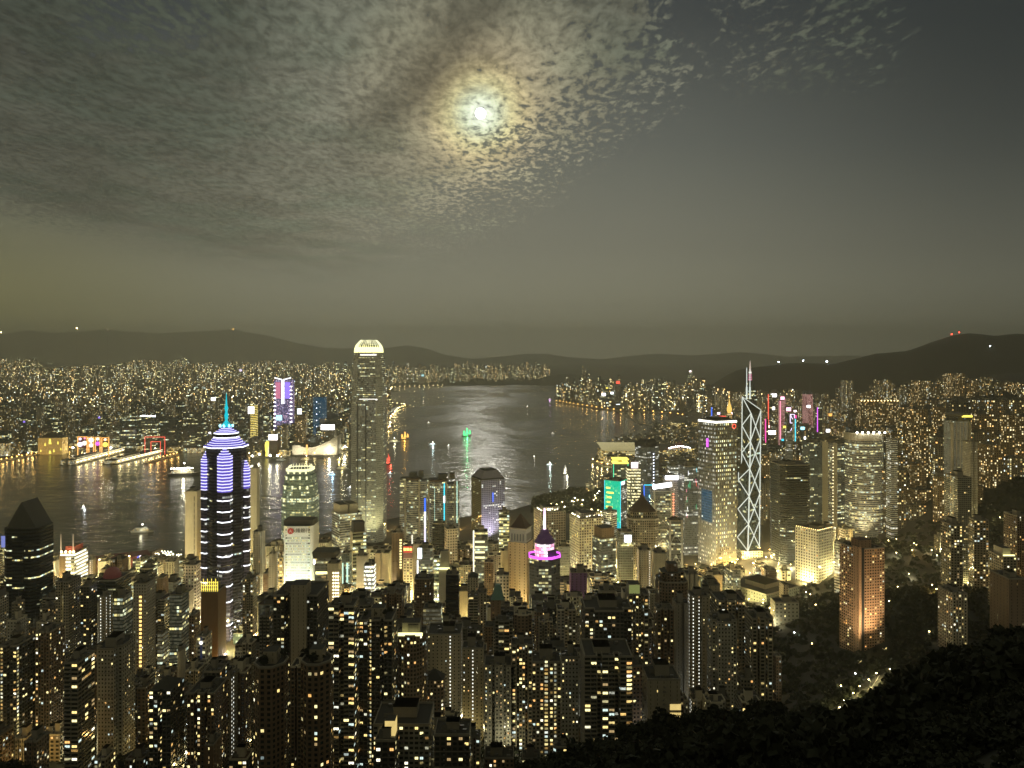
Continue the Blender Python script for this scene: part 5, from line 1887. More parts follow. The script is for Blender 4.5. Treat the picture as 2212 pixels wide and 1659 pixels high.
# -- rounded twin towers
for nm, x0, x1, yt, extra in (('left one of the rounded twin towers banded with beige ribbons and amber floors', 864, 921, 1040, 0),
                              ('right one of the rounded twin towers with blue and mint strips of light', 923, 991, 1043, 1)):
    Y = 1500
    r, gz = root_at(SK, nm, 'skyscraper', (x0 + x1) / 2, Y + 26, yv=1176, x0=x0, x1=x1, rad=34)
    U = Y / FOC
    W = (x1 - x0) * U
    H = wz(yt, Y) - gz
    b = MB()
    if not extra:
        prof = [(-W * .5, 0, W * .30), (W * .02, -4, W * .52), (W * .42, 6, W * .22)]
    else:
        prof = [(-W * .34, 0, W * .40), (W * .12, -2, W * .44), (W * .40, 8, W * .22)]
    drum = lambda cx_, cy3, dia: [(cx_ + dia / 2 * math.cos(t), cy3 + dia / 2 * math.sin(t)) for t in [2 * math.pi * i / 24 for i in range(24)]]
    main = (0.02 * W if not extra else -.16 * W)
    b.prism(drum(main, 0, W * .60), -3, H, 'ribbon_beige', 'roof_dark', seed=5 + extra)
    b.build('drum', r)
    for sx, yt2 in ((-.30, 2), (.30, -6 if extra else -2)):
        b = MB()
        b.prism([(W * sx - W * .2, -6), (W * sx + W * .2, -6), (W * sx + W * .2, 24), (W * sx - W * .2, 24)], -3, H + yt2, 'ribbon_beige', 'roof_dark', seed=40 + extra)
        b.build('wing', r)
    for sx in ((-.28, .26) if not extra else (-.44, .12, .40)):
        b = MB()
        b.box(W * sx - 1.6, W * sx + 1.6, -W * .24, -W * .17, -3, H + 1, 'cream_wall')
        b.build('pier', r)
    b = MB()
    b.prism(drum(main, 0, W * .62), H - .5, H + 4, 'roof_brown', 'roof_dark')
    b.build('roof_rim', r)
    b = MB()
    b.box(-W * .16, W * .12, 0, 16, H + 4, H + 13, 'tank_wall', 'roof_dark')
    b.box(W * .2, W * .36, 4, 18, H + 2, H + 15, 'tank_wall', 'roof_dark')
    b.build('plant_room', r)
    if not extra:
        for za, zb_, mt in ((.55, .74, 'strip_blue'), (.36, .55, 'strip_white'), (.12, .36, 'strip_lilac')):
            strip(r, (W * .47, -W * .12, H * za), (W * .47, -W * .12, H * zb_), 1.6, mt)
        strip(r, (0.0, -W * .31, -2), (0.0, -W * .31, H * .24), 1.2, 'strip_cream')
    else:
        strip(r, (W * .06, -W * .22, H * .45), (W * .06, -W * .22, H * .98), 1.0, 'strip_cyan')
        strip(r, (W * .06, -W * .22, H * .70), (W * .06, -W * .22, H * .80), 1.5, 'strip_white')
        strip(r, (-W * .24, -W * .28, H * .35), (-W * .24, -W * .28, H * .92), .8, 'strip_mint')
        strip(r, (W * .46, -6.6, H * .4), (W * .46, -6.6, H), .8, 'strip_mint')
        panel('red_sign', r, -W * .24, -W * .10, -W * .31, H * .32, H * .39, 'strip_red')

# -- violet lit tower with tiered crown and glowing spire
r, I = tower(O, 'dark glass tower with violet lit tiered crown and a glowing white spire', 'office tower', 1140, 1214, 1208, 1000, style='crown_glass', fp='oct',
             yv=1284, kit=False)
w, d, H = I['w'], I['d'], I['H']
b = MB()
b.ring(fpoly('oct', w * 1.04, d * 1.04), 1.0, H - 1, H + 2.2, 'strip_magenta')
b.build('neon_rim', r)
b = MB()
b.prism(fpoly('oct', w * .62, d * .62), H, H + 17, 'crown_screen', 'roof_dark')
b.build('screen_drum', r)
b = MB()
b.prism([(w * .08, -d * .35), (w * .34, -d * .35), (w * .34, -d * .1), (w * .08, -d * .1)], H, H + 9, 'purple_paint', 'roof_dark')
b.build('crown_block', r)
b = MB()
prof = [(w * .30, H + 17), (w * .32, H + 19), (w * .24, H + 23), (w * .22, H + 24.5), (w * .24, H + 25), (w * .15, H + 29), (w * .13, H + 33), (w * .09, H + 34), (0, H + 35)]
b.lathe(prof, 'purple_lit', 16)
b.build('tiered_roof', r)
b = MB()
b.tube((0, 0, H + 33), (0, 0, H + 62), 1.7, 'spire_pink', 8, 1.0)
b.build('spire', r)
# the cream hip roofed tower beside it
r, I = tower(O, 'broad blank tan tower with colonnaded top and dark hip roof', 'office tower', 1097, 1152, 1174, 1080, style='bare_tan', yv=1290, kit=False, cor=1138)
w, d, H = I['w'], I['d'], I['H']
b = MB()
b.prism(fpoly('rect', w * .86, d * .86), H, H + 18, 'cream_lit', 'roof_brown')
for k in range(5):
    b.box(-w * .32 + k * w * .15, -w * .26 + k * w * .15, -d * .43 - .4, -d * .43 + .2, H + 2, H + 12, 'dark_steel')
    b.box(-w * .43 - .4, -w * .43 + .2, -d * .32 + k * d * .15, -d * .26 + k * d * .15, H + 2, H + 12, 'dark_steel')
b.build('colonnade', r)
b = MB()
b.prism(fpoly('rect', w * .96, d * .96), H + 18, H + 20.5, 'stone', 'roof_brown')
b.prism(fpoly('rect', w * .80, d * .80), H + 20.5, H + 38, 'roof_brown', 'roof_brown', taper=.06)
b.build('hip_roof', r)

# -- square tower with bright rim and point lights
r, I = tower(SK, 'square tower spangled with point lights under a bright white rim', 'skyscraper', 1507, 1592, 912, 1393, style='lights_grid', cor=1546,
             side={3: 'lights_grid_side'}, yv=1226, kit=False, fp='rect')
w, d, H = I['w'], I['d'], I['H']
b = MB()
b.ring(fpoly('rect', w * 1.01, d * 1.01), 1.2, H - 2.2, H + 1.6, 'rim_white')
b.build('light_rim', r)
b = MB()
b.ring(fpoly('rect', w * .9, d * .9), 2.0, H, H + 4, 'dark_steel')
b.box(-w * .3, w * .3, -d * .3, d * .3, H, H + 7, 'dark_steel')
b.build('roof_plant', r)
b = MB()
b.tube((w * .36, -d / 2 - 1.0, H - 9), (w * .36, -d / 2 - .4, H - 9), 4.6, 'strip_red', 16)
b.tube((w * .36, -d / 2 - 1.3, H - 9), (w * .36, -d / 2 - .9, H - 9), 2.9, 'dark_steel', 12)
b.build('red_emblem', r)
b = MB()
b.box(-w / 2 - .4, -w / 2 + .1, d * -.3, d * .3, H * .30, H * .52, 'led_blue')
b.build('blue_reflection_glass', r)  # glowing panel paints a blue reflection onto this face
b = MB()
b.box(-w / 2 - .6, -w / 2 - .2, d * -.1, d * .02, H * .82, H * .88, 'strip_magenta')
b.build('violet_light', r)
b = MB()
b.box(-w / 2, w / 2, -d / 2 - .3, -d / 2, 0, 9, 'hall_lit')
b.build('lobby', r)

# -- braced tower of triangular shafts
Y = 1434
r, gz = root_at(SK, 'sharp edged glass tower traced with white diagonal braces and two masts', 'skyscraper', 1617, Y + 24, yv=1214, x0=1586, x1=1646, rad=36)
U = Y / FOC


def P3(px, py, dY):
    return Vector((wx(px, Y + dY) - r.location.x, Y + dY - r.location.y, wz(py, Y + dY) - gz))


def col3(px_top, py_top, px_bot, py_bot, dY):
    return P3(px_top, py_top, dY), P3(px_bot, py_bot, dY)


base_y = 1192
Ft, Fb = col3(1622, 893, 1615, base_y, 0)
Rt, Rb = col3(1643, 886, 1640, 1186, 24)
Lt, Lb = col3(1603, 857, 1600, base_y, 24)
Wt, Wb = col3(1595, 1020, 1592, 1186, 26)
Bt, Bb = P3(1624, 872, 50), P3(1622, 1180, 50)
b = MB()


def tri_face(p, mat, n=(6, 60)):
    b.face([tuple(q) for q in p], mat, [(0, 0), (n[0], 0), (n[0], n[1]), (0, n[1])][:len(p)])


# tall shaft: left, front, right, back faces and sloping roof
tri_face([Lb, Fb, Ft, Lt], 'brace_glass')
tri_face([Fb, Rb, Rt, Ft], 'brace_glass')
tri_face([Rb, Bb, Bt, Rt], 'brace_glass')
tri_face([Bb, Lb, Lt, Bt], 'brace_glass')
b.face([tuple(q) for q in (Lt, Ft, Rt, Bt)], 'roof_dark')
ts = b.build('tall_shaft', r)
b = MB()
f2 = P3(1612, 1024, 7)
f2b = P3(1608, base_y, 9)
tri_face([Wb, f2b, f2, Wt], 'brace_glass_pale', (6, 30))
tri_face([Bb, Wb, Wt, Bt + (Bb - Bt) * .5], 'brace_glass_pale', (6, 30))
b.face([tuple(q) for q in (Wt, f2, P3(1612, 992, 10), P3(1604, 985, 24))], 'roof_dark')
b.build('short_shaft', r)


def along(t, b_, top_y, bot_y, py):
    return t.lerp(b_, (py - top_y) / (bot_y - top_y))


def brace(a, c, rad=.9):
    q = MB()
    off = Vector((0, -1.0, 0))
    q.tube(tuple(a + off), tuple(c + off), rad, 'brace_light', 5)
    q.build('brace', ts)


Fy, Ry = [893, 953, 1012, 1072, 1132, 1190], [888, 948, 1007, 1066, 1125, 1180]
for t, b_ in ((Ft, Fb), (Rt, Rb)):
    brace(t, b_, 1.3 if t is Ft else 1.0)
brace(Lt, along(Lt, Lb, 857, base_y, 1016), 1.1)
Fp = [along(Ft, Fb, 893, base_y, y) for y in Fy]
Rp = [along(Rt, Rb, 886, 1186, y) for y in Ry]
for k in range(5):
    brace(Fp[k], Rp[k + 1])
    brace(Rp[k], Fp[k + 1])
Lp = [along(Lt, Lb, 857, base_y, y) for y in (919, 978)]
brace(Lt, Fp[0]), brace(Fp[0], Lp[0]), brace(Lp[0], Fp[1]), brace(Fp[1], Lp[1]), brace(Lp[1], Fp[2])
Wp = [along(Wt, Wb, 1020, 1186, y) for y in (1036, 1099, 1160)]
brace(Fp[2], Wp[0]), brace(Wp[0], Fp[3]), brace(Fp[3], Wp[1]), brace(Wp[1], Fp[4]), brace(Fp[4], Wp[2]), brace(Wp[2], Fp[5])
brace(Wt, Wp[0], .9)
q = MB()
q.tube(tuple(Lt), tuple(Rt + Vector((0, 0, 1))), .8, 'brace_light', 5)
q.build('roof_edge', r)
for px_, pt in ((1613, 794), (1620, 797)):
    q = MB()
    a = P3(px_, 862, 26)
    q.tube(tuple(a), tuple(P3(px_, 836, 26)), 1.5, 'mast_white', 6)
    q.tube(tuple(P3(px_, 836, 26)), tuple(P3(px_, pt, 26)), .9, 'mast_white', 6, .6)
    q.build('mast', r)
q = MB()
q.box(Wb.x + 2, Rb.x - 1, Fb.y + 1.0, Bb.y, -3, Fb.z + 1, 'grid_white', 'roof_grey')
q.build('stone_base', r)

# -- spired tower far behind the braced one
r, I = tower(SK, 'tall dark tower with tapering crown and pink lit spire far behind the braced tower', 'skyscraper', 1602, 1639, 850, 2950, style='far_glass', fp='hex', yv=900, kit=False)
w, d, H = I['w'], I['d'], I['H']
Yf = 2950
b = MB()
b.prism(fpoly('hex', w * .9, d * .9), H, wz(822, Yf) - I['z'], 'far_glass', 'roof_dark', taper=.34)
b.build('pyramid_crown', r)
z0_ = wz(822, Yf) - I['z']
for k in range(4):
    b = MB()
    b.prism(fpoly('round', 13 - k, 13 - k), z0_ + k * 9, z0_ + k * 9 + 6.5, 'screen_rose' if k < 3 else 'screen_dim', 'roof_dark')
    b.build('light_ring', r)
b = MB()
b.tube((0, 0, z0_ + 34), (0, 0, wz(779, Yf) - I['z']), 4.0, 'spire_warm', 6, .8)
b.build('spire', r)

# -- golden onion topped tower
r, I = tower(O, 'slim tower with golden onion dome glowing over the red roof boards', 'office tower', 1568, 1583, 893, 2700, style='led_gold', fp='oct', yv=903, kit=False)
w, H = I['w'], I['H']
b = MB()
b.lathe([(w * .30, H), (w * .46, H + 8), (w * .5, H + 14), (w * .40, H + 22), (w * .16, H + 36), (0, H + 52)], 'gold_lit', 14)
b.build('dome', r)


# ------------------------------------------------------------------ fill of the city between the towers
KEEP = [(120, 405, 1208), (545, 612, 1172), (690, 765, 1150), (830, 865, 1128), (985, 1020, 1120), (1088, 1150, 1106), (1210, 1300, 1085),
        (1470, 1600, 1230), (1636, 1664, 1220), (2094, 2240, 1130)]
MARKS = [(30, 'the gabled black tower'), (110, 'the slotted beige tower'), (160, 'the red lantern tower'), (225, 'the red domed glass block'), (262, 'the ribbed green block'),
         (312, 'the amber stair tower'), (352, 'the small white sign'), (390, 'the teal glass tower'), (420, 'the cream slab tower'), (462, 'the netted tower'),
         (498, 'the violet striped skyscraper'), (560, 'the pinnacled tower'), (605, 'the amber podium'), (650, 'the white bank tower'), (708, 'the tilted roof office'),
         (748, 'the stepped ribbon tower'), (798, 'the tallest skyscraper'), (830, 'the blank twin shafts'), (882, 'the red board tower'), (920, 'the black corner screen office'),
         (961, 'the floodlit cream crown'), (1000, 'the rounded twin towers'), (1040, 'the bright fin tower'), (1070, 'the round windowed tower'), (1125, 'the hip roofed tower'),
         (1177, 'the violet lit spire tower'), (1235, 'the lamp lit roof garden'), (1275, 'the white grid tower'), (1310, 'the dark roof box'), (1345, 'the slate screen tower'),
         (1390, 'the pointed dome'), (1425, 'the trussed block'), (1460, 'the glowing cornice'), (1500, 'the red reflections tower'), (1555, 'the bright rimmed tower'),
         (1617, 'the braced tower'), (1700, 'the black floor lit tower'), (1760, 'the white hotel'), (1812, 'the ribbed tower'), (1866, 'the curved tower'), (1930, 'the white finned slab'),
         (1990, 'the dark park'), (2060, 'the saucer roofed tower'), (2140, 'the gold windowed block'), (2200, 'the wooded slope')]
ORD = ['first', 'second', 'third', 'fourth', 'fifth', 'sixth', 'seventh', 'eighth', 'ninth', 'tenth', 'eleventh', 'twelfth', 'thirteenth', 'fourteenth', 'fifteenth',
       'sixteenth', 'seventeenth', 'eighteenth', 'nineteenth', 'twentieth']


def ordn(k):
    if k < 20:
        return ORD[k]
    t, u = divmod(k + 1, 10)
    tens = {2: 'twenty', 3: 'thirty', 4: 'forty', 5: 'fifty', 6: 'sixty', 7: 'seventy', 8: 'eighty', 9: 'ninety'}
    if u == 0:
        return {2: 'twentieth', 3: 'thirtieth', 4: 'fortieth', 5: 'fiftieth', 6: 'sixtieth', 7: 'seventieth', 8: 'eightieth'}[t]
    return tens[t] + ' ' + ORD[u - 1]


def allowed_top(x0, x1, Y):
    """Highest picture row a building here may reach without hiding what the photo shows behind it."""
    y = 0
    for a, c, yv, YY in EXPL:
        if YY > Y and a < x1 - 2 and c > x0 + 2:
            y = max(y, yv - 3)
    for a, c, yv in KEEP:
        if a < x1 and c > x0:
            y = max(y, yv)
    return y


def free(X, Y, rad):
    return all((X - a) ** 2 + (Y - b_) ** 2 > (rad * .8 + c * .8) ** 2 for a, b_, c in FOOT)


def hid_wood(px, Y):
    """Parks and wooded slopes have no towers."""
    if px > 1675 and Y < 1240:
        return True
    if px > 1560 and 900 < Y < 1150:
        return True
    if 1850 < px < 2030 and Y < (1480 if px > 1930 else 1560):
        return True
    return px > 2090 and Y < 1420


TONE = {'home_beige': 'beige', 'home_grey': 'grey', 'home_dark': 'dark', 'home_brown': 'brown', 'home_pale': 'pale', 'home_busy': 'busy lit', 'home_balcony': 'balconied',
        'home_cream': 'cream', 'home_bare': 'blank sided', 'ribbon_beige': 'beige banded', 'ribbon_dark': 'dark banded', 'curtain_green': 'green glass', 'curtain_dark': 'black glass',
        'grid_pale': 'pale gridded', 'stair_lit': 'stair lit', 'ribbon_white': 'white banded', 'bare_cream': 'blank cream', 'ribbon_green': 'bright banded', 'grid_white': 'white gridded'}
fill = []
rf = random.Random(5)
Yv = 560.0
while Yv < 1440:
    px = -40.0 + rf.uniform(0, 20)
    while px < 2200:
        wpx = rf.uniform(17, 30) * FOC / Yv * (.72 if Yv < 800 else 1.0)
        gap = rf.uniform(2, 9) * FOC / Yv
        x0, x1 = px, px + wpx
        px = x1 + gap
        pc = (x0 + x1) / 2
        if hid_wood(pc, Yv) or (Yv < 700 and (pc > 1640 or pc < -20)):
            continue
        Y = Yv + rf.uniform(-14, 14)
        Wm = (x1 - x0) / FOC * Y
        X = wx(pc, Y)
        dep = rf.uniform(.7, 1.0) * Wm
        if not free(X, Y + dep / 2, max(Wm, dep) * .55):
            continue
        gzv = ground_z(X, Y)
        if gzv < 2.5 and Y > 1300 and not (600 < pc < 1480):
            continue
        ya = allowed_top(x0, x1, Y)
        hmax = wz(ya, Y) - gzv if ya else 140
        hgt = min(hmax * rf.uniform(.82, 1.0), rf.uniform(45, 105) if Y < 1150 else rf.uniform(25, 70))
        if hgt < 9:
            continue
        if Y < 860:
            stl = rf.choice(['home_beige', 'home_grey', 'home_dark', 'home_brown', 'home_pale', 'home_busy', 'home_balcony', 'home_brown', 'stair_lit'])
            fp = rf.choice(['two', 'slot', 'cross', 'rect', 'cham'])
        else:
            stl = rf.choice(['ribbon_beige', 'ribbon_dark', 'curtain_green', 'grid_pale', 'home_beige', 'home_brown', 'bare_cream', 'home_busy', 'stair_lit', 'home_bare', 'ribbon_green',
                             'curtain_dark', 'grid_white', 'ribbon_white', 'home_balcony', 'home_cream'])
            fp = rf.choice(['rect', 'rect', 'cham', 'slot', 'two'])
        fill.append((x0, x1, HZ + (CAMZ - gzv - hgt) * FOC / Y, Y, dep, stl, fp, hgt))
        FOOT.append((X, Y + dep / 2, max(Wm, dep) * .55))
    Yv *= 1.052
by = {}
for f in fill:
    pc = (f[0] + f[1]) / 2
    by.setdefault(min(MARKS, key=lambda q: abs(q[0] - pc))[1], []).append(f)
for mk, fs in by.items():
    fs.sort(key=lambda f: f[3])
    for k, f in enumerate(fs):
        x0, x1, yt, Y, dep, stl, fp, hgt = f
        home = stl.startswith('home') or stl == 'stair_lit'
        size = 'tall' if hgt > 80 else ('mid height' if hgt > 45 else 'low')
        nm = ('apartment_tower' if hgt > 30 else 'low_rise_block') if home else ('office_tower' if hgt > 30 else 'low_rise_block')
        lab = f"{size} {TONE.get(stl, 'plain')} {'apartment' if home else 'office'} block, {ordn(k)} nearest in line with {mk}"
        tower(nm, lab, 'apartment tower' if home else 'office tower', x0, x1, yt, Y, dep=dep, style=stl, fp=fp, nwin=(rf.randint(3, 9) if Y < 720 else 0),
              roofm=rf.choice(['roof_dark', 'roof_dark', 'roof_grey', 'roof_brown']), wallm=rf.choice(['concrete', 'tank_wall', 'cream_wall']), seed=rf.randint(0, 99999))
FOOT_FILL = len(FOOT)


# ------------------------------------------------------------------ the far city
SKY_LINE = [(-200, 775), (0, 772), (78, 773), (92, 796), (150, 792), (240, 788), (300, 776), (342, 776), (352, 792), (378, 776), (404, 770), (412, 786), (455, 780), (470, 792), (500, 776),
            (524, 776), (535, 786), (600, 768), (625, 767), (640, 784), (690, 786), (735, 770), (762, 770), (835, 776), (870, 772), (892, 768), (905, 774), (950, 768), (990, 780), (1020, 774), (1028, 790),
            (1064, 782), (1106, 780), (1216, 781), (1222, 788), (1236, 786), (1248, 790), (1300, 786), (1330, 790), (1400, 792), (1440, 800), (1510, 806), (1540, 830), (1580, 848),
            (1640, 845), (1700, 838), (1740, 846), (1800, 850), (1815, 822), (1843, 822), (1850, 852), (1886, 822), (1925, 822), (1940, 842), (1966, 824), (2012, 822), (2020, 848), (2038, 808), (2084, 808),
            (2090, 826), (2116, 816), (2146, 818), (2160, 826), (2212, 828), (2400, 830)]
coast_k = [gpt(*p) for p in COAST_KOWLOON]


def in_poly(x, y, P):
    c = False
    for i in range(len(P)):
        (a, b_), (d, e) = P[i - 1], P[i]
        if (b_ > y) != (e > y) and x < (d - a) * (y - b_) / (e - b_) + a:
            c = not c
    return c


poly_k = coast_k + [(2300, 15000), (-14000, 15000), (-14000, 2600)]
poly_i = [gpt(*p) for p in COAST_ISLAND] + [(3400, 15000), (14000, 15000), (14000, 300), (-1500, 300)]
SPECIAL = []       # (x0, x1, ytop, ybase, Y): keep the fill from standing before the special buildings
FAR_STYLES = {'remote_warm': 'warm lit', 'remote_pale': 'pale', 'remote_gold': 'gold lit', 'remote_dim': 'dim', 'remote_office': 'office', 'far_warm': 'warm lit', 'far_pale': 'pale', 'far_gold': 'gold lit', 'far_dim': 'dim', 'far_office': 'office', 'far_glass': 'dark glass'}


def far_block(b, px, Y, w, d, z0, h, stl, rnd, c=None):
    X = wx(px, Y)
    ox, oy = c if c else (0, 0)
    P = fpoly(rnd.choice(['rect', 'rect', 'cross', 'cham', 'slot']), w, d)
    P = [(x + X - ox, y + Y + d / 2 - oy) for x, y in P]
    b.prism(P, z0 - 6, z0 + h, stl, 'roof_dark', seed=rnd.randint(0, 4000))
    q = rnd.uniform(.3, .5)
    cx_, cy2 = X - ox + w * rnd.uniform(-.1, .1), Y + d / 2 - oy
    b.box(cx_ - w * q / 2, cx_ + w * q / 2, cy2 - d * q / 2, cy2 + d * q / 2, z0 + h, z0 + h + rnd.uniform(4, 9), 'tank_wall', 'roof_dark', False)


# -- special buildings of the far shore
SP = {}


def special(nm, lb, ct, x0, x1, yt, yb, Y, style, fp='rect', **kw):
    r, I = tower(nm, lb, ct, x0, x1, yt, Y, style=style, fp=fp, zb=3.0, kit=kw.pop('kit', False), **kw)
    SPECIAL.append((x0, x1, yt, yb, Y))
    return r, I


r, I = special(SK, 'tower with white neon shoulders over pink and violet light bands across the harbour', 'skyscraper', 592, 636, 820, 918, 3350, 'led_lilac')
w, d, H = I['w'], I['d'], I['H']
for sx in (-1, 1):
    b = MB()
    b.tube((sx * w * .05, -d / 2 - 2, H * .62), (sx * w * .05, -d / 2 - 2, H), 2.4, 'strip_white', 5)
    b.tube((sx * w * .05, -d / 2 - 2, H), (sx * w * .46, -d / 2 - 2, H + 8), 2.4, 'strip_white', 5)
    b.build('neon_shoulder', r)
    panel('light_screen', r, min(sx * w * .12, sx * w * .42), max(sx * w * .12, sx * w * .42), -d / 2 - .6, H * .70, H * .96, 'screen_rose' if sx < 0 else 'screen_violet')
    for k in range(14):
        b = MB()
        z = H * (.08 + .062 * k)
        b.box(sx * w * .40, sx * w * .52, -d / 2 - 2, -d / 2, z, z + 3.4, 'screen_white') if sx > 0 else b.box(-w * .52, -w * .40, -d / 2 - 2, -d / 2, z, z + 3.4, 'screen_white')
        b.build('edge_light', r)
panel('cyan_screen', r, -w * .38, -w * .05, -d / 2 - .6, H * .36, H * .44, 'strip_cyan_bright')
for k in range(7):
    b = MB()
    b.box(w * (-.42 + .12 * k), w * (-.34 + .12 * k), -d / 2 - .8, -d / 2, 2, H * .16, 'strip_yellow' if k < 3 else 'strip_red')
    b.build('base_screen', r)
r, I = special(O, 'curved yellow banded tower with a white screen on its brow', 'office tower', 538, 557, 876, 948, 3050, 'led_yellow', 'bow')
w, d, H = I['w'], I['d'], I['H']
panel('screen', r, -w * .6, w * .4, -d * .6, H - 32, H - 4, 'screen_white', 2)
r, I = special(O, 'deep blue slab tower with a dotted line of lamps', 'office tower', 676, 706, 858, 922, 3300, 'led_blue')
w, d, H = I['w'], I['d'], I['H']
for k in range(6):
    b = MB()
    b.ball((-w * .18, -d / 2 - 1, H * (.9 - .13 * k)), 2.0, 'lamp_blue_white', 6, 4)
    b.build('facade_lamp', r)
b = MB()
b.box(w * .1, w * .55, -d / 2 - 6, d / 2, -3, H * .55, 'bare_slate', 'roof_grey')
b.build('annex', r)
r, I = special('hotel', 'brick hotel of close amber windows under a glowing white sign', 'hotel', 638, 661, 896, 940, 3020, 'far_gold')
panel('rooftop_sign', r, -I['w'] * .3, I['w'] * .25, -I['d'] / 2 + 6, I['H'] + 2, I['H'] + 24, 'screen_cool', 2)
for nm, x0, x1, yt, yb, Y, sgn in (('dark hotel block under a slanting white billboard, nearer the clock tower', 581, 606, 948, 982, 2905, 0),
                                   ('wide hotel block under a long white billboard beside the dark dome', 694, 727, 926, 962, 3010, 1)):
    r, I = special('hotel', nm, 'hotel', x0, x1, yt, yb, Y, 'bare_brown' if not sgn else 'far_warm')
    w, d, H = I['w'], I['d'], I['H']
    b = MB()
    b.prism([(-w * .52, -d / 2 - 2), (w * .52, -d / 2 - 2), (w * .52, -d / 2 + 1), (-w * .52, -d / 2 + 1)], H - 4, H + 16, 'screen_white', 'dark_steel')
    b.build('billboard', r)
r, I = special('exhibition_hall', 'dark domed hall behind the long white billboard', 'hall', 688, 742, 906, 925, 3450, 'bare_slate')
b = MB()
w, d, H = I['w'], I['d'], I['H']
b.lathe([(w * .50, H), (w * .46, H + 9), (w * .34, H + 19), (w * .17, H + 26), (0, H + 28)], 'dome_slate', 24)
b.build('dome', r)
for k in range(9):
    b = MB()
    b.ball((w * (-.48 + .12 * k), -d / 2 - 1, H), 1.5, 'lamp_warm', 6, 4)
    b.build('eaves_lamp', r)
for nm, x0, x1, yt, yb, Y, stl in (('black office slab with broken pale ribbons behind the red neon arch', 258, 305, 906, 972, 3080, 'far_glass'),
                                   ('dark office slab crowned with a row of white lamps', 305, 346, 900, 972, 3100, 'far_office'),
                                   ('dark green office slab right of the lamp crowned one', 346, 390, 904, 972, 3090, 'far_glass'),
                                   ('broad dark office slab with outlined corner left of the striped skyscraper', 396, 446, 892, 972, 3060, 'far_office')):
    r, I = special(O, nm, 'office tower', x0, x1, yt, yb, Y, stl)
    if 'lamps' in nm:
        for k in range(8):
            b = MB()
            b.ball((I['w'] * (-.46 + .13 * k), -I['d'] / 2, I['H'] + 3), 2.4, 'lamp_cool', 6, 4)
            b.build('roof_lamp', r)
# gold theatre, lit boards, neon arch, concave roofed hall, clock tower
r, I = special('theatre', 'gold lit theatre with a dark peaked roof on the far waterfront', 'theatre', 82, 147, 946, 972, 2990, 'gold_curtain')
w, d, H = I['w'], I['d'], I['H']
b = MB()
b.prism(fpoly('rect', w * .98, d), H, H + 22, 'roof_dark', 'roof_dark', taper=.12)
b.build('roof', r)
for k, (x, z, s) in enumerate(((-.38, .2, .4), (-.2, .6, .5), (0, .78, .9), (.16, .2, .5), (.33, .7, .5), (.45, .3, .4), (0, .06, .8))):
    b = MB()
    b.prism([(w * x - s * 6, -d / 2 - .9), (w * x + s * 6, -d / 2 - .9), (w * x + s * 6, -d / 2 - .3), (w * x - s * 6, -d / 2 - .3)], H * max(.02, z - .14 * s * 1.3), H * min(1, z + .14 * s * 1.3), 'strip_yellow', 'strip_yellow', taper=.4)
    b.build('light_motif', r)
def boardthing(lb, x0, x1, y0, y1, Y, shapes):
    X0, X1, z1 = wx(x0, Y), wx(x1, Y), wz(y0, Y)
    z0 = wz(y1, Y)
    r = thing('light_board', lb, 'light display', ((X0 + X1) / 2, Y, 3.0), 0, 'lit boards on the far waterfront')
    hw = (X1 - X0) / 2
    b = MB()
    for x in (-hw, hw):
        b.box(x - 1.2, x + 1.2, -1.2, 1.2, 0, z1 - 3, 'strip_orange')
    b.box(-hw, hw, -1.1, 1.1, z1 - 5.2, z1 - 3, 'strip_orange')
    b.build('frame', r)
    b = MB()
    b.box(-hw + 1.3, hw - 1.3, 1.3, 2.0, max(2, z0 - 3), z1 - 5, 'board_dark')
    b.build('panel', r)
    for sx, sz, rr, mt in shapes:
        b = MB()
        b.ball((hw * sx, .3, z0 + (z1 - z0) * sz), rr, mt, 10, 6)
        b.build('light_motif', r)
    SPECIAL.append((x0 - 2, x1 + 2, y0, y1 + 4, Y))


boardthing('widest orange framed light board with lilac and cream medallions', 168, 188, 943, 968, 2910, [(-.5, .25, 9, 'screen_lilac'), (-.5, .72, 5, 'screen_lilac'), (.45, .36, 9, 'screen_dim'), (.5, .78, 4, 'strip_pink')])
boardthing('narrow orange framed light board with white and blue figure', 192, 202, 944, 969, 2912, [(0, .66, 8, 'screen_white'), (0, .22, 8, 'screen_dim')])
boardthing('narrow light board with a violet heart shaped medallion', 206, 216, 944, 969, 2914, [(0, .76, 6, 'screen_dim'), (0, .36, 8, 'strip_magenta')])
boardthing('orange framed light board with a yellow heart medallion', 220, 235, 945, 970, 2916, [(0, .75, 5, 'screen_dim'), (-.4, .72, 3, 'strip_orange'), (.4, .72, 3, 'strip_orange'), (0, .32, 9.5, 'strip_yellow')])
r = thing('neon_arch', 'red neon outline of a double square arch on the far waterfront', 'light display', (wx(334.5, 2960), 2960, 3), 0)
for x0, x1, y0 in ((313, 356, 944), (326, 346.5, 954)):
    b = MB()
    a, c, z = wx(x0, 2960) - r.location.x, wx(x1, 2960) - r.location.x, wz(y0, 2960) - 3
    b.tube((a, 0, 0), (a, 0, z), 1.1, 'strip_red', 5)
    b.tube((c, 0, 0), (c, 0, z), 1.1, 'strip_red', 5)
    b.tube((a, 0, z), (c, 0, z), 1.1, 'strip_red', 5)
    b.build('arch_tube', r)
SPECIAL.append((312, 357, 944, 975, 2960))
Y = 2960
X0, X1 = wx(631, Y), wx(729, Y)
r = thing('concert_hall', 'windowless tiled hall whose roof swoops down then up on the far promenade', 'concert hall', ((X0 + X1) / 2, Y, 3), 0)
hw = (X1 - X0) / 2
roofl = [(-1.0, 962), (-.62, 962), (-.60, 965), (-.38, 966), (-.15, 966.5), (.1, 964), (.35, 959), (.6, 953), (.8, 947.5), (1.0, 942)]
b = MB()
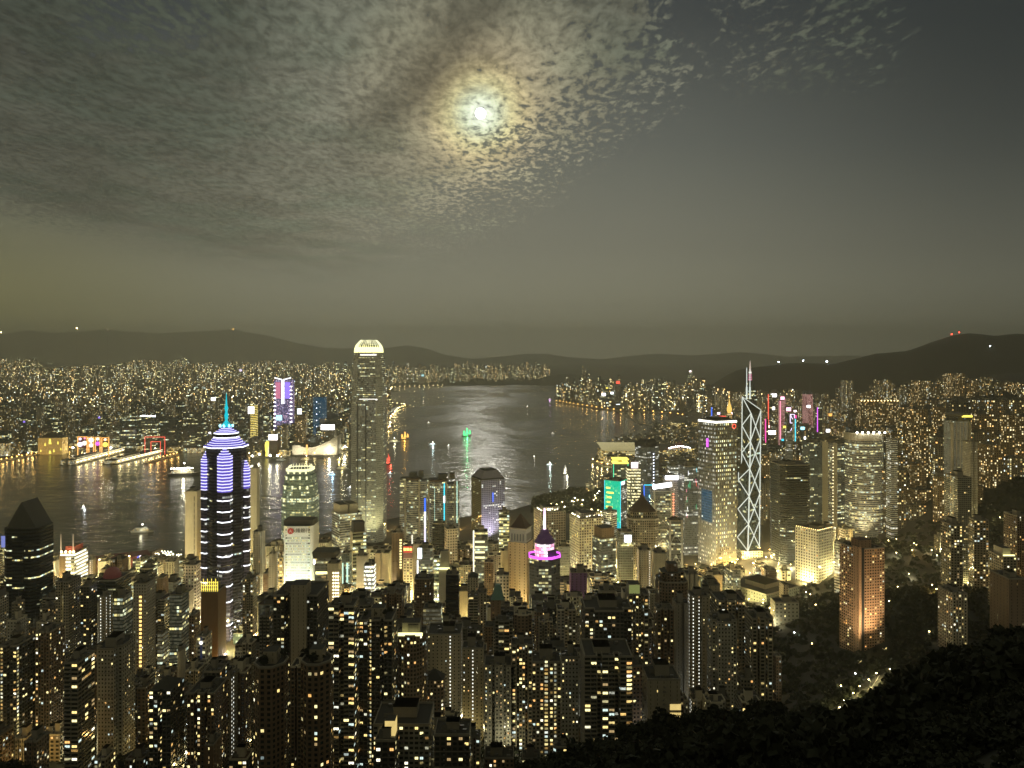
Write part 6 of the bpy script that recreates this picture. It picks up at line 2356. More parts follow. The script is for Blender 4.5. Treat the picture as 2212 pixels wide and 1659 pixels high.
for (a, ya), (c, yc) in zip(roofl, roofl[1:]):
    za, zc = wz(ya, Y) - 3, wz(yc, Y) - 3
    b.face([(a * hw, 0, 0), (c * hw, 0, 0), (c * hw, 0, zc), (a * hw, 0, za)], 'tile_pale')
    b.face([(a * hw, 0, za), (c * hw, 0, zc), (c * hw, 60, zc + 2), (a * hw, 60, za + 2)], 'roof_grey')
    b.face([(c * hw, 60, 0), (a * hw, 60, 0), (a * hw, 60, za + 2), (c * hw, 60, zc + 2)], 'tile_pale')
b.face([(hw, 0, 0), (hw, 60, 0), (hw, 60, wz(942, Y) - 1), (hw, 0, wz(942, Y) - 3)], 'tile_pale')
b.face([(-hw, 60, 0), (-hw, 0, 0), (-hw, 0, wz(962, Y) - 3), (-hw, 60, wz(962, Y) - 1)], 'tile_pale')
b.build('wall', r)
b = MB()
b.box(hw * -.26, hw * -.02, 20, 50, wz(966, Y), wz(946, Y), 'bare_slate', 'roof_dark')
b.build('stage_house', r)
for sx in (-.8, -.45, .0, .4, .75):
    li = bpy.data.lights.new('floodlight', 'SPOT')
    li.energy, li.spot_size, li.spot_blend, li.color, li.shadow_soft_size = 95000, R(95), .9, (1, .95, .72), 2
    lo_ = bpy.data.objects.new('floodlight', li)
    col.objects.link(lo_)
    lo_.parent = r
    lo_.location = (hw * sx, -34, 4)
    lo_.rotation_euler = Vector((0, 34, 18)).to_track_quat('-Z', 'Y').to_euler()
panel('orange_banner', r, hw * -.38, hw * -.30, -2, -6, wz(962, Y), 'strip_orange')
SPECIAL.append((630, 730, 942, 985, Y))
Y = 2915
r = thing('clock_tower', 'slender white lit clock tower by the ferry pier', 'clock tower', (wx(581.5, Y), Y, 3), 0)
b = MB()
b.prism(fpoly('rect', 9, 9), 0, 30, 'cream_glow', 'roof_dark', taper=.8)
b.build('shaft', r)
b = MB()
b.lathe([(3.4, 30), (3.2, 35), (1.8, 39), (0, 44)], 'cream_glow', 8)
b.build('cupola', r)
r = thing('inflatable_figure', 'tall glowing yellow figure display beside the clock tower', 'light display', (wx(575.5, Y), Y + 10, 3), 0)
b = MB()
b.lathe([(7, 0), (6, 14), (8.5, 30), (9, 44), (6, 54), (0, 58)], 'strip_yellow', 14)
b.build('body', r)
SPECIAL.append((566, 586, 950, 988, 2915))
b = MB()

# -- Wan Chai and Causeway Bay: towers that carry signs
SIGNS = [('white disc sign', 1671, 854, 14, 'screen_white'), ('rosy sign', 1690, 860, 9, 'screen_hotpink'), ('big white sign', 1669, 882, 9, 'screen_white'), ('pink round sign', 1703, 884, 11, 'screen_hotpink'),
         ('small pale sign', 1717, 888, 6, 'screen_pink'), ('white square sign on a rosy facade', 1746, 878, 8, 'screen_white'), ('red white sign', 1658, 921, 9, 'screen_redwhite'), ('wide brilliant sign', 1667, 934, 17, 'screen_white'),
         ('yellow sign', 1694, 922, 7, 'strip_yellow'), ('cyan sign', 1733, 925, 9, 'strip_cyan_bright'), ('white sign low between towers', 1740, 946, 8, 'screen_white'), ('golden white sign', 1768, 901, 12, 'screen_dim'),
         ('white sign on a mast', 1788, 930, 9, 'screen_white'), ('blue sign', 1690, 950, 6, 'strip_cyan'), ('orange sign', 1706, 953, 5, 'strip_orange'), ('orange board', 1793, 896, 8, 'strip_orange'),
         ('red sign at the park edge', 1830, 942, 5, 'strip_red'), ('white lilac sign', 1552, 893, 7, 'screen_lilac'), ('cream sign', 1540, 896, 7, 'screen_dim'), ('pale sign', 1579, 893, 6, 'screen_pink'),
         ('dazzling white sign', 1304, 852, 9, 'screen_white'), ('white oval sign', 1322, 849, 7, 'screen_cool'), ('red twin sign', 1335, 826, 9, 'strip_red'), ('yellow ball sign', 1311, 838, 5, 'strip_yellow'), ('mint white sign', 1335, 876, 9, 'screen_cool'),
         ('pink ring sign', 1491, 802, 5, 'screen_pink'), ('white sign across the harbour', 461, 862, 10, 'screen_white'), ('white vertical sign across the harbour', 454, 935, 5, 'screen_white'),
         ('bright white sign on the left shore', 95, 822, 7, 'screen_dim'), ('violet sign', 215, 902, 5, 'screen_violet'), ('blue violet sign', 53, 911, 5, 'screen_violet'), ('white lilac sign far across the harbour', 520, 800, 6, 'screen_lilac'),
         ('golden roof sign', 300, 828, 8, 'strip_yellow'), ('bluish white screen', 647, 892, 7, 'screen_cool'), ('blue and green sign on the far shore', 913, 811, 5, 'strip_cyan_bright')]
for k, (txt, sx, sy, ww, mt) in enumerate(SIGNS):
    east = sx > 1240
    Y = (4300 if sy < 870 else 3300 if sy < 912 else 2700) if sx > 1500 else (5900 if east else (8800 if sy < 830 else 4200 if sy < 880 else 3250))
    if sx == 1491:
        Y = 7600
    if sx == 913:
        Y = 9980
    hw_ = ww * .8 / FOC * Y
    gzv = (ground_z(wx(sx, Y), Y) if east else 3.0 if Y < 5200 else mainland_z(wx(sx, Y), Y))
    zt = wz(sy, Y)
    dpx = rng.choice((-1, 1)) * ww * .2
    stl = 'led_pink' if 'rosy' in txt else rng.choice(['far_office', 'far_warm', 'far_glass', 'far_dim'])
    r, I = tower(O, f'city tower carrying the {txt}', 'office tower', sx + dpx - max(ww, 9) * .7, sx + dpx + max(ww, 9) * .7, sy + ww * .15, Y, style=stl, zb=max(3.0, gzv), kit=False, seed=k)
    H = I['H']
    xo = wx(sx, Y) - I['C'][0]
    b = MB()
    hh = hw_ * (.42 if ww > 12 else .62)
    zc = zt - I['z']
    b.prism([(xo + hw_ * .5 * math.cos(t) * 1.15, -I['d'] / 2 - 3 + .9 * math.sin(t)) for t in [2 * math.pi * i / 10 for i in range(10)]], zc - hh * .7, zc + hh * .7, mt, mt)
    b.build('sign', r)
    SPECIAL.append((sx - ww * .7, sx + ww * .7, sy - 3, sy + 14, Y))
r, I = special(O, 'office tower wrapped in zigzag violet neon beside a magenta column', 'office tower', 1699, 1720, 895, 922, 3000, 'bare_slate')
w, d, H = I['w'], I['d'], I['H']
pts_ = [(-w * .42, H), (w * .2, H), (w * .2, H * .78), (-w * .42, H), (-w * .42, H * .78), (w * .2, H * .78), (w * .2, H * .56), (-w * .42, H * .56), (w * .2, H * .78)]
for p, q in zip(pts_, pts_[1:]):
    strip(r, (p[0], -d / 2 - 1, p[1]), (q[0], -d / 2 - 1, q[1]), 1.1, 'screen_lilac', 'neon_tube')
strip(r, (w * .42, -d / 2 - 1, H * .5), (w * .42, -d / 2 - 1, H * .98), 2.6, 'strip_hotpink', 'neon_tube')
r, I = special(O, 'rose lit finned tower with mast and crown of lamps', 'office tower', 1733, 1756, 852, 915, 3350, 'led_pink', 'slot')
w, d, H = I['w'], I['d'], I['H']
b = MB()
b.box(-w * .5, w * .4, -d * .4, d * .4, H, H + 16, 'bare_slate', 'roof_dark')
b.build('crown', r)
b = MB()
b.tube((w * .35, 0, H), (w * .35, 0, H + 60), 1.2, 'steel', 5, .4)
b.build('mast', r)
r, I = special(O, 'white ribbed slab tower standing left of the white hotel, far off', 'office tower', 1696, 1712, 932, 1000, 2150, 'ribbon_white')
r, I = special(O, 'dark slab with red and grey roof boards behind the bright rimmed tower', 'office tower', 1524, 1566, 905, 930, 2300, 'far_glass')
for k, (x, mt) in enumerate(((-.35, 'screen_grey'), (.15, 'strip_red'))):
    b = MB()
    b.box(I['w'] * x, I['w'] * (x + .4), -I['d'] / 2, -I['d'] / 2 + 3, I['H'], I['H'] + 9, mt)
    b.build('roof_board', r)
for lb, x0, x1, yt, yb, Y in (('long golden lit estate wall of towers right of the rose lit tower', 1848, 1941, 866, 925, 2750), ):
    r, I = special(A, lb, 'apartment tower', x0, x1, yt, yb, Y, 'far_gold', 'two')
    b = MB()
    for k in range(12):
        b.ball((I['w'] * (-.48 + .087 * k), -I['d'] / 2 - 1, I['H'] + 1), 2.2, 'lamp_garland', 6, 4)
    b.build('eaves_lights', r)['kind'] = 'stuff'
for k, (x0, x1, yt, Y, stl, lb) in enumerate((
        (1816, 1843, 822, 3400, 'far_pale', 'tall stepped pale tower on the slope left of the golden estate'), (1886, 1905, 820, 3100, 'far_warm', 'left half of the tall twin towers above the golden estate'),
        (1907, 1926, 820, 3100, 'far_warm', 'right half of the tall twin towers above the golden estate'), (1967, 1990, 822, 3000, 'far_gold', 'bright hillside tower left of its equal, above the black hill'),
        (1991, 2012, 823, 3000, 'far_warm', 'hillside tower joined to the bright one above the black hill'), (2038, 2060, 807, 2900, 'far_gold', 'highest hillside tower with gold terrace lights, left one'),
        (2062, 2084, 806, 2900, 'far_gold', 'highest hillside tower with gold terrace lights, right one'), (2088, 2106, 828, 2850, 'far_gold', 'shorter gold lit tower right of the highest hillside pair'),
        (2116, 2145, 815, 2800, 'far_warm', 'broad hillside tower near the right ridge'), (2148, 2166, 826, 2750, 'far_warm', 'slim hillside tower right of the broad ridge tower'),
        (2178, 2204, 826, 2750, 'far_gold', 'gold lit pair of blocks at the right edge below the mountain'), (1938, 1960, 838, 3100, 'far_pale', 'short white lit tower between twin towers and black hill'))):
    special(A, lb, 'apartment tower', x0, x1, yt, 866, Y, stl, 'slot', seed=k)

for k, (x0, x1, yt, Y, stl, fins, lb) in enumerate((
        (1681, 1695, 866, 2900, 'led_pink', 'strip_pink', 'rosy tower with a bright pink edge below the round pink sign'), (1656, 1668, 852, 3000, 'far_office', 'strip_red', 'grey tower edged in red left of the rosy tower'),
        (1650, 1660, 905, 2500, 'far_glass', 'strip_hotpink', 'narrow dark tower with a hot pink edge beside the braced tower'), (1712, 1730, 905, 2700, 'far_warm', 'strip_cyan', 'tower with a thin cyan edge under the rose lit tower'),
        (1760, 1776, 880, 2800, 'far_office', 'strip_magenta', 'tower with a violet edge right of the rose lit tower'), (1534, 1548, 880, 2900, 'far_warm', 'strip_blue', 'tower with a blue edge left of the golden onion tower'))):
    r, I = special(O, lb, 'office tower', x0, x1, yt, 935, Y, stl, seed=k)
    strip(r, (-I['w'] * .5, -I['d'] / 2 - 1, I['H'] * .3), (-I['w'] * .5, -I['d'] / 2 - 1, I['H']), 1.8, fins, 'light_edge')

# -- everything else of the far city: the blocks that show largest are single things, the rest reads as one mass
cand = []
rf2 = random.Random(21)
for name_, (pa, pb), (Ya, Yb), step, P, zf in (('k', (-260, 1262), (2960, 12600), 1.021, poly_k, None), ('e', (1190, 2260), (1490, 7600), 1.026, poly_i, None)):
    Y = Ya
    while Y < Yb:
        px = pa + rf2.uniform(0, 8)
        while px < pb:
            w = rf2.uniform(20, 40)
            wp = w / Y * FOC
            x0 = px
            px += wp + rf2.uniform(3, 18) / Y * FOC
            pc = x0 + wp / 2
            Yj = Y * rf2.uniform(.99, 1.01)
            X = wx(pc, Yj)
            if not in_poly(X, Yj, P) or not in_poly(X + w * .6, Yj - 10, P) or not in_poly(X - w * .6, Yj - 10, P):
                continue
            if name_ == 'k':
                gzv = max(3.0, mainland_z(X, Yj) if Yj > 5200 else 3.0)
                if pc > 842 and Yj < 9960:
                    continue
                yb_ = HZ + (CAMZ - gzv) * FOC / Yj
                if any(abs(pc - hx) < hwid and yb_ < hy for hx, hwid, hy in ((735, 26, 812), (1222, 34, 826))):
                    continue
            else:
                gzv = max(3.0, ground_z(X, Yj))
                if pc > 1520 and Yj > 5200 - (pc - 1520) * 2.2:
                    continue
                if Yj < 2150 and pc < 1400:
                    continue
                if Yj < 1740 and pc < 1925 or hid_wood(pc, Yj):
                    continue
                if 1940 < pc < 1970 and 2500 < Yj < 3200:
                    continue
            if rf2.random() < (.42 if Yj > 8600 else .2 if Yj > 6500 else .10):
                continue
            sky = lerp_pts(SKY_LINE, pc)
            hmax = wz(sky, Yj) - gzv
            hgt = rf2.uniform(24, 90) if rf2.random() < .7 else rf2.uniform(80, 150)
            if Yj > 7000:
                hgt *= 1.35
            hgt = min(hgt, hmax * rf2.uniform(.8, 1.02))
            if hgt < 8:
                continue
            yt = HZ + (CAMZ - gzv - hgt) * FOC / Yj
            yb_ = HZ + (CAMZ - gzv) * FOC / Yj
            bad = False
            for a, c, y0, y1, YY in SPECIAL:
                if a < pc + wp * .5 and c > pc - wp * .5:
                    if YY > Yj - 60 and yt < y1 - 2:
                        hgt = min(hgt, wz(y1 - 1, Yj) - gzv)
                        yt = HZ + (CAMZ - gzv - hgt) * FOC / Yj
                    if abs(YY - Yj) < 60:
                        bad = True
            if name_ == 'e':
                ya = max([yv - 3 for a, c, yv, YY in EXPL if YY > Yj and a < pc + wp / 2 and c > pc - wp / 2] + [0])
                if ya > yt:
                    hgt = wz(ya, Yj) - gzv
                if 1270 < pc < 1520 and Yj < 4200:
                    hgt = min(hgt, 26)
            if bad or hgt < 7:
                continue
            if not free(X, Yj + w / 2, w * .4):
                continue
            if Yj < 4200 and name_ == 'k':
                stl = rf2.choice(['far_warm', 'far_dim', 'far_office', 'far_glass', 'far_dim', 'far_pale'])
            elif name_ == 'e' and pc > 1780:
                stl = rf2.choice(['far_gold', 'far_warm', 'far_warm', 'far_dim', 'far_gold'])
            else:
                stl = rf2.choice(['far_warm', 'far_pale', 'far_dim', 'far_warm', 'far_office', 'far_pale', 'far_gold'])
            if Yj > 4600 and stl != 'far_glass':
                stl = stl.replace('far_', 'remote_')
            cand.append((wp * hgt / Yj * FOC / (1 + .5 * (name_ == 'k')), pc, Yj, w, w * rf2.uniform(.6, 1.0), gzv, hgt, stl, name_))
        Y *= step
cand.sort(reverse=True)
single, mass = cand[:230], cand[230:]
FM = [(-100, 'beyond the left picture edge'), (40, 'behind the left quay'), (114, 'behind the gold theatre'), (200, 'behind the orange light boards'), (280, 'above the black office slabs'), (334, 'behind the red neon arch'),
      (420, 'behind the cruise boat'), (490, 'behind the teal spire'), (550, 'around the yellow banded tower'), (614, 'around the violet neon tower'), (680, 'around the swooping hall'), (740, 'behind the dark dome'),
      (797, 'behind the tallest skyscraper'), (900, 'on the far shore beyond the harbour'), (1010, 'on the far shore above the rounded towers'), (1100, 'on the far shore above the round windows'), (1200, 'by the dark headland'),
      (1290, 'at the tip of the expressway shore'), (1350, 'behind the red twin sign'), (1420, 'behind the inner basin'), (1480, 'behind the blue reflections tower'), (1540, 'behind the bright rimmed tower'), (1617, 'behind the braced tower'),
      (1690, 'around the hot pink sign'), (1745, 'around the rose lit tower'), (1800, 'left of the golden estate'), (1890, 'around the golden estate'), (1960, 'below the black hill'), (2010, 'right of the black hill'),
      (2060, 'around the saucer roofed tower'), (2120, 'below the broad ridge tower'), (2190, 'at the right edge below the mountain')]
zones = {}
for c in single:
    zones.setdefault(min(FM, key=lambda q: abs(q[0] - c[1]))[1], []).append(c)
for zn, cs in zones.items():
    cs.sort(key=lambda c: c[1])
    for k, (_, pc, Y, w, d, gzv, hgt, stl, nm_) in enumerate(cs):
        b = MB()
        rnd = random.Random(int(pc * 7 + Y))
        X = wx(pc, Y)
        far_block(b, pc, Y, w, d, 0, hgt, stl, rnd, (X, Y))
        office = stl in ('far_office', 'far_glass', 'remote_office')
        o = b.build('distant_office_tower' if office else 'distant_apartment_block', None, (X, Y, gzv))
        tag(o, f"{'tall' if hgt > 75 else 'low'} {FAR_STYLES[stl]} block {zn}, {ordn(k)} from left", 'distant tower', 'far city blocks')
for dist, nm in (('k', 'mainland_city'), ('e', 'eastern_city')):
    b = MB()
    rnd = random.Random(3)
    for c in mass:
        if c[8] == dist:
            far_block(b, c[1], c[2], c[3], c[4], c[5], c[6], c[7], rnd)
    tag(b.build(nm), kind='stuff')


# ------------------------------------------------------------------ quays, piers, roads
def strip_poly(pts, wd):
    L, Rr = [], []
    for i, p in enumerate(pts):
        a, b_ = Vector(pts[max(0, i - 1)]), Vector(pts[min(len(pts) - 1, i + 1)])
        t = (b_ - a).normalized()
        n = Vector((-t.y, t.x))
        L.append(Vector(p) + n * wd / 2)
        Rr.append(Vector(p) - n * wd / 2)
    return L, Rr


def road(name, pts, wd, z, lines=True):
    L, Rr = strip_poly(pts, wd)
    b = MB()
    zf = z if callable(z) else (lambda x, y: z)
    for i in range(len(pts) - 1):
        q = [(*L[i], zf(*L[i])), (*Rr[i], zf(*Rr[i])), (*Rr[i + 1], zf(*Rr[i + 1])), (*L[i + 1], zf(*L[i + 1]))]
        b.face(q, 'asphalt')
    tag(b.build(name), kind='structure')
    if lines:
        L2, R2 = strip_poly(pts, .5)
        b = MB()
        for i in range(len(pts) - 1):
            b.face([(*p, zf(*p) + .02) for p in (L2[i], R2[i], R2[i + 1], L2[i + 1])], 'white_wall')
        tag(b.build('road_marking'), kind='structure')


LAMPS = {}


def street_lamp(X, Y, z, matn, power, colr, label, group, hgt=9.0, rad=1.0, size=.9):
    key = (matn, hgt, size)
    if key not in LAMPS:
        b = MB()
        b.tube((0, 0, 0), (0, 0, hgt), .16, 'steel', 5, .09)
        b.tube((0, 0, hgt), (1.6, 0, hgt + .5), .09, 'steel', 4)
        pole = b.mesh('pole')
        b = MB()
        b.ball((1.6, 0, hgt + .4), size, matn, 7, 4, .6)
        LAMPS[key] = (pole, b.mesh('lamp_head'))
    r = thing('street_lamp', label, 'street lamp', (X, Y, z), rng.uniform(0, 6.28), group)
    up = r
    for nm, me in zip(('pole', 'lamp_head'), LAMPS[key]):
        o = bpy.data.objects.new(nm, me)
        col.objects.link(o)
        o.parent = up
        up = o
    if power:
        li = bpy.data.lights.new('lamp_light', 'POINT')
        li.energy, li.color, li.shadow_soft_size = power, colr, rad
        lo_ = bpy.data.objects.new('lamp_light', li)
        col.objects.link(lo_)
        lo_.parent = r
        lo_.location = (1.6, 0, hgt - .8)
    return r


def along_path(pts, step):
    out, acc = [], 0.0
    for a, b_ in zip(pts, pts[1:]):
        a, b_ = Vector(a), Vector(b_)
        L = (b_ - a).length
        t = step - acc if acc else 0.0
        while t < L:
            out.append(a.lerp(b_, t / L))
            t += step
        acc = (L - (t - step))
    return out


WARM, AMBER, PALE, COOL = (1.0, .82, .34), (1.0, .60, .16), (1.0, .93, .60), (.85, .95, 1.0)
# coastal expressway
exp_pts = [gpt(*p) for p in [(1202, 869), (1240, 876), (1292, 884), (1338, 890), (1400, 892), (1462, 898), (1505, 908), (1530, 918)]]
road('expressway', exp_pts, 46, 4.2)
for p in along_path(exp_pts, 80):
    street_lamp(p.x, p.y, 3.2, 'lamp_orange', 26000, AMBER, 'orange lamp along the curving coastal expressway across the harbour', 'lamps of the coastal expressway', 12, 2, 3.2)
# promenade of the far shore
kp = [gpt(*p) for p in COAST_KOWLOON[1:20]]
for k, p in enumerate(along_path(kp, 44)):
    street_lamp(p.x + rng.uniform(-4, 4), p.y + rng.uniform(14, 40), 3.0, rng.choice(['lamp_warm', 'lamp_warm', 'lamp_orange', 'lamp_white']), 6500, rng.choice((WARM, AMBER, WARM)),
                'warm lamp along the far promenade with its streak in the water', 'lamps of the far promenade', 9, 1.5, rng.choice((1.6, 2.2)))
kp2 = [gpt(*p) for p in COAST_KOWLOON[26:31]]
for p in along_path(kp2, 110):
    street_lamp(p.x, p.y + 60, 3.0, 'lamp_warm', 90000, WARM, 'tiny gold lamp on the farthest shore line', 'lamps of the farthest shore', 14, 3, 7.5)
kp3 = [gpt(*p) for p in COAST_KOWLOON[19:24]]
for p in along_path(kp3, 70):
    street_lamp(p.x - 20, p.y + 30, 3.0, 'lamp_warm', 20000, WARM, 'gold lamp on the quay right of the tallest skyscraper', 'lamps of the eastern quay', 10, 2, 3)
# convention waterfront, inner basin
for k, (qx, qy) in enumerate([(1282, 998), (1290, 1003), (1300, 1006), (1312, 1008), (1324, 1010), (1336, 1011), (1348, 1013), (1420, 928), (1432, 932), (1446, 934), (1460, 936), (1474, 938), (1492, 940),
                              (1412, 936), (1404, 944), (1396, 948), (1500, 928), (1520, 934), (1484, 924), (1540, 930), (1380, 951)]):
    X, Y = gpt(qx, qy, 3)
    street_lamp(X, Y + 8, 3.0, rng.choice(['lamp_warm', 'lamp_white', 'lamp_orange']), 22000, WARM, 'gold lamp on the quay around the winged convention hall', 'lamps of the convention quay', 9, 1.5, 1.9)
# city streets of the near shore
roadA = [gpt(*p, 5) for p in [(560, 1196), (640, 1178), (720, 1166), (800, 1156), (860, 1140), (930, 1150), (1010, 1142), (1100, 1122)]]
road('harbour_road', roadA, 26, 4.4)
for p in along_path(roadA, 48):
    street_lamp(p.x, p.y + 10, 3.4, 'lamp_orange', 30000, AMBER, 'amber lamp of the harbour road behind the office towers', 'lamps of the harbour road', 9, 1, 1.5)
roadB = [gpt(*p, 10) for p in [(1470, 1232), (1520, 1238), (1575, 1228), (1630, 1208), (1665, 1190), (1700, 1160)]]
road('garden_road', roadB, 24, lambda x, y: ground_z(x, y) + .8)
for k, p in enumerate(along_path(roadB, 19)):
    street_lamp(p.x, p.y + rng.choice((-13, 13)), ground_z(p.x, p.y), rng.choice(('lamp_warm', 'lamp_orange')), 20000, (1.0, .72, .25), 'yellow lamp of the bright road at the foot of the braced tower', 'lamps of the road by the braced tower', 9, 1, 1.1)
roadC = [gpt(*p, 92) for p in [(1812, 1482), (1836, 1462), (1858, 1448), (1884, 1440), (1900, 1420)]]
zC = lambda x, y: ground_z(x, y) + 1.0
road('hill_road', roadC, 9, zC)
for k, p in enumerate(along_path(roadC, 16)):
    street_lamp(p.x, p.y, zC(p.x, p.y), 'lamp_warm', 6500, WARM, 'lamp of the bright curving hill road below the amber tower', 'lamps of the hill road', 7, .6, .6)
rs = random.Random(77)
for k in range(30):
    qx = rs.uniform(1165, 1318)
    qy = rs.uniform(1108 - (qx - 1140) * .28, 1112)
    X, Y = gpt(qx, qy, 4)
    street_lamp(X, Y, 3.0, rs.choice(('lamp_warm', 'lamp_white', 'lamp_warm')), 22000, rs.choice((WARM, PALE)), 'pale gold lamp of the waterfront park above the grid fronted towers', 'lamps of the waterfront park', 7, 1, 1.15)
lampspots = []
Yv = 560
while Yv < 1420:
    px = -60 + rs.uniform(0, 30)
    while px < 2200:
        st = 40 if Yv < 900 else 34
        X = wx(px, Yv) + rs.uniform(-8, 8)
        Y = Yv + rs.uniform(-12, 12)
        px += st / Yv * FOC
        wood = hid_wood(CX + X / Y * FOC, Y)
        if (wood and rs.random() < .70) or (Yv < 700 and px > 1640):
            continue
        if any((X - a) ** 2 + (Y - b_) ** 2 < (c * .72) ** 2 for a, b_, c in FOOT):
            continue
        if Y > 1330 and not (CX + X / Y * FOC > 700):
            continue
        lampspots.append((X, Y))
    Yv += 36
lampspots.sort(key=lambda p: p[1] / FOC)
some = set(rs.sample(range(len(lampspots)), 90))
mb = MB()
extra = []
for k, (X, Y) in enumerate(lampspots):
    far = Y > 950
    c = rs.choice((WARM, WARM, AMBER, PALE) if far else (WARM, AMBER, PALE, COOL))
    pw, mt = ((rs.uniform(36000, 90000) if far else rs.uniform(3200, 8000)) * (.16 if hid_wood(CX + X / Y * FOC, Y) else 1.0)), ('lamp_warm' if c != COOL else 'lamp_cool')
    if k in some:
        street_lamp(X, Y, ground_z(X, Y), mt, pw, c, 'lamp glowing down in a street canyon between the near shore blocks', 'street lamps between the near blocks', 8, .6, .7)
    else:
        z = ground_z(X, Y)
        mb.tube((X, Y, z), (X, Y, z + 8), .14, 'steel', 4)
        mb.ball((X, Y, z + 8.3), .7, mt, 6, 4, .6)
        extra.append((X, Y, z + 7.2, pw, c))
mo = tag(mb.build('street_lighting'), kind='stuff')
for X, Y, z, pw, c in extra:
    li = bpy.data.lights.new('lamp_light', 'POINT')
    li.energy, li.color, li.shadow_soft_size = pw, c, .6
    lo_ = bpy.data.objects.new('lamp_light', li)
    col.objects.link(lo_)
    lo_.parent = mo
    lo_.location = (X + 1.2, Y, z)

# -- gold lit quayside halls of the far promenade
for k, (qx0, qx1, qt, qb) in enumerate(((-20, 28, 958, 985), (34, 76, 952, 976), (152, 168, 958, 973), (238, 262, 960, 972), (264, 310, 964, 974), (360, 400, 966, 975), (404, 440, 968, 977), (548, 566, 974, 986),
                                        (590, 628, 972, 986), (732, 748, 960, 973), (750, 764, 950, 966), (838, 848, 926, 936), (841, 852, 905, 914))):
    Yq = gy(qb, 3)
    r, I = tower('quayside_hall', f'low gold lit hall on the far quay, {ordn(k)} counted from left', 'hall', qx0, qx1, qt, Yq, dep=26, style='hall_lit' if k % 3 else 'deck_lit', zb=3.0, kit=False, seed=k)
    b = MB()
    b.box(-I['w'] * .3, I['w'] * .3, -I['d'] * .3, I['d'] * .3, I['H'], I['H'] + 5, 'tank_wall', 'roof_dark')
    b.build('roof_house', r)

# -- piers of the far shore
for lb, p0, p1, wd, hgt, stl, top in (
        ('long ocean pier with two gold lit decks and stepped roof terrace', (148, 1004), (258, 975), 56, 17, 'deck_lit', 'roof_grey'),
        ('second long pier with rounded end and lit terrace, right of the ocean pier', (240, 1002), (342, 977), 50, 13, 'deck_lit', 'roof_dark'),
        ('low narrow jetty with orange lamps, right of the two long piers', (316, 1000), (386, 981), 14, 2.5, 'stone', 'stone'),
        ('short dark quay with lamps at the far left', (-40, 1002), (100, 976), 60, 4, 'stone', 'asphalt')):
    a, c = Vector(gpt(*p0)), Vector(gpt(*p1))
    t = (c - a)
    L = t.length
    r = thing('pier', lb, 'pier', (a.x, a.y, 0), math.atan2(t.y, t.x))
    b = MB()
    b.box(-6, L, -wd / 2 - 3, wd / 2 + 3, -3, 2.4, 'stone')
    b.build('deck', r)
    if hgt > 8:
        b = MB()
        b.prism([(0, -wd / 2), (L * .96, -wd / 2), (L * .96, wd / 2), (0, wd / 2), (-wd * .3, wd * .25), (-wd * .3, -wd * .25)], 2.4, hgt, stl, top)
        b.build('terminal', r)
        b = MB()
        b.box(L * .1, L * .5, -wd * .3, wd * .3, hgt, hgt + 5, 'deck_lit', 'roof_grey')
        b.build('upper_deck', r)
        for zz_ in (hgt + .4, hgt * .55):
            b = MB()
            b.box(-2, L * .95, -wd / 2 - 1.2, -wd / 2 - .3, zz_ - .5, zz_ + .6, 'strip_warm')
            b.build('eaves_light', r)
    nl = int(L / 26)
    for k in range(nl):
        b = MB()
        b.tube((k * 26 + 4, -wd / 2 - 1, 2.4), (k * 26 + 4, -wd / 2 - 1, 9), .25, 'steel', 4)
        b.ball((k * 26 + 4, -wd / 2 - 1, 9.5), 1.6, 'lamp_orange' if hgt < 8 else 'lamp_warm', 6, 4)
        b.build('pier_lamp', r)
        if k % 2 == 0:
            li = bpy.data.lights.new('lamp_light', 'POINT')
            li.energy, li.color, li.shadow_soft_size = 8000, AMBER if hgt < 8 else WARM, 2.0
            lo_ = bpy.data.objects.new('lamp_light', li)
            col.objects.link(lo_)
            lo_.parent = r
            lo_.location = (k * 26 + 4, -wd / 2 - 7, 11)
# floodlights of the far left quay (masts)
for k, (qx, qy) in enumerate([(186, 962), (212, 966), (226, 964), (240, 968), (18, 962), (34, 966), (158, 968), (1315, 957), (1332, 953), (560, 982), (600, 985), (584, 985), (545, 986), (745, 966), (712, 972), (775, 962)]):
    X, Y = gpt(qx, qy, 22)
    r = thing('floodlight_mast', f'{ordn(k)} white floodlight mast counted from left, on the far quay' if qx < 1000 else ('left' if qx == 1315 else 'right') + ' brilliant floodlight mast behind the winged convention hall',
              'floodlight mast', (X, Y, 2), 0, 'floodlight masts')
    b = MB()
    b.tube((0, 0, 0), (0, 0, 22), .5, 'steel', 5)
    mo = b.build('mast', r)
    b = MB()
    b.ball((0, -1, 22), 3.2, 'lamp_white', 8, 5)
    b.build('lamp', mo)
    li = bpy.data.lights.new('lamp_light', 'POINT')
    li.energy, li.color, li.shadow_soft_size = 40000, PALE, 3.0
    lo_ = bpy.data.objects.new('lamp_light', li)
    col.objects.link(lo_)
    lo_.parent = r
    lo_.location = (0, -8, 22)

# -- winged convention hall
X, Y = gpt(1385, 996)
Y = 2800
r = thing('convention_hall', 'convention hall with glowing wing shaped roofs jutting into the harbour', 'convention hall', (wx(1360, Y), Y, 3), 0)


def Lp3(px, py, dY=0):
    return Vector((wx(px, Y + dY) - r.location.x, dY, wz(py, Y + dY) - 3))


b = MB()
pl = [Lp3(1291, 1000, 60), Lp3(1300, 1005, 0), Lp3(1340, 1005, -40), Lp3(1420, 1005, -30), Lp3(1500, 1000, 40), Lp3(1500, 990, 190), Lp3(1300, 990, 190)]
pl = [(p.x, p.y) for p in pl]
b.prism(pl, -2, Lp3(1340, 974, -30).z, 'hall_lit', 'roof_grey')
b.build('glass_hall', r)


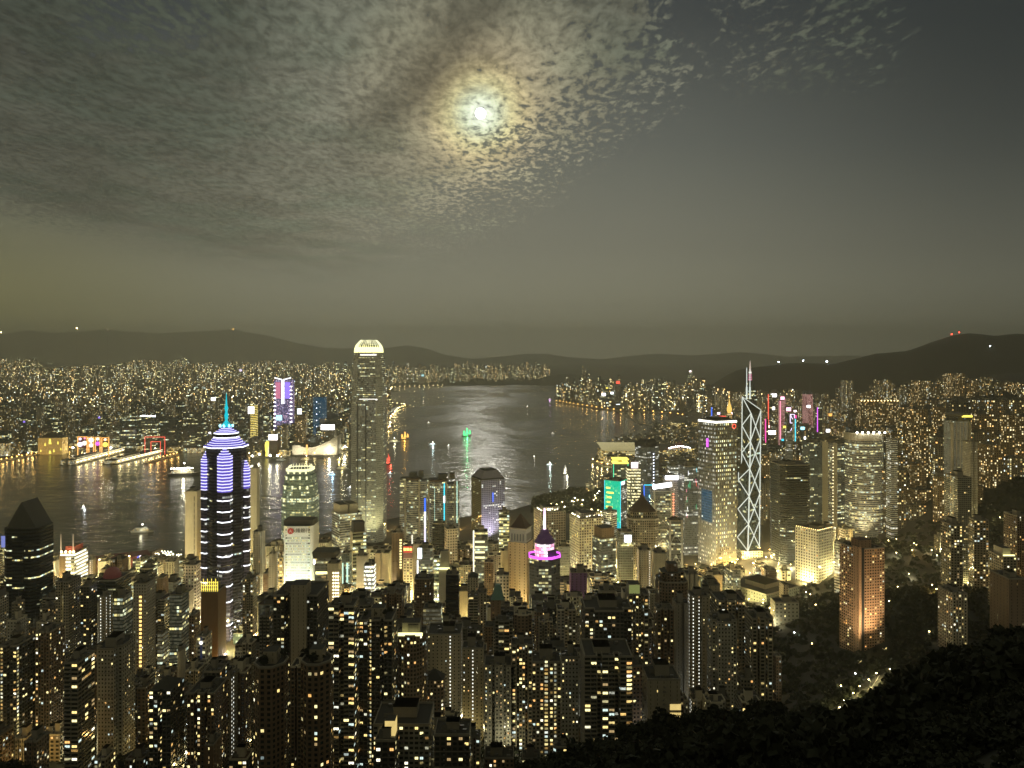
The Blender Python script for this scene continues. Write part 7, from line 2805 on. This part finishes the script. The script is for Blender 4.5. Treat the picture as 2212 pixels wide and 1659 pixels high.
def wing(nm, pa, pb, pc, lift, mat, under):
    """Curved shell between two eave points and a lifted ridge."""
    q = MB()
    N = 12
    for i in range(N):
        for j in range(4):
            def P(u, v):
                base = pa.lerp(pb, u)
                base = base.lerp(pc, v)
                base.z += lift * math.sin(math.pi * min(1, u)) * (1 - v * .5)
                return tuple(base)
            f = [P(i / N, j / 4), P((i + 1) / N, j / 4), P((i + 1) / N, (j + 1) / 4), P(i / N, (j + 1) / 4)]
            q.face(f, mat)
            q.face([(x, y, z - 1.2) for x, y, z in reversed(f)], under)
    q.build(nm, r)


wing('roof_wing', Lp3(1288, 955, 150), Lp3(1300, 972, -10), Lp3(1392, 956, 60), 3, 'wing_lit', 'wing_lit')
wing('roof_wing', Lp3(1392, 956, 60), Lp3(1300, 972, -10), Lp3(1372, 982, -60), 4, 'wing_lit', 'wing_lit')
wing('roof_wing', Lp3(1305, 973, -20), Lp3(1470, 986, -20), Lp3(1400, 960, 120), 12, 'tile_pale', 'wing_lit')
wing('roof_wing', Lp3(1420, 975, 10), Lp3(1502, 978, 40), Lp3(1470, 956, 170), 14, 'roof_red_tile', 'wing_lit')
for k in range(11):
    b = MB()
    p = Lp3(1446 + k * 4.4, 968 - 4 * math.sin(k * .3), 20)
    b.ball(tuple(p), 2.2, 'lamp_white', 6, 4)
    b.build('roof_lamp', r)
b = MB()
b.box(Lp3(1290, 1000).x, Lp3(1372, 1000).x, -46, -40, -1, 3.5, 'deck_lit', 'roof_grey')
b.build('waterside_terrace', r)
r = thing('pavilion', 'gold lit exhibition pavilion with swept roofs beside the inner basin', 'hall', (*gpt(1446, 930), 3), 0)
for k, (dx_, dy_, w_, h_) in enumerate(((0, 0, 90, 16), (110, -40, 120, 20), (60, 80, 80, 30), (170, 60, 90, 36))):
    b = MB()
    b.prism([(dx_ - w_ / 2, dy_ - 20), (dx_ + w_ / 2, dy_ - 20), (dx_ + w_ / 2, dy_ + 20), (dx_ - w_ / 2, dy_ + 20)], 0, h_, 'hall_lit', 'roof_grey', taper=.8)
    b.build('hall', r)

# near shore: ferry terminal in red paint, pier building with gold lights
a, c = gpt(208, 1222, 14), gpt(322, 1208, 14)
r = thing('ferry_terminal', 'long red framed ferry terminal with green lit board at its end', 'ferry terminal', (a[0], a[1], 3), math.atan2(c[1] - a[1], c[0] - a[0]))
L = math.hypot(c[0] - a[0], c[1] - a[1])
b = MB()
b.box(0, L, 0, 44, -2, 15, 'ribbon_dark', 'roof_red')
b.build('wall', r)
b = MB()
for x in np.linspace(0, L, 7):
    b.box(x - 1.4, x + 1.4, -1.4, .2, -2, 19, 'red_paint')
b.box(-2, L + 2, -1.2, 44, 15, 18.5, 'red_paint', 'roof_red')
b.build('red_frame', r)
panel('green_board', r, L * .76, L * .96, -1.8, 0, 14, 'billboard_green', 1.0)
b = MB()
for k in range(5):
    b.box(L * .79, L * (.88 + .015 * k), -2.95, -2.85, 2.2 + k * 2.3, 2.9 + k * 2.3, 'strip_green')
b.build('board_text_lines', r)
b = MB()
b.tube((L * .80, -3, 17), (L * .80, -1, 17), 3.2, 'billboard_blue', 12)
b.tube((L * .84, -3.2, 17), (L * .84, -1, 17), 3.2, 'screen_pink', 12)
b.build('round_logo', r)
for k in range(5):
    b = MB()
    b.ball((L * (.06 + .14 * k), 4, 20), 1.1, 'lamp_warm', 6, 4)
    b.build('roof_lamp', r)
a = gpt(330, 1206)
r = thing('pier_building', 'ferry pier whose roof terrace is strewn with gold lights, beside the cream slab', 'pier', (a[0], a[1], 0), R(-14))
b = MB()
b.box(0, 72, -16, 18, -3, 9, 'home_dark', 'roof_dark')
b.build('hall', r)
for k in range(26):
    b = MB()
    x, y = rs.uniform(10, 70), rs.uniform(-13, 14)
    b.tube((x, y, 9), (x, y, 11.2), .12, 'steel', 4)
    b.ball((x, y, 11.6), .95, 'lamp_garden', 6, 4)
    b.build('terrace_lamp', r)
b = MB()
b.box(2, 10, -14, 14, 9, 16, 'bare_brown', 'roof_brown')
b.build('gable_end', r)
r = thing('elevated_road', 'flyover ramps glowing gold beside the cream slab tower', 'flyover', (*gpt(376, 1246, 12), 12), R(12))
for k in range(2):
    b = MB()
    b.box(-22, 26, -4 - k * 16, 4 - k * 16, -1 - k * 4, -k * 4, 'asphalt')
    b.build('deck', r)
    b = MB()
    b.box(-22, 26, -4.4 - k * 16, -4 - k * 16, -1.4 - k * 4, 1.1 - k * 4, 'strip_warm')
    b.build('lit_parapet', r)
li = bpy.data.lights.new('lamp_light', 'POINT')
li.energy, li.color = 26000, WARM
lo_ = bpy.data.objects.new('lamp_light', li)
col.objects.link(lo_)
lo_.parent = r
lo_.location = (0, -8, 9)

# ------------------------------------------------------------------ boats
def boat(name, lb, ct, px, py, L, head, kind, lightm, power=0, colr=(1, 1, 1)):
    X, Y = gpt(px, py)
    r = thing(name, lb, ct, (X, Y, 0), R(head))
    W = L * .24
    hull = [(-L / 2, -W * .42), (L * .25, -W / 2), (L * .42, -W * .25), (L / 2, 0), (L * .42, W * .25), (L * .25, W / 2), (-L / 2, W * .42)]
    b = MB()
    b.prism(hull, -1, L * .07 + .6, 'hull_dark' if kind in ('cruise', 'junk') else 'hull_white', 'stone', taper=1.03)
    b.build('hull', r)
    z = L * .07 + .6
    if kind == 'junk':
        b = MB()
        b.box(-L * .34, L * .1, -W * .36, W * .36, z, z + L * .10, lightm, 'roof_brown')
        b.build('cabin', r)
        for k, (x, h) in enumerate(((-.30, .55), (.02, .85), (.32, .6))):
            b = MB()
            b.tube((L * x, 0, z), (L * x, 0, z + L * h), .18, 'bark', 5)
            b.build('mast', r)
            b = MB()
            b.face([(L * (x - .10), .3, z + L * .12), (L * (x + .14), .3, z + L * .14), (L * (x + .10), .3, z + L * h * .8), (L * (x - .02), .3, z + L * h)], lightm)
            b.face([(L * (x - .02), .5, z + L * h), (L * (x + .10), .5, z + L * h * .8), (L * (x + .14), .5, z + L * .14), (L * (x - .10), .5, z + L * .12)], lightm)
            b.build('sail', r)
    else:
        nd = 3 if kind == 'cruise' else (2 if kind == 'ferry' else 1)
        for k in range(nd):
            s_ = 1 - .16 * k
            b = MB()
            b.box(-L * .42 * s_, L * .30 * s_, -W * .40 * s_, W * .40 * s_, z + k * L * .055, z + (k + 1) * L * .055 - .3, lightm, 'hull_white')
            b.build('deck_cabin', r)
        zt = z + nd * L * .055
        b = MB()
        b.box(L * .08, L * .2, -W * .22, W * .22, zt, zt + L * .05, 'hull_white', 'roof_grey')
        b.build('bridge', r)
        b = MB()
        b.tube((0, 0, zt), (0, 0, zt + L * .16), .15 + L * .002, 'steel', 5)
        mo = b.build('mast', r)
        b = MB()
        b.ball((0, 0, zt + L * .17), max(.9, L * .022), 'lamp_white', 6, 4)
        b.build('masthead_lamp', mo)
        if kind == 'cruise':
            for k in range(9):
                b = MB()
                b.ball((-L * .4 + k * L * .085, -W * .42, zt + 1), 1.7, 'lamp_white', 6, 4)
                b.build('deck_lamp', r)
    if power:
        li = bpy.data.lights.new('boat_light', 'POINT')
        li.energy, li.color, li.shadow_soft_size = power * .2, colr, 2.0
        lo_ = bpy.data.objects.new('boat_light', li)
        col.objects.link(lo_)
        lo_.parent = r
        lo_.location = (0, -W * .9, z + L * .12)
    return r


boat('cruise_boat', 'brilliantly lit three decked cruise boat left of the striped skyscraper', 'boat', 398, 1026, 92, 14, 'cruise', 'deck_lit', 260000, PALE)
boat('sailing_junk', 'sailing junk lit bright green in mid harbour', 'boat', 1008, 942, 44, 20, 'junk', 'boat_green', 90000, (.1, 1, .3))
boat('sailing_junk', 'sailing junk lit orange right of the tallest skyscraper', 'boat', 874, 949, 40, 10, 'junk', 'boat_orange', 90000, (1, .5, .08))
boat('sailing_junk', 'red sailed junk touching the edge of the tallest skyscraper', 'boat', 839, 1002, 40, 80, 'junk', 'boat_red', 80000, (1, .1, .05))
boat('ferry', 'small cyan white ferry below the orange junk', 'boat', 935, 961, 32, 10, 'ferry', 'boat_white', 50000, (.7, 1, 1))
boat('sailing_junk', 'white lit sailing junk nearest the round windowed tower', 'boat', 1221, 1024, 32, 70, 'junk', 'boat_cream', 80000, (1, .92, .7))
boat('ferry', 'small white ferry with mint glow left of the white junk', 'boat', 1188, 1005, 26, 0, 'ferry', 'boat_white', 50000, (.75, 1, .9))
boat('ferry', 'blue lit small ferry left of the tallest skyscraper', 'boat', 718, 1027, 26, 20, 'ferry', 'boat_blue', 50000, (.4, .7, 1))
boat('ferry', 'dark ferry with two rows of yellow lamps left of the tallest skyscraper', 'boat', 740, 1013, 40, 0, 'ferry', 'deck_lit', 30000, WARM)
boat('ferry', 'yellow lit ferry near the concave hall quay', 'boat', 733, 994, 22, 0, 'ferry', 'boat_yellow', 60000, (1, .8, .2))
boat('ferry', 'fast ferry with white stern and pale wake near the cream slab', 'boat', 308, 1149, 46, 6, 'ferry', 'deck_lit', 16000, PALE)
boat('launch', 'single white lit launch alone in the left harbour', 'boat', 180, 1098, 16, 90, 'launch', 'boat_white', 20000, COOL)
boat('launch', 'small launch drawing a wake under the green junk', 'boat', 969, 964, 16, 30, 'launch', 'boat_cream', 0)
boat('launch', 'tiny launch high in the middle of the harbour', 'boat', 926, 914, 22, 30, 'launch', 'boat_cream', 0)
boat('launch', 'tiny orange lit launch near the far shore', 'boat', 914, 868, 26, 80, 'launch', 'boat_orange', 0)
boat('launch', 'launch at the head of the fan shaped wake', 'boat', 1194, 937, 20, 30, 'launch', 'boat_cream', 0)
boat('launch', 'tiny orange lit launch left of the white junk', 'boat', 1154, 988, 13, 80, 'launch', 'boat_orange', 0)
boat('launch', 'pale launch under the red sailed junk', 'boat', 843, 1024, 18, 0, 'launch', 'boat_white', 0)
boat('launch', 'low launch with bow wave left of the tallest skyscraper', 'boat', 756, 1055, 18, 10, 'launch', 'boat_white', 0)
boat('ferry', 'docked boats row with cream lights right of the tallest skyscraper', 'boat', 852, 955, 50, 18, 'ferry', 'deck_lit', 60000, PALE)
boat('launch', 'violet lit pontoon off the tip of the expressway shore', 'boat', 1188, 864, 34, 0, 'launch', 'boat_violet', 40000, (.8, .4, 1))
boat('launch', 'tiny orange lit buoy boat below the expressway tip', 'boat', 1139, 879, 20, 80, 'launch', 'boat_orange', 0)
boat('ferry', 'dark moored boat off the promenade by the clock tower', 'boat', 608, 994, 34, 0, 'ferry', 'far_dim', 0)
boat('ferry', 'moored boat with gold lamps left of the concave hall quay', 'boat', 662, 993, 40, 6, 'ferry', 'deck_lit', 40000, WARM)
b = MB()
a, c = gpt(836, 893), gpt(862, 880)
r = thing('breakwater', 'pale lit breakwater jutting out right of the tallest skyscraper', 'breakwater', (a[0], a[1], 0), math.atan2(c[1] - a[1], c[0] - a[0]))
b.box(0, math.hypot(c[0] - a[0], c[1] - a[1]), -18, 18, -2, 5, 'cream_glow_dim')
b.build('wall', r)
a, c = gpt(862, 880.5), gpt(884, 878)
r = thing('pier', 'gold lit pier at the end of the pale breakwater', 'pier', (a[0], a[1], 0), math.atan2(c[1] - a[1], c[0] - a[0]))
b = MB()
b.box(0, math.hypot(c[0] - a[0], c[1] - a[1]), -14, 14, -2, 14, 'hall_lit')
b.build('hall', r)
for lb, p0, p1 in (('long dark breakwater closing the typhoon shelter', (1338, 889), (1380, 914)), ('dark arm of the typhoon shelter breakwater', (1382, 916), (1420, 921)), ('dark mole with red beacon across from the teal reflection', (1310, 886.5), (1360, 886))):
    a, c = gpt(*p0), gpt(*p1)
    r = thing('breakwater', lb, 'breakwater', (a[0], a[1], 0), math.atan2(c[1] - a[1], c[0] - a[0]))
    b = MB()
    b.box(0, math.hypot(c[0] - a[0], c[1] - a[1]), -7, 7, -2, 3.2, 'stone')
    b.build('wall', r)
# lamps high on the mountains
for k, (mx_, my_, Ym, mt, sz_) in enumerate(((2056, 723, 5600, 'lamp_red', 5), (2072, 724, 5600, 'lamp_red', 5), (2139, 748, 5200, 'lamp_cool', 4), (1786, 787, 5600, 'lamp_cool', 6), (1735, 788, 5600, 'lamp_cool', 4), (1682, 788, 5600, 'lamp_cool', 4),
                                             (166, 709, 12300, 'lamp_warm', 12), (504, 711, 12300, 'lamp_orange', 9), (2, 718, 12300, 'lamp_warm', 10), (232, 712, 12300, 'lamp_warm', 7), (805, 667, 12300, 'lamp_red', 6))):
    if my_ < 700:
        continue
    zt = wz(my_, Ym)
    X = wx(mx_, Ym)
    gzv = ground_z(X, Ym) if Ym < 6000 else mainland_z(X, Ym)
    hgt = max(18, zt - gzv)
    r = thing('beacon_mast', f"{'red' if mt == 'lamp_red' else 'white' if mt == 'lamp_cool' else 'amber'} hill beacon, {ordn(k)} counted over both ridges", 'beacon', (X, Ym, gzv - 2), 0, 'beacons on the ridges')
    b = MB()
    b.tube((0, 0, 0), (0, 0, hgt + 2), .8, 'dark_steel', 4)
    b.build('mast', r)
    b = MB()
    b.ball((0, 0, hgt + 3), sz_, mt, 6, 4)
    b.build('lamp', r)
# the moon
r = bpy.data.objects.new('moon', None)
b = MB()
b.ball((0, 0, 0), 60000 * .0066, 'moon_disc', 24, 16)
o = b.build('moon', None, tuple(Vector((0, 0, CAMZ)) + MOON_DIR * 60000))
bpy.data.objects.remove(r)
tag(o, 'overexposed full moon shining through thin broken cloud', 'moon')
# floodlit towers: lamps standing at their feet
for px_, Y_, py0, hgt_, pw, c_ in ((790, 1580, 1178, 200, 900000, (1, .95, .55)), (815, 1580, 1178, 200, 900000, (1, .95, .55)), (1535, 1393, 1226, 150, 300000, (1, .9, .5)), (1580, 1393, 1226, 150, 300000, (1, .9, .5)),
                                   (1835, 830, 1424, 80, 280000, (1, .74, .42)), (1885, 830, 1424, 80, 230000, (1, .70, .38)), (1735, 1240, 1262, 60, 55000, (1, .9, .62)), (1780, 1240, 1262, 60, 55000, (.95, 1, .7)),
                                   (1866, 1600, 1136, 90, 300000, (1, .88, .55)), (1270, 1290, 1240, 70, 160000, (1, .88, .55)), (1190, 1340, 1220, 70, 120000, (1, .8, .5)), (1060, 1560, 1172, 80, 260000, (.85, .78, 1)),
                                   (1125, 1080, 1290, 60, 90000, (1, .82, .5)), (420, 1330, 1210, 80, 140000, (1, .85, .55)), (790, 1120, 1285, 50, 50000, (1, .92, .6)), (830, 1180, 1268, 50, 60000, (1, .92, .6))):
    X, dY = wx(px_, Y_), 26
    li = bpy.data.lights.new('floodlight', 'SPOT')
    li.energy, li.spot_size, li.spot_blend, li.color, li.shadow_soft_size = pw, R(80), .9, c_, 1.5
    gq = ground_z(X, Y_ - dY)
    r = thing('floodlight', f'ground floodlight {"of the column" if False else "at the foot of the tower"} near picture column {ORD[0]}', 'floodlight', (X, Y_ - dY, gq), 0, 'ground floodlights')
    r['label'] = 'ground floodlight washing the front of a tall pale tower'
    b = MB()
    b.box(-.7, .7, -.5, .5, 0, 1.3, 'dark_steel')
    b.build('housing', r)
    lo_ = bpy.data.objects.new('floodlight_beam', li)
    col.objects.link(lo_)
    lo_.parent = r
    lo_.location = (0, 0, 2.2)
    lo_.rotation_euler = Vector((0, dY, hgt_ * .55)).to_track_quat('-Z', 'Y').to_euler()


# ------------------------------------------------------------------ trees
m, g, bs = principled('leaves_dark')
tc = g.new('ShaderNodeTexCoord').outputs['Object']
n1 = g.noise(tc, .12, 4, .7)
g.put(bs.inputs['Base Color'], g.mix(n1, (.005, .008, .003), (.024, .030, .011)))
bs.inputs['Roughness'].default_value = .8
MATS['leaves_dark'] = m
nr = np.random.default_rng(4)


def crown_arrays(n, rx, rz, leaf, lobes=6):
    """Leaf clumps spread through an uneven crown: quads of random tilt."""
    lc = nr.normal(size=(lobes, 3))
    lc /= np.linalg.norm(lc, axis=1)[:, None]
    lc *= np.array([rx, rx, rz]) * nr.uniform(.25, .7, (lobes, 1))
    lr = nr.uniform(.35, .62, lobes)
    k = nr.integers(0, lobes, n)
    d = nr.normal(size=(n, 3))
    d /= np.linalg.norm(d, axis=1)[:, None]
    c = lc[k] + d * (nr.uniform(.35, 1.0, n) ** .5)[:, None] * lr[k][:, None] * np.array([rx, rx, rz])
    a = nr.normal(size=(n, 3))
    a /= np.linalg.norm(a, axis=1)[:, None]
    b_ = np.cross(a, nr.normal(size=(n, 3)))
    b_ /= np.linalg.norm(b_, axis=1)[:, None]
    s = leaf * nr.uniform(.6, 1.4, (n, 1))
    V = np.stack([c - a * s - b_ * s * .6, c + a * s - b_ * s * .6, c + a * s * .7 + b_ * s * .7, c - a * s * .7 + b_ * s * .7], 1)
    V[..., 2] += rz
    return V.reshape(-1, 3)


PROTO = [crown_arrays(240, 4.6, 4.2, .75, 6) for _ in range(5)] + [crown_arrays(200, 3.4, 4.8, .7, 5)]
NEARP = [crown_arrays(420, 4.6, 4.0, .42, 7) for _ in range(4)]
FARP = [crown_arrays(70, 5.5, 4.0, 1.5, 5) for _ in range(5)]


def wood(name, spots, protos, kind='stuff'):
    Vs = []
    for x, y, z, s in spots:
        P = protos[nr.integers(0, len(protos))]
        t = nr.uniform(0, 6.28)
        ct, st = math.cos(t), math.sin(t)
        Q = np.stack([P[:, 0] * ct - P[:, 1] * st, P[:, 0] * st + P[:, 1] * ct, P[:, 2]], 1) * s
        Q += np.array([x, y, z])
        Vs.append(Q)
    V = np.concatenate(Vs)
    F = np.arange(len(V)).reshape(-1, 4)
    o = np_object(name, V, F, ['leaves_dark'])
    return tag(o, kind=kind)


spots = []
for px in np.arange(-60, 2580, 15):
    Yc, mm = hill_crest(px)
    for k in range(11):
        Y = Yc * (.52 + .048 * k) + nr.uniform(-5, 5) if k < 11 else Yc
        x = wx(px + nr.uniform(-9, 9), Y)
        if 700 < px < 960 and k > 7:
            continue
        spots.append((x, Y, ground_z(x, Y) - 3.0, nr.uniform(.55, 1.0)))
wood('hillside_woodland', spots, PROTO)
# undergrowth close below the lookout
spots = []
for _ in range(1500):
    Y = 9 + 145 * nr.uniform() ** 1.4
    px = nr.uniform(900, 2500)
    x = wx(px, Y)
    spots.append((x, Y, ground_z(x, Y) - 1.6, nr.uniform(.2, .3) if Y < 40 else nr.uniform(.25, .5)))
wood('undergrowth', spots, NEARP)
# parks and wooded slopes
spots = []
for _ in range(9000):
    px, Y = nr.uniform(1440, 2330), nr.uniform(640, 2300)
    x = wx(px, Y)
    z = ground_z(x, Y)
    ok = (px > 1675 and Y < 1240) or (1560 < px and 900 < Y < 1150) or (1850 < px < 2035 and Y < 1560) or (px > 2085 and Y < 1700) or (1440 < px < 1660 and 1165 < Y < 1260 and nr.uniform() < .5)
    if nr.uniform() < .12:
        px, Y = nr.uniform(1150, 1325), nr.uniform(1880, 2230)
        x, z, ok = wx(px, Y), 3.0, True
        if HZ + CAMZ * FOC / Y < 1080 - (px - 1150) * .26:
            continue
    if not ok or (px < 1560 and Y < 1100):
        continue
    if any((x - a) ** 2 + (Y - b_) ** 2 < (c * .95 + 5) ** 2 for a, b_, c in FOOT):
        continue
    if any((x - p[0]) ** 2 + (Y - p[1]) ** 2 < 17 ** 2 for p in along_path(roadB, 12)) or any((x - p[0]) ** 2 + (Y - p[1]) ** 2 < 9 ** 2 for p in along_path(roadC, 8)):
        continue
    spots.append((x, Y, z - 2.5, nr.uniform(.7, 1.35)))
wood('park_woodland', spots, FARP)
# scrubby trees between the near towers
spots = []
for _ in range(1500):
    px, Y = nr.uniform(-60, 1680), nr.uniform(430, 760)
    x = wx(px, Y)
    if any((x - a) ** 2 + (Y - b_) ** 2 < (c * .8 + 3) ** 2 for a, b_, c in FOOT):
        continue
    spots.append((x, Y, ground_z(x, Y) - 2.0, nr.uniform(.5, .95)))
wood('slope_trees', spots, FARP)
# trees on the two roof gardens and single trees that stand out along the ridge
TP = []
for k in range(4):
    b = MB()
    b.tube((0, 0, -2), (.3, .1, 3.2), .34, 'bark', 6, .24)
    for t in (0.3, 2.2, 4.2):
        b.tube((.3, .1, 2.8), (.3 + 2.2 * math.cos(t), .1 + 2.2 * math.sin(t), 6.0), .17, 'bark', 5, .06)
    V = crown_arrays(420, 3.6, 3.2, .55, 8)
    V[:, 2] += 2.6
    TP.append((b.mesh('trunk'), V))
CM = []
for tm, V in TP:
    o = np_object('crown', V, np.arange(len(V)).reshape(-1, 4), ['leaves_dark'])
    CM.append(o.data)
    bpy.data.objects.remove(o)


def tree(x, y, z, s, lb, grp):
    k = rng.randrange(4)
    r = thing('tree', lb, 'tree', (x, y, z), rng.uniform(0, 6.28), grp)
    r.scale = (s, s, s)
    for nm, me in (('trunk', TP[k][0]), ('crown', CM[k])):
        o = bpy.data.objects.new(nm, me)
        col.objects.link(o)
        o.parent = r


for px in range(1100, 2240, 24):
    pxx = px + rng.uniform(-9, 9)
    Yc, mm = hill_crest(pxx)
    Y = Yc + rng.uniform(-12, 6)
    x = wx(pxx, Y)
    tree(x, Y, ground_z(x, Y) - .5, rng.uniform(.5, .95), 'black leafy tree standing along the top of the unlit foreground ridge', 'trees along the foreground ridge')
for lb, (root, I, row) in BUILT.items():
    if 'garden' in row[11]:
        for k in range(9):
            x, y = I['w'] * rng.uniform(-.40, .40), I['d'] * rng.uniform(-.40, .30)
            q = root.matrix_basis @ Vector((x, y, I['H']))
            tree(q.x, q.y, q.z, rng.uniform(.45, .8), 'dark tree planted on the roof garden of a near tower', 'roof garden trees')

# ------------------------------------------------------------------ haze
m = bpy.data.materials.new('haze_air')
m.use_nodes = True
nt = m.node_tree
nt.nodes.clear()
pv_ = nt.nodes.new('ShaderNodeVolumePrincipled')
pv_.inputs['Color'].default_value = (.965, .97, .80, 1)
pv_.inputs['Density'].default_value = 8.0e-5
pv_.inputs['Anisotropy'].default_value = .55
out = nt.nodes.new('ShaderNodeOutputMaterial')
nt.links.new(pv_.outputs[0], out.inputs['Volume'])
b = MB()
b.mats.append(m)
b.ix['haze'] = 0
b.prism([(-14500, -400), (14500, -400), (30200, 32200), (-30200, 32200)], -6.0, 1420.0, 'haze', 'haze', 'haze')
tag(b.build('haze'), kind='stuff')
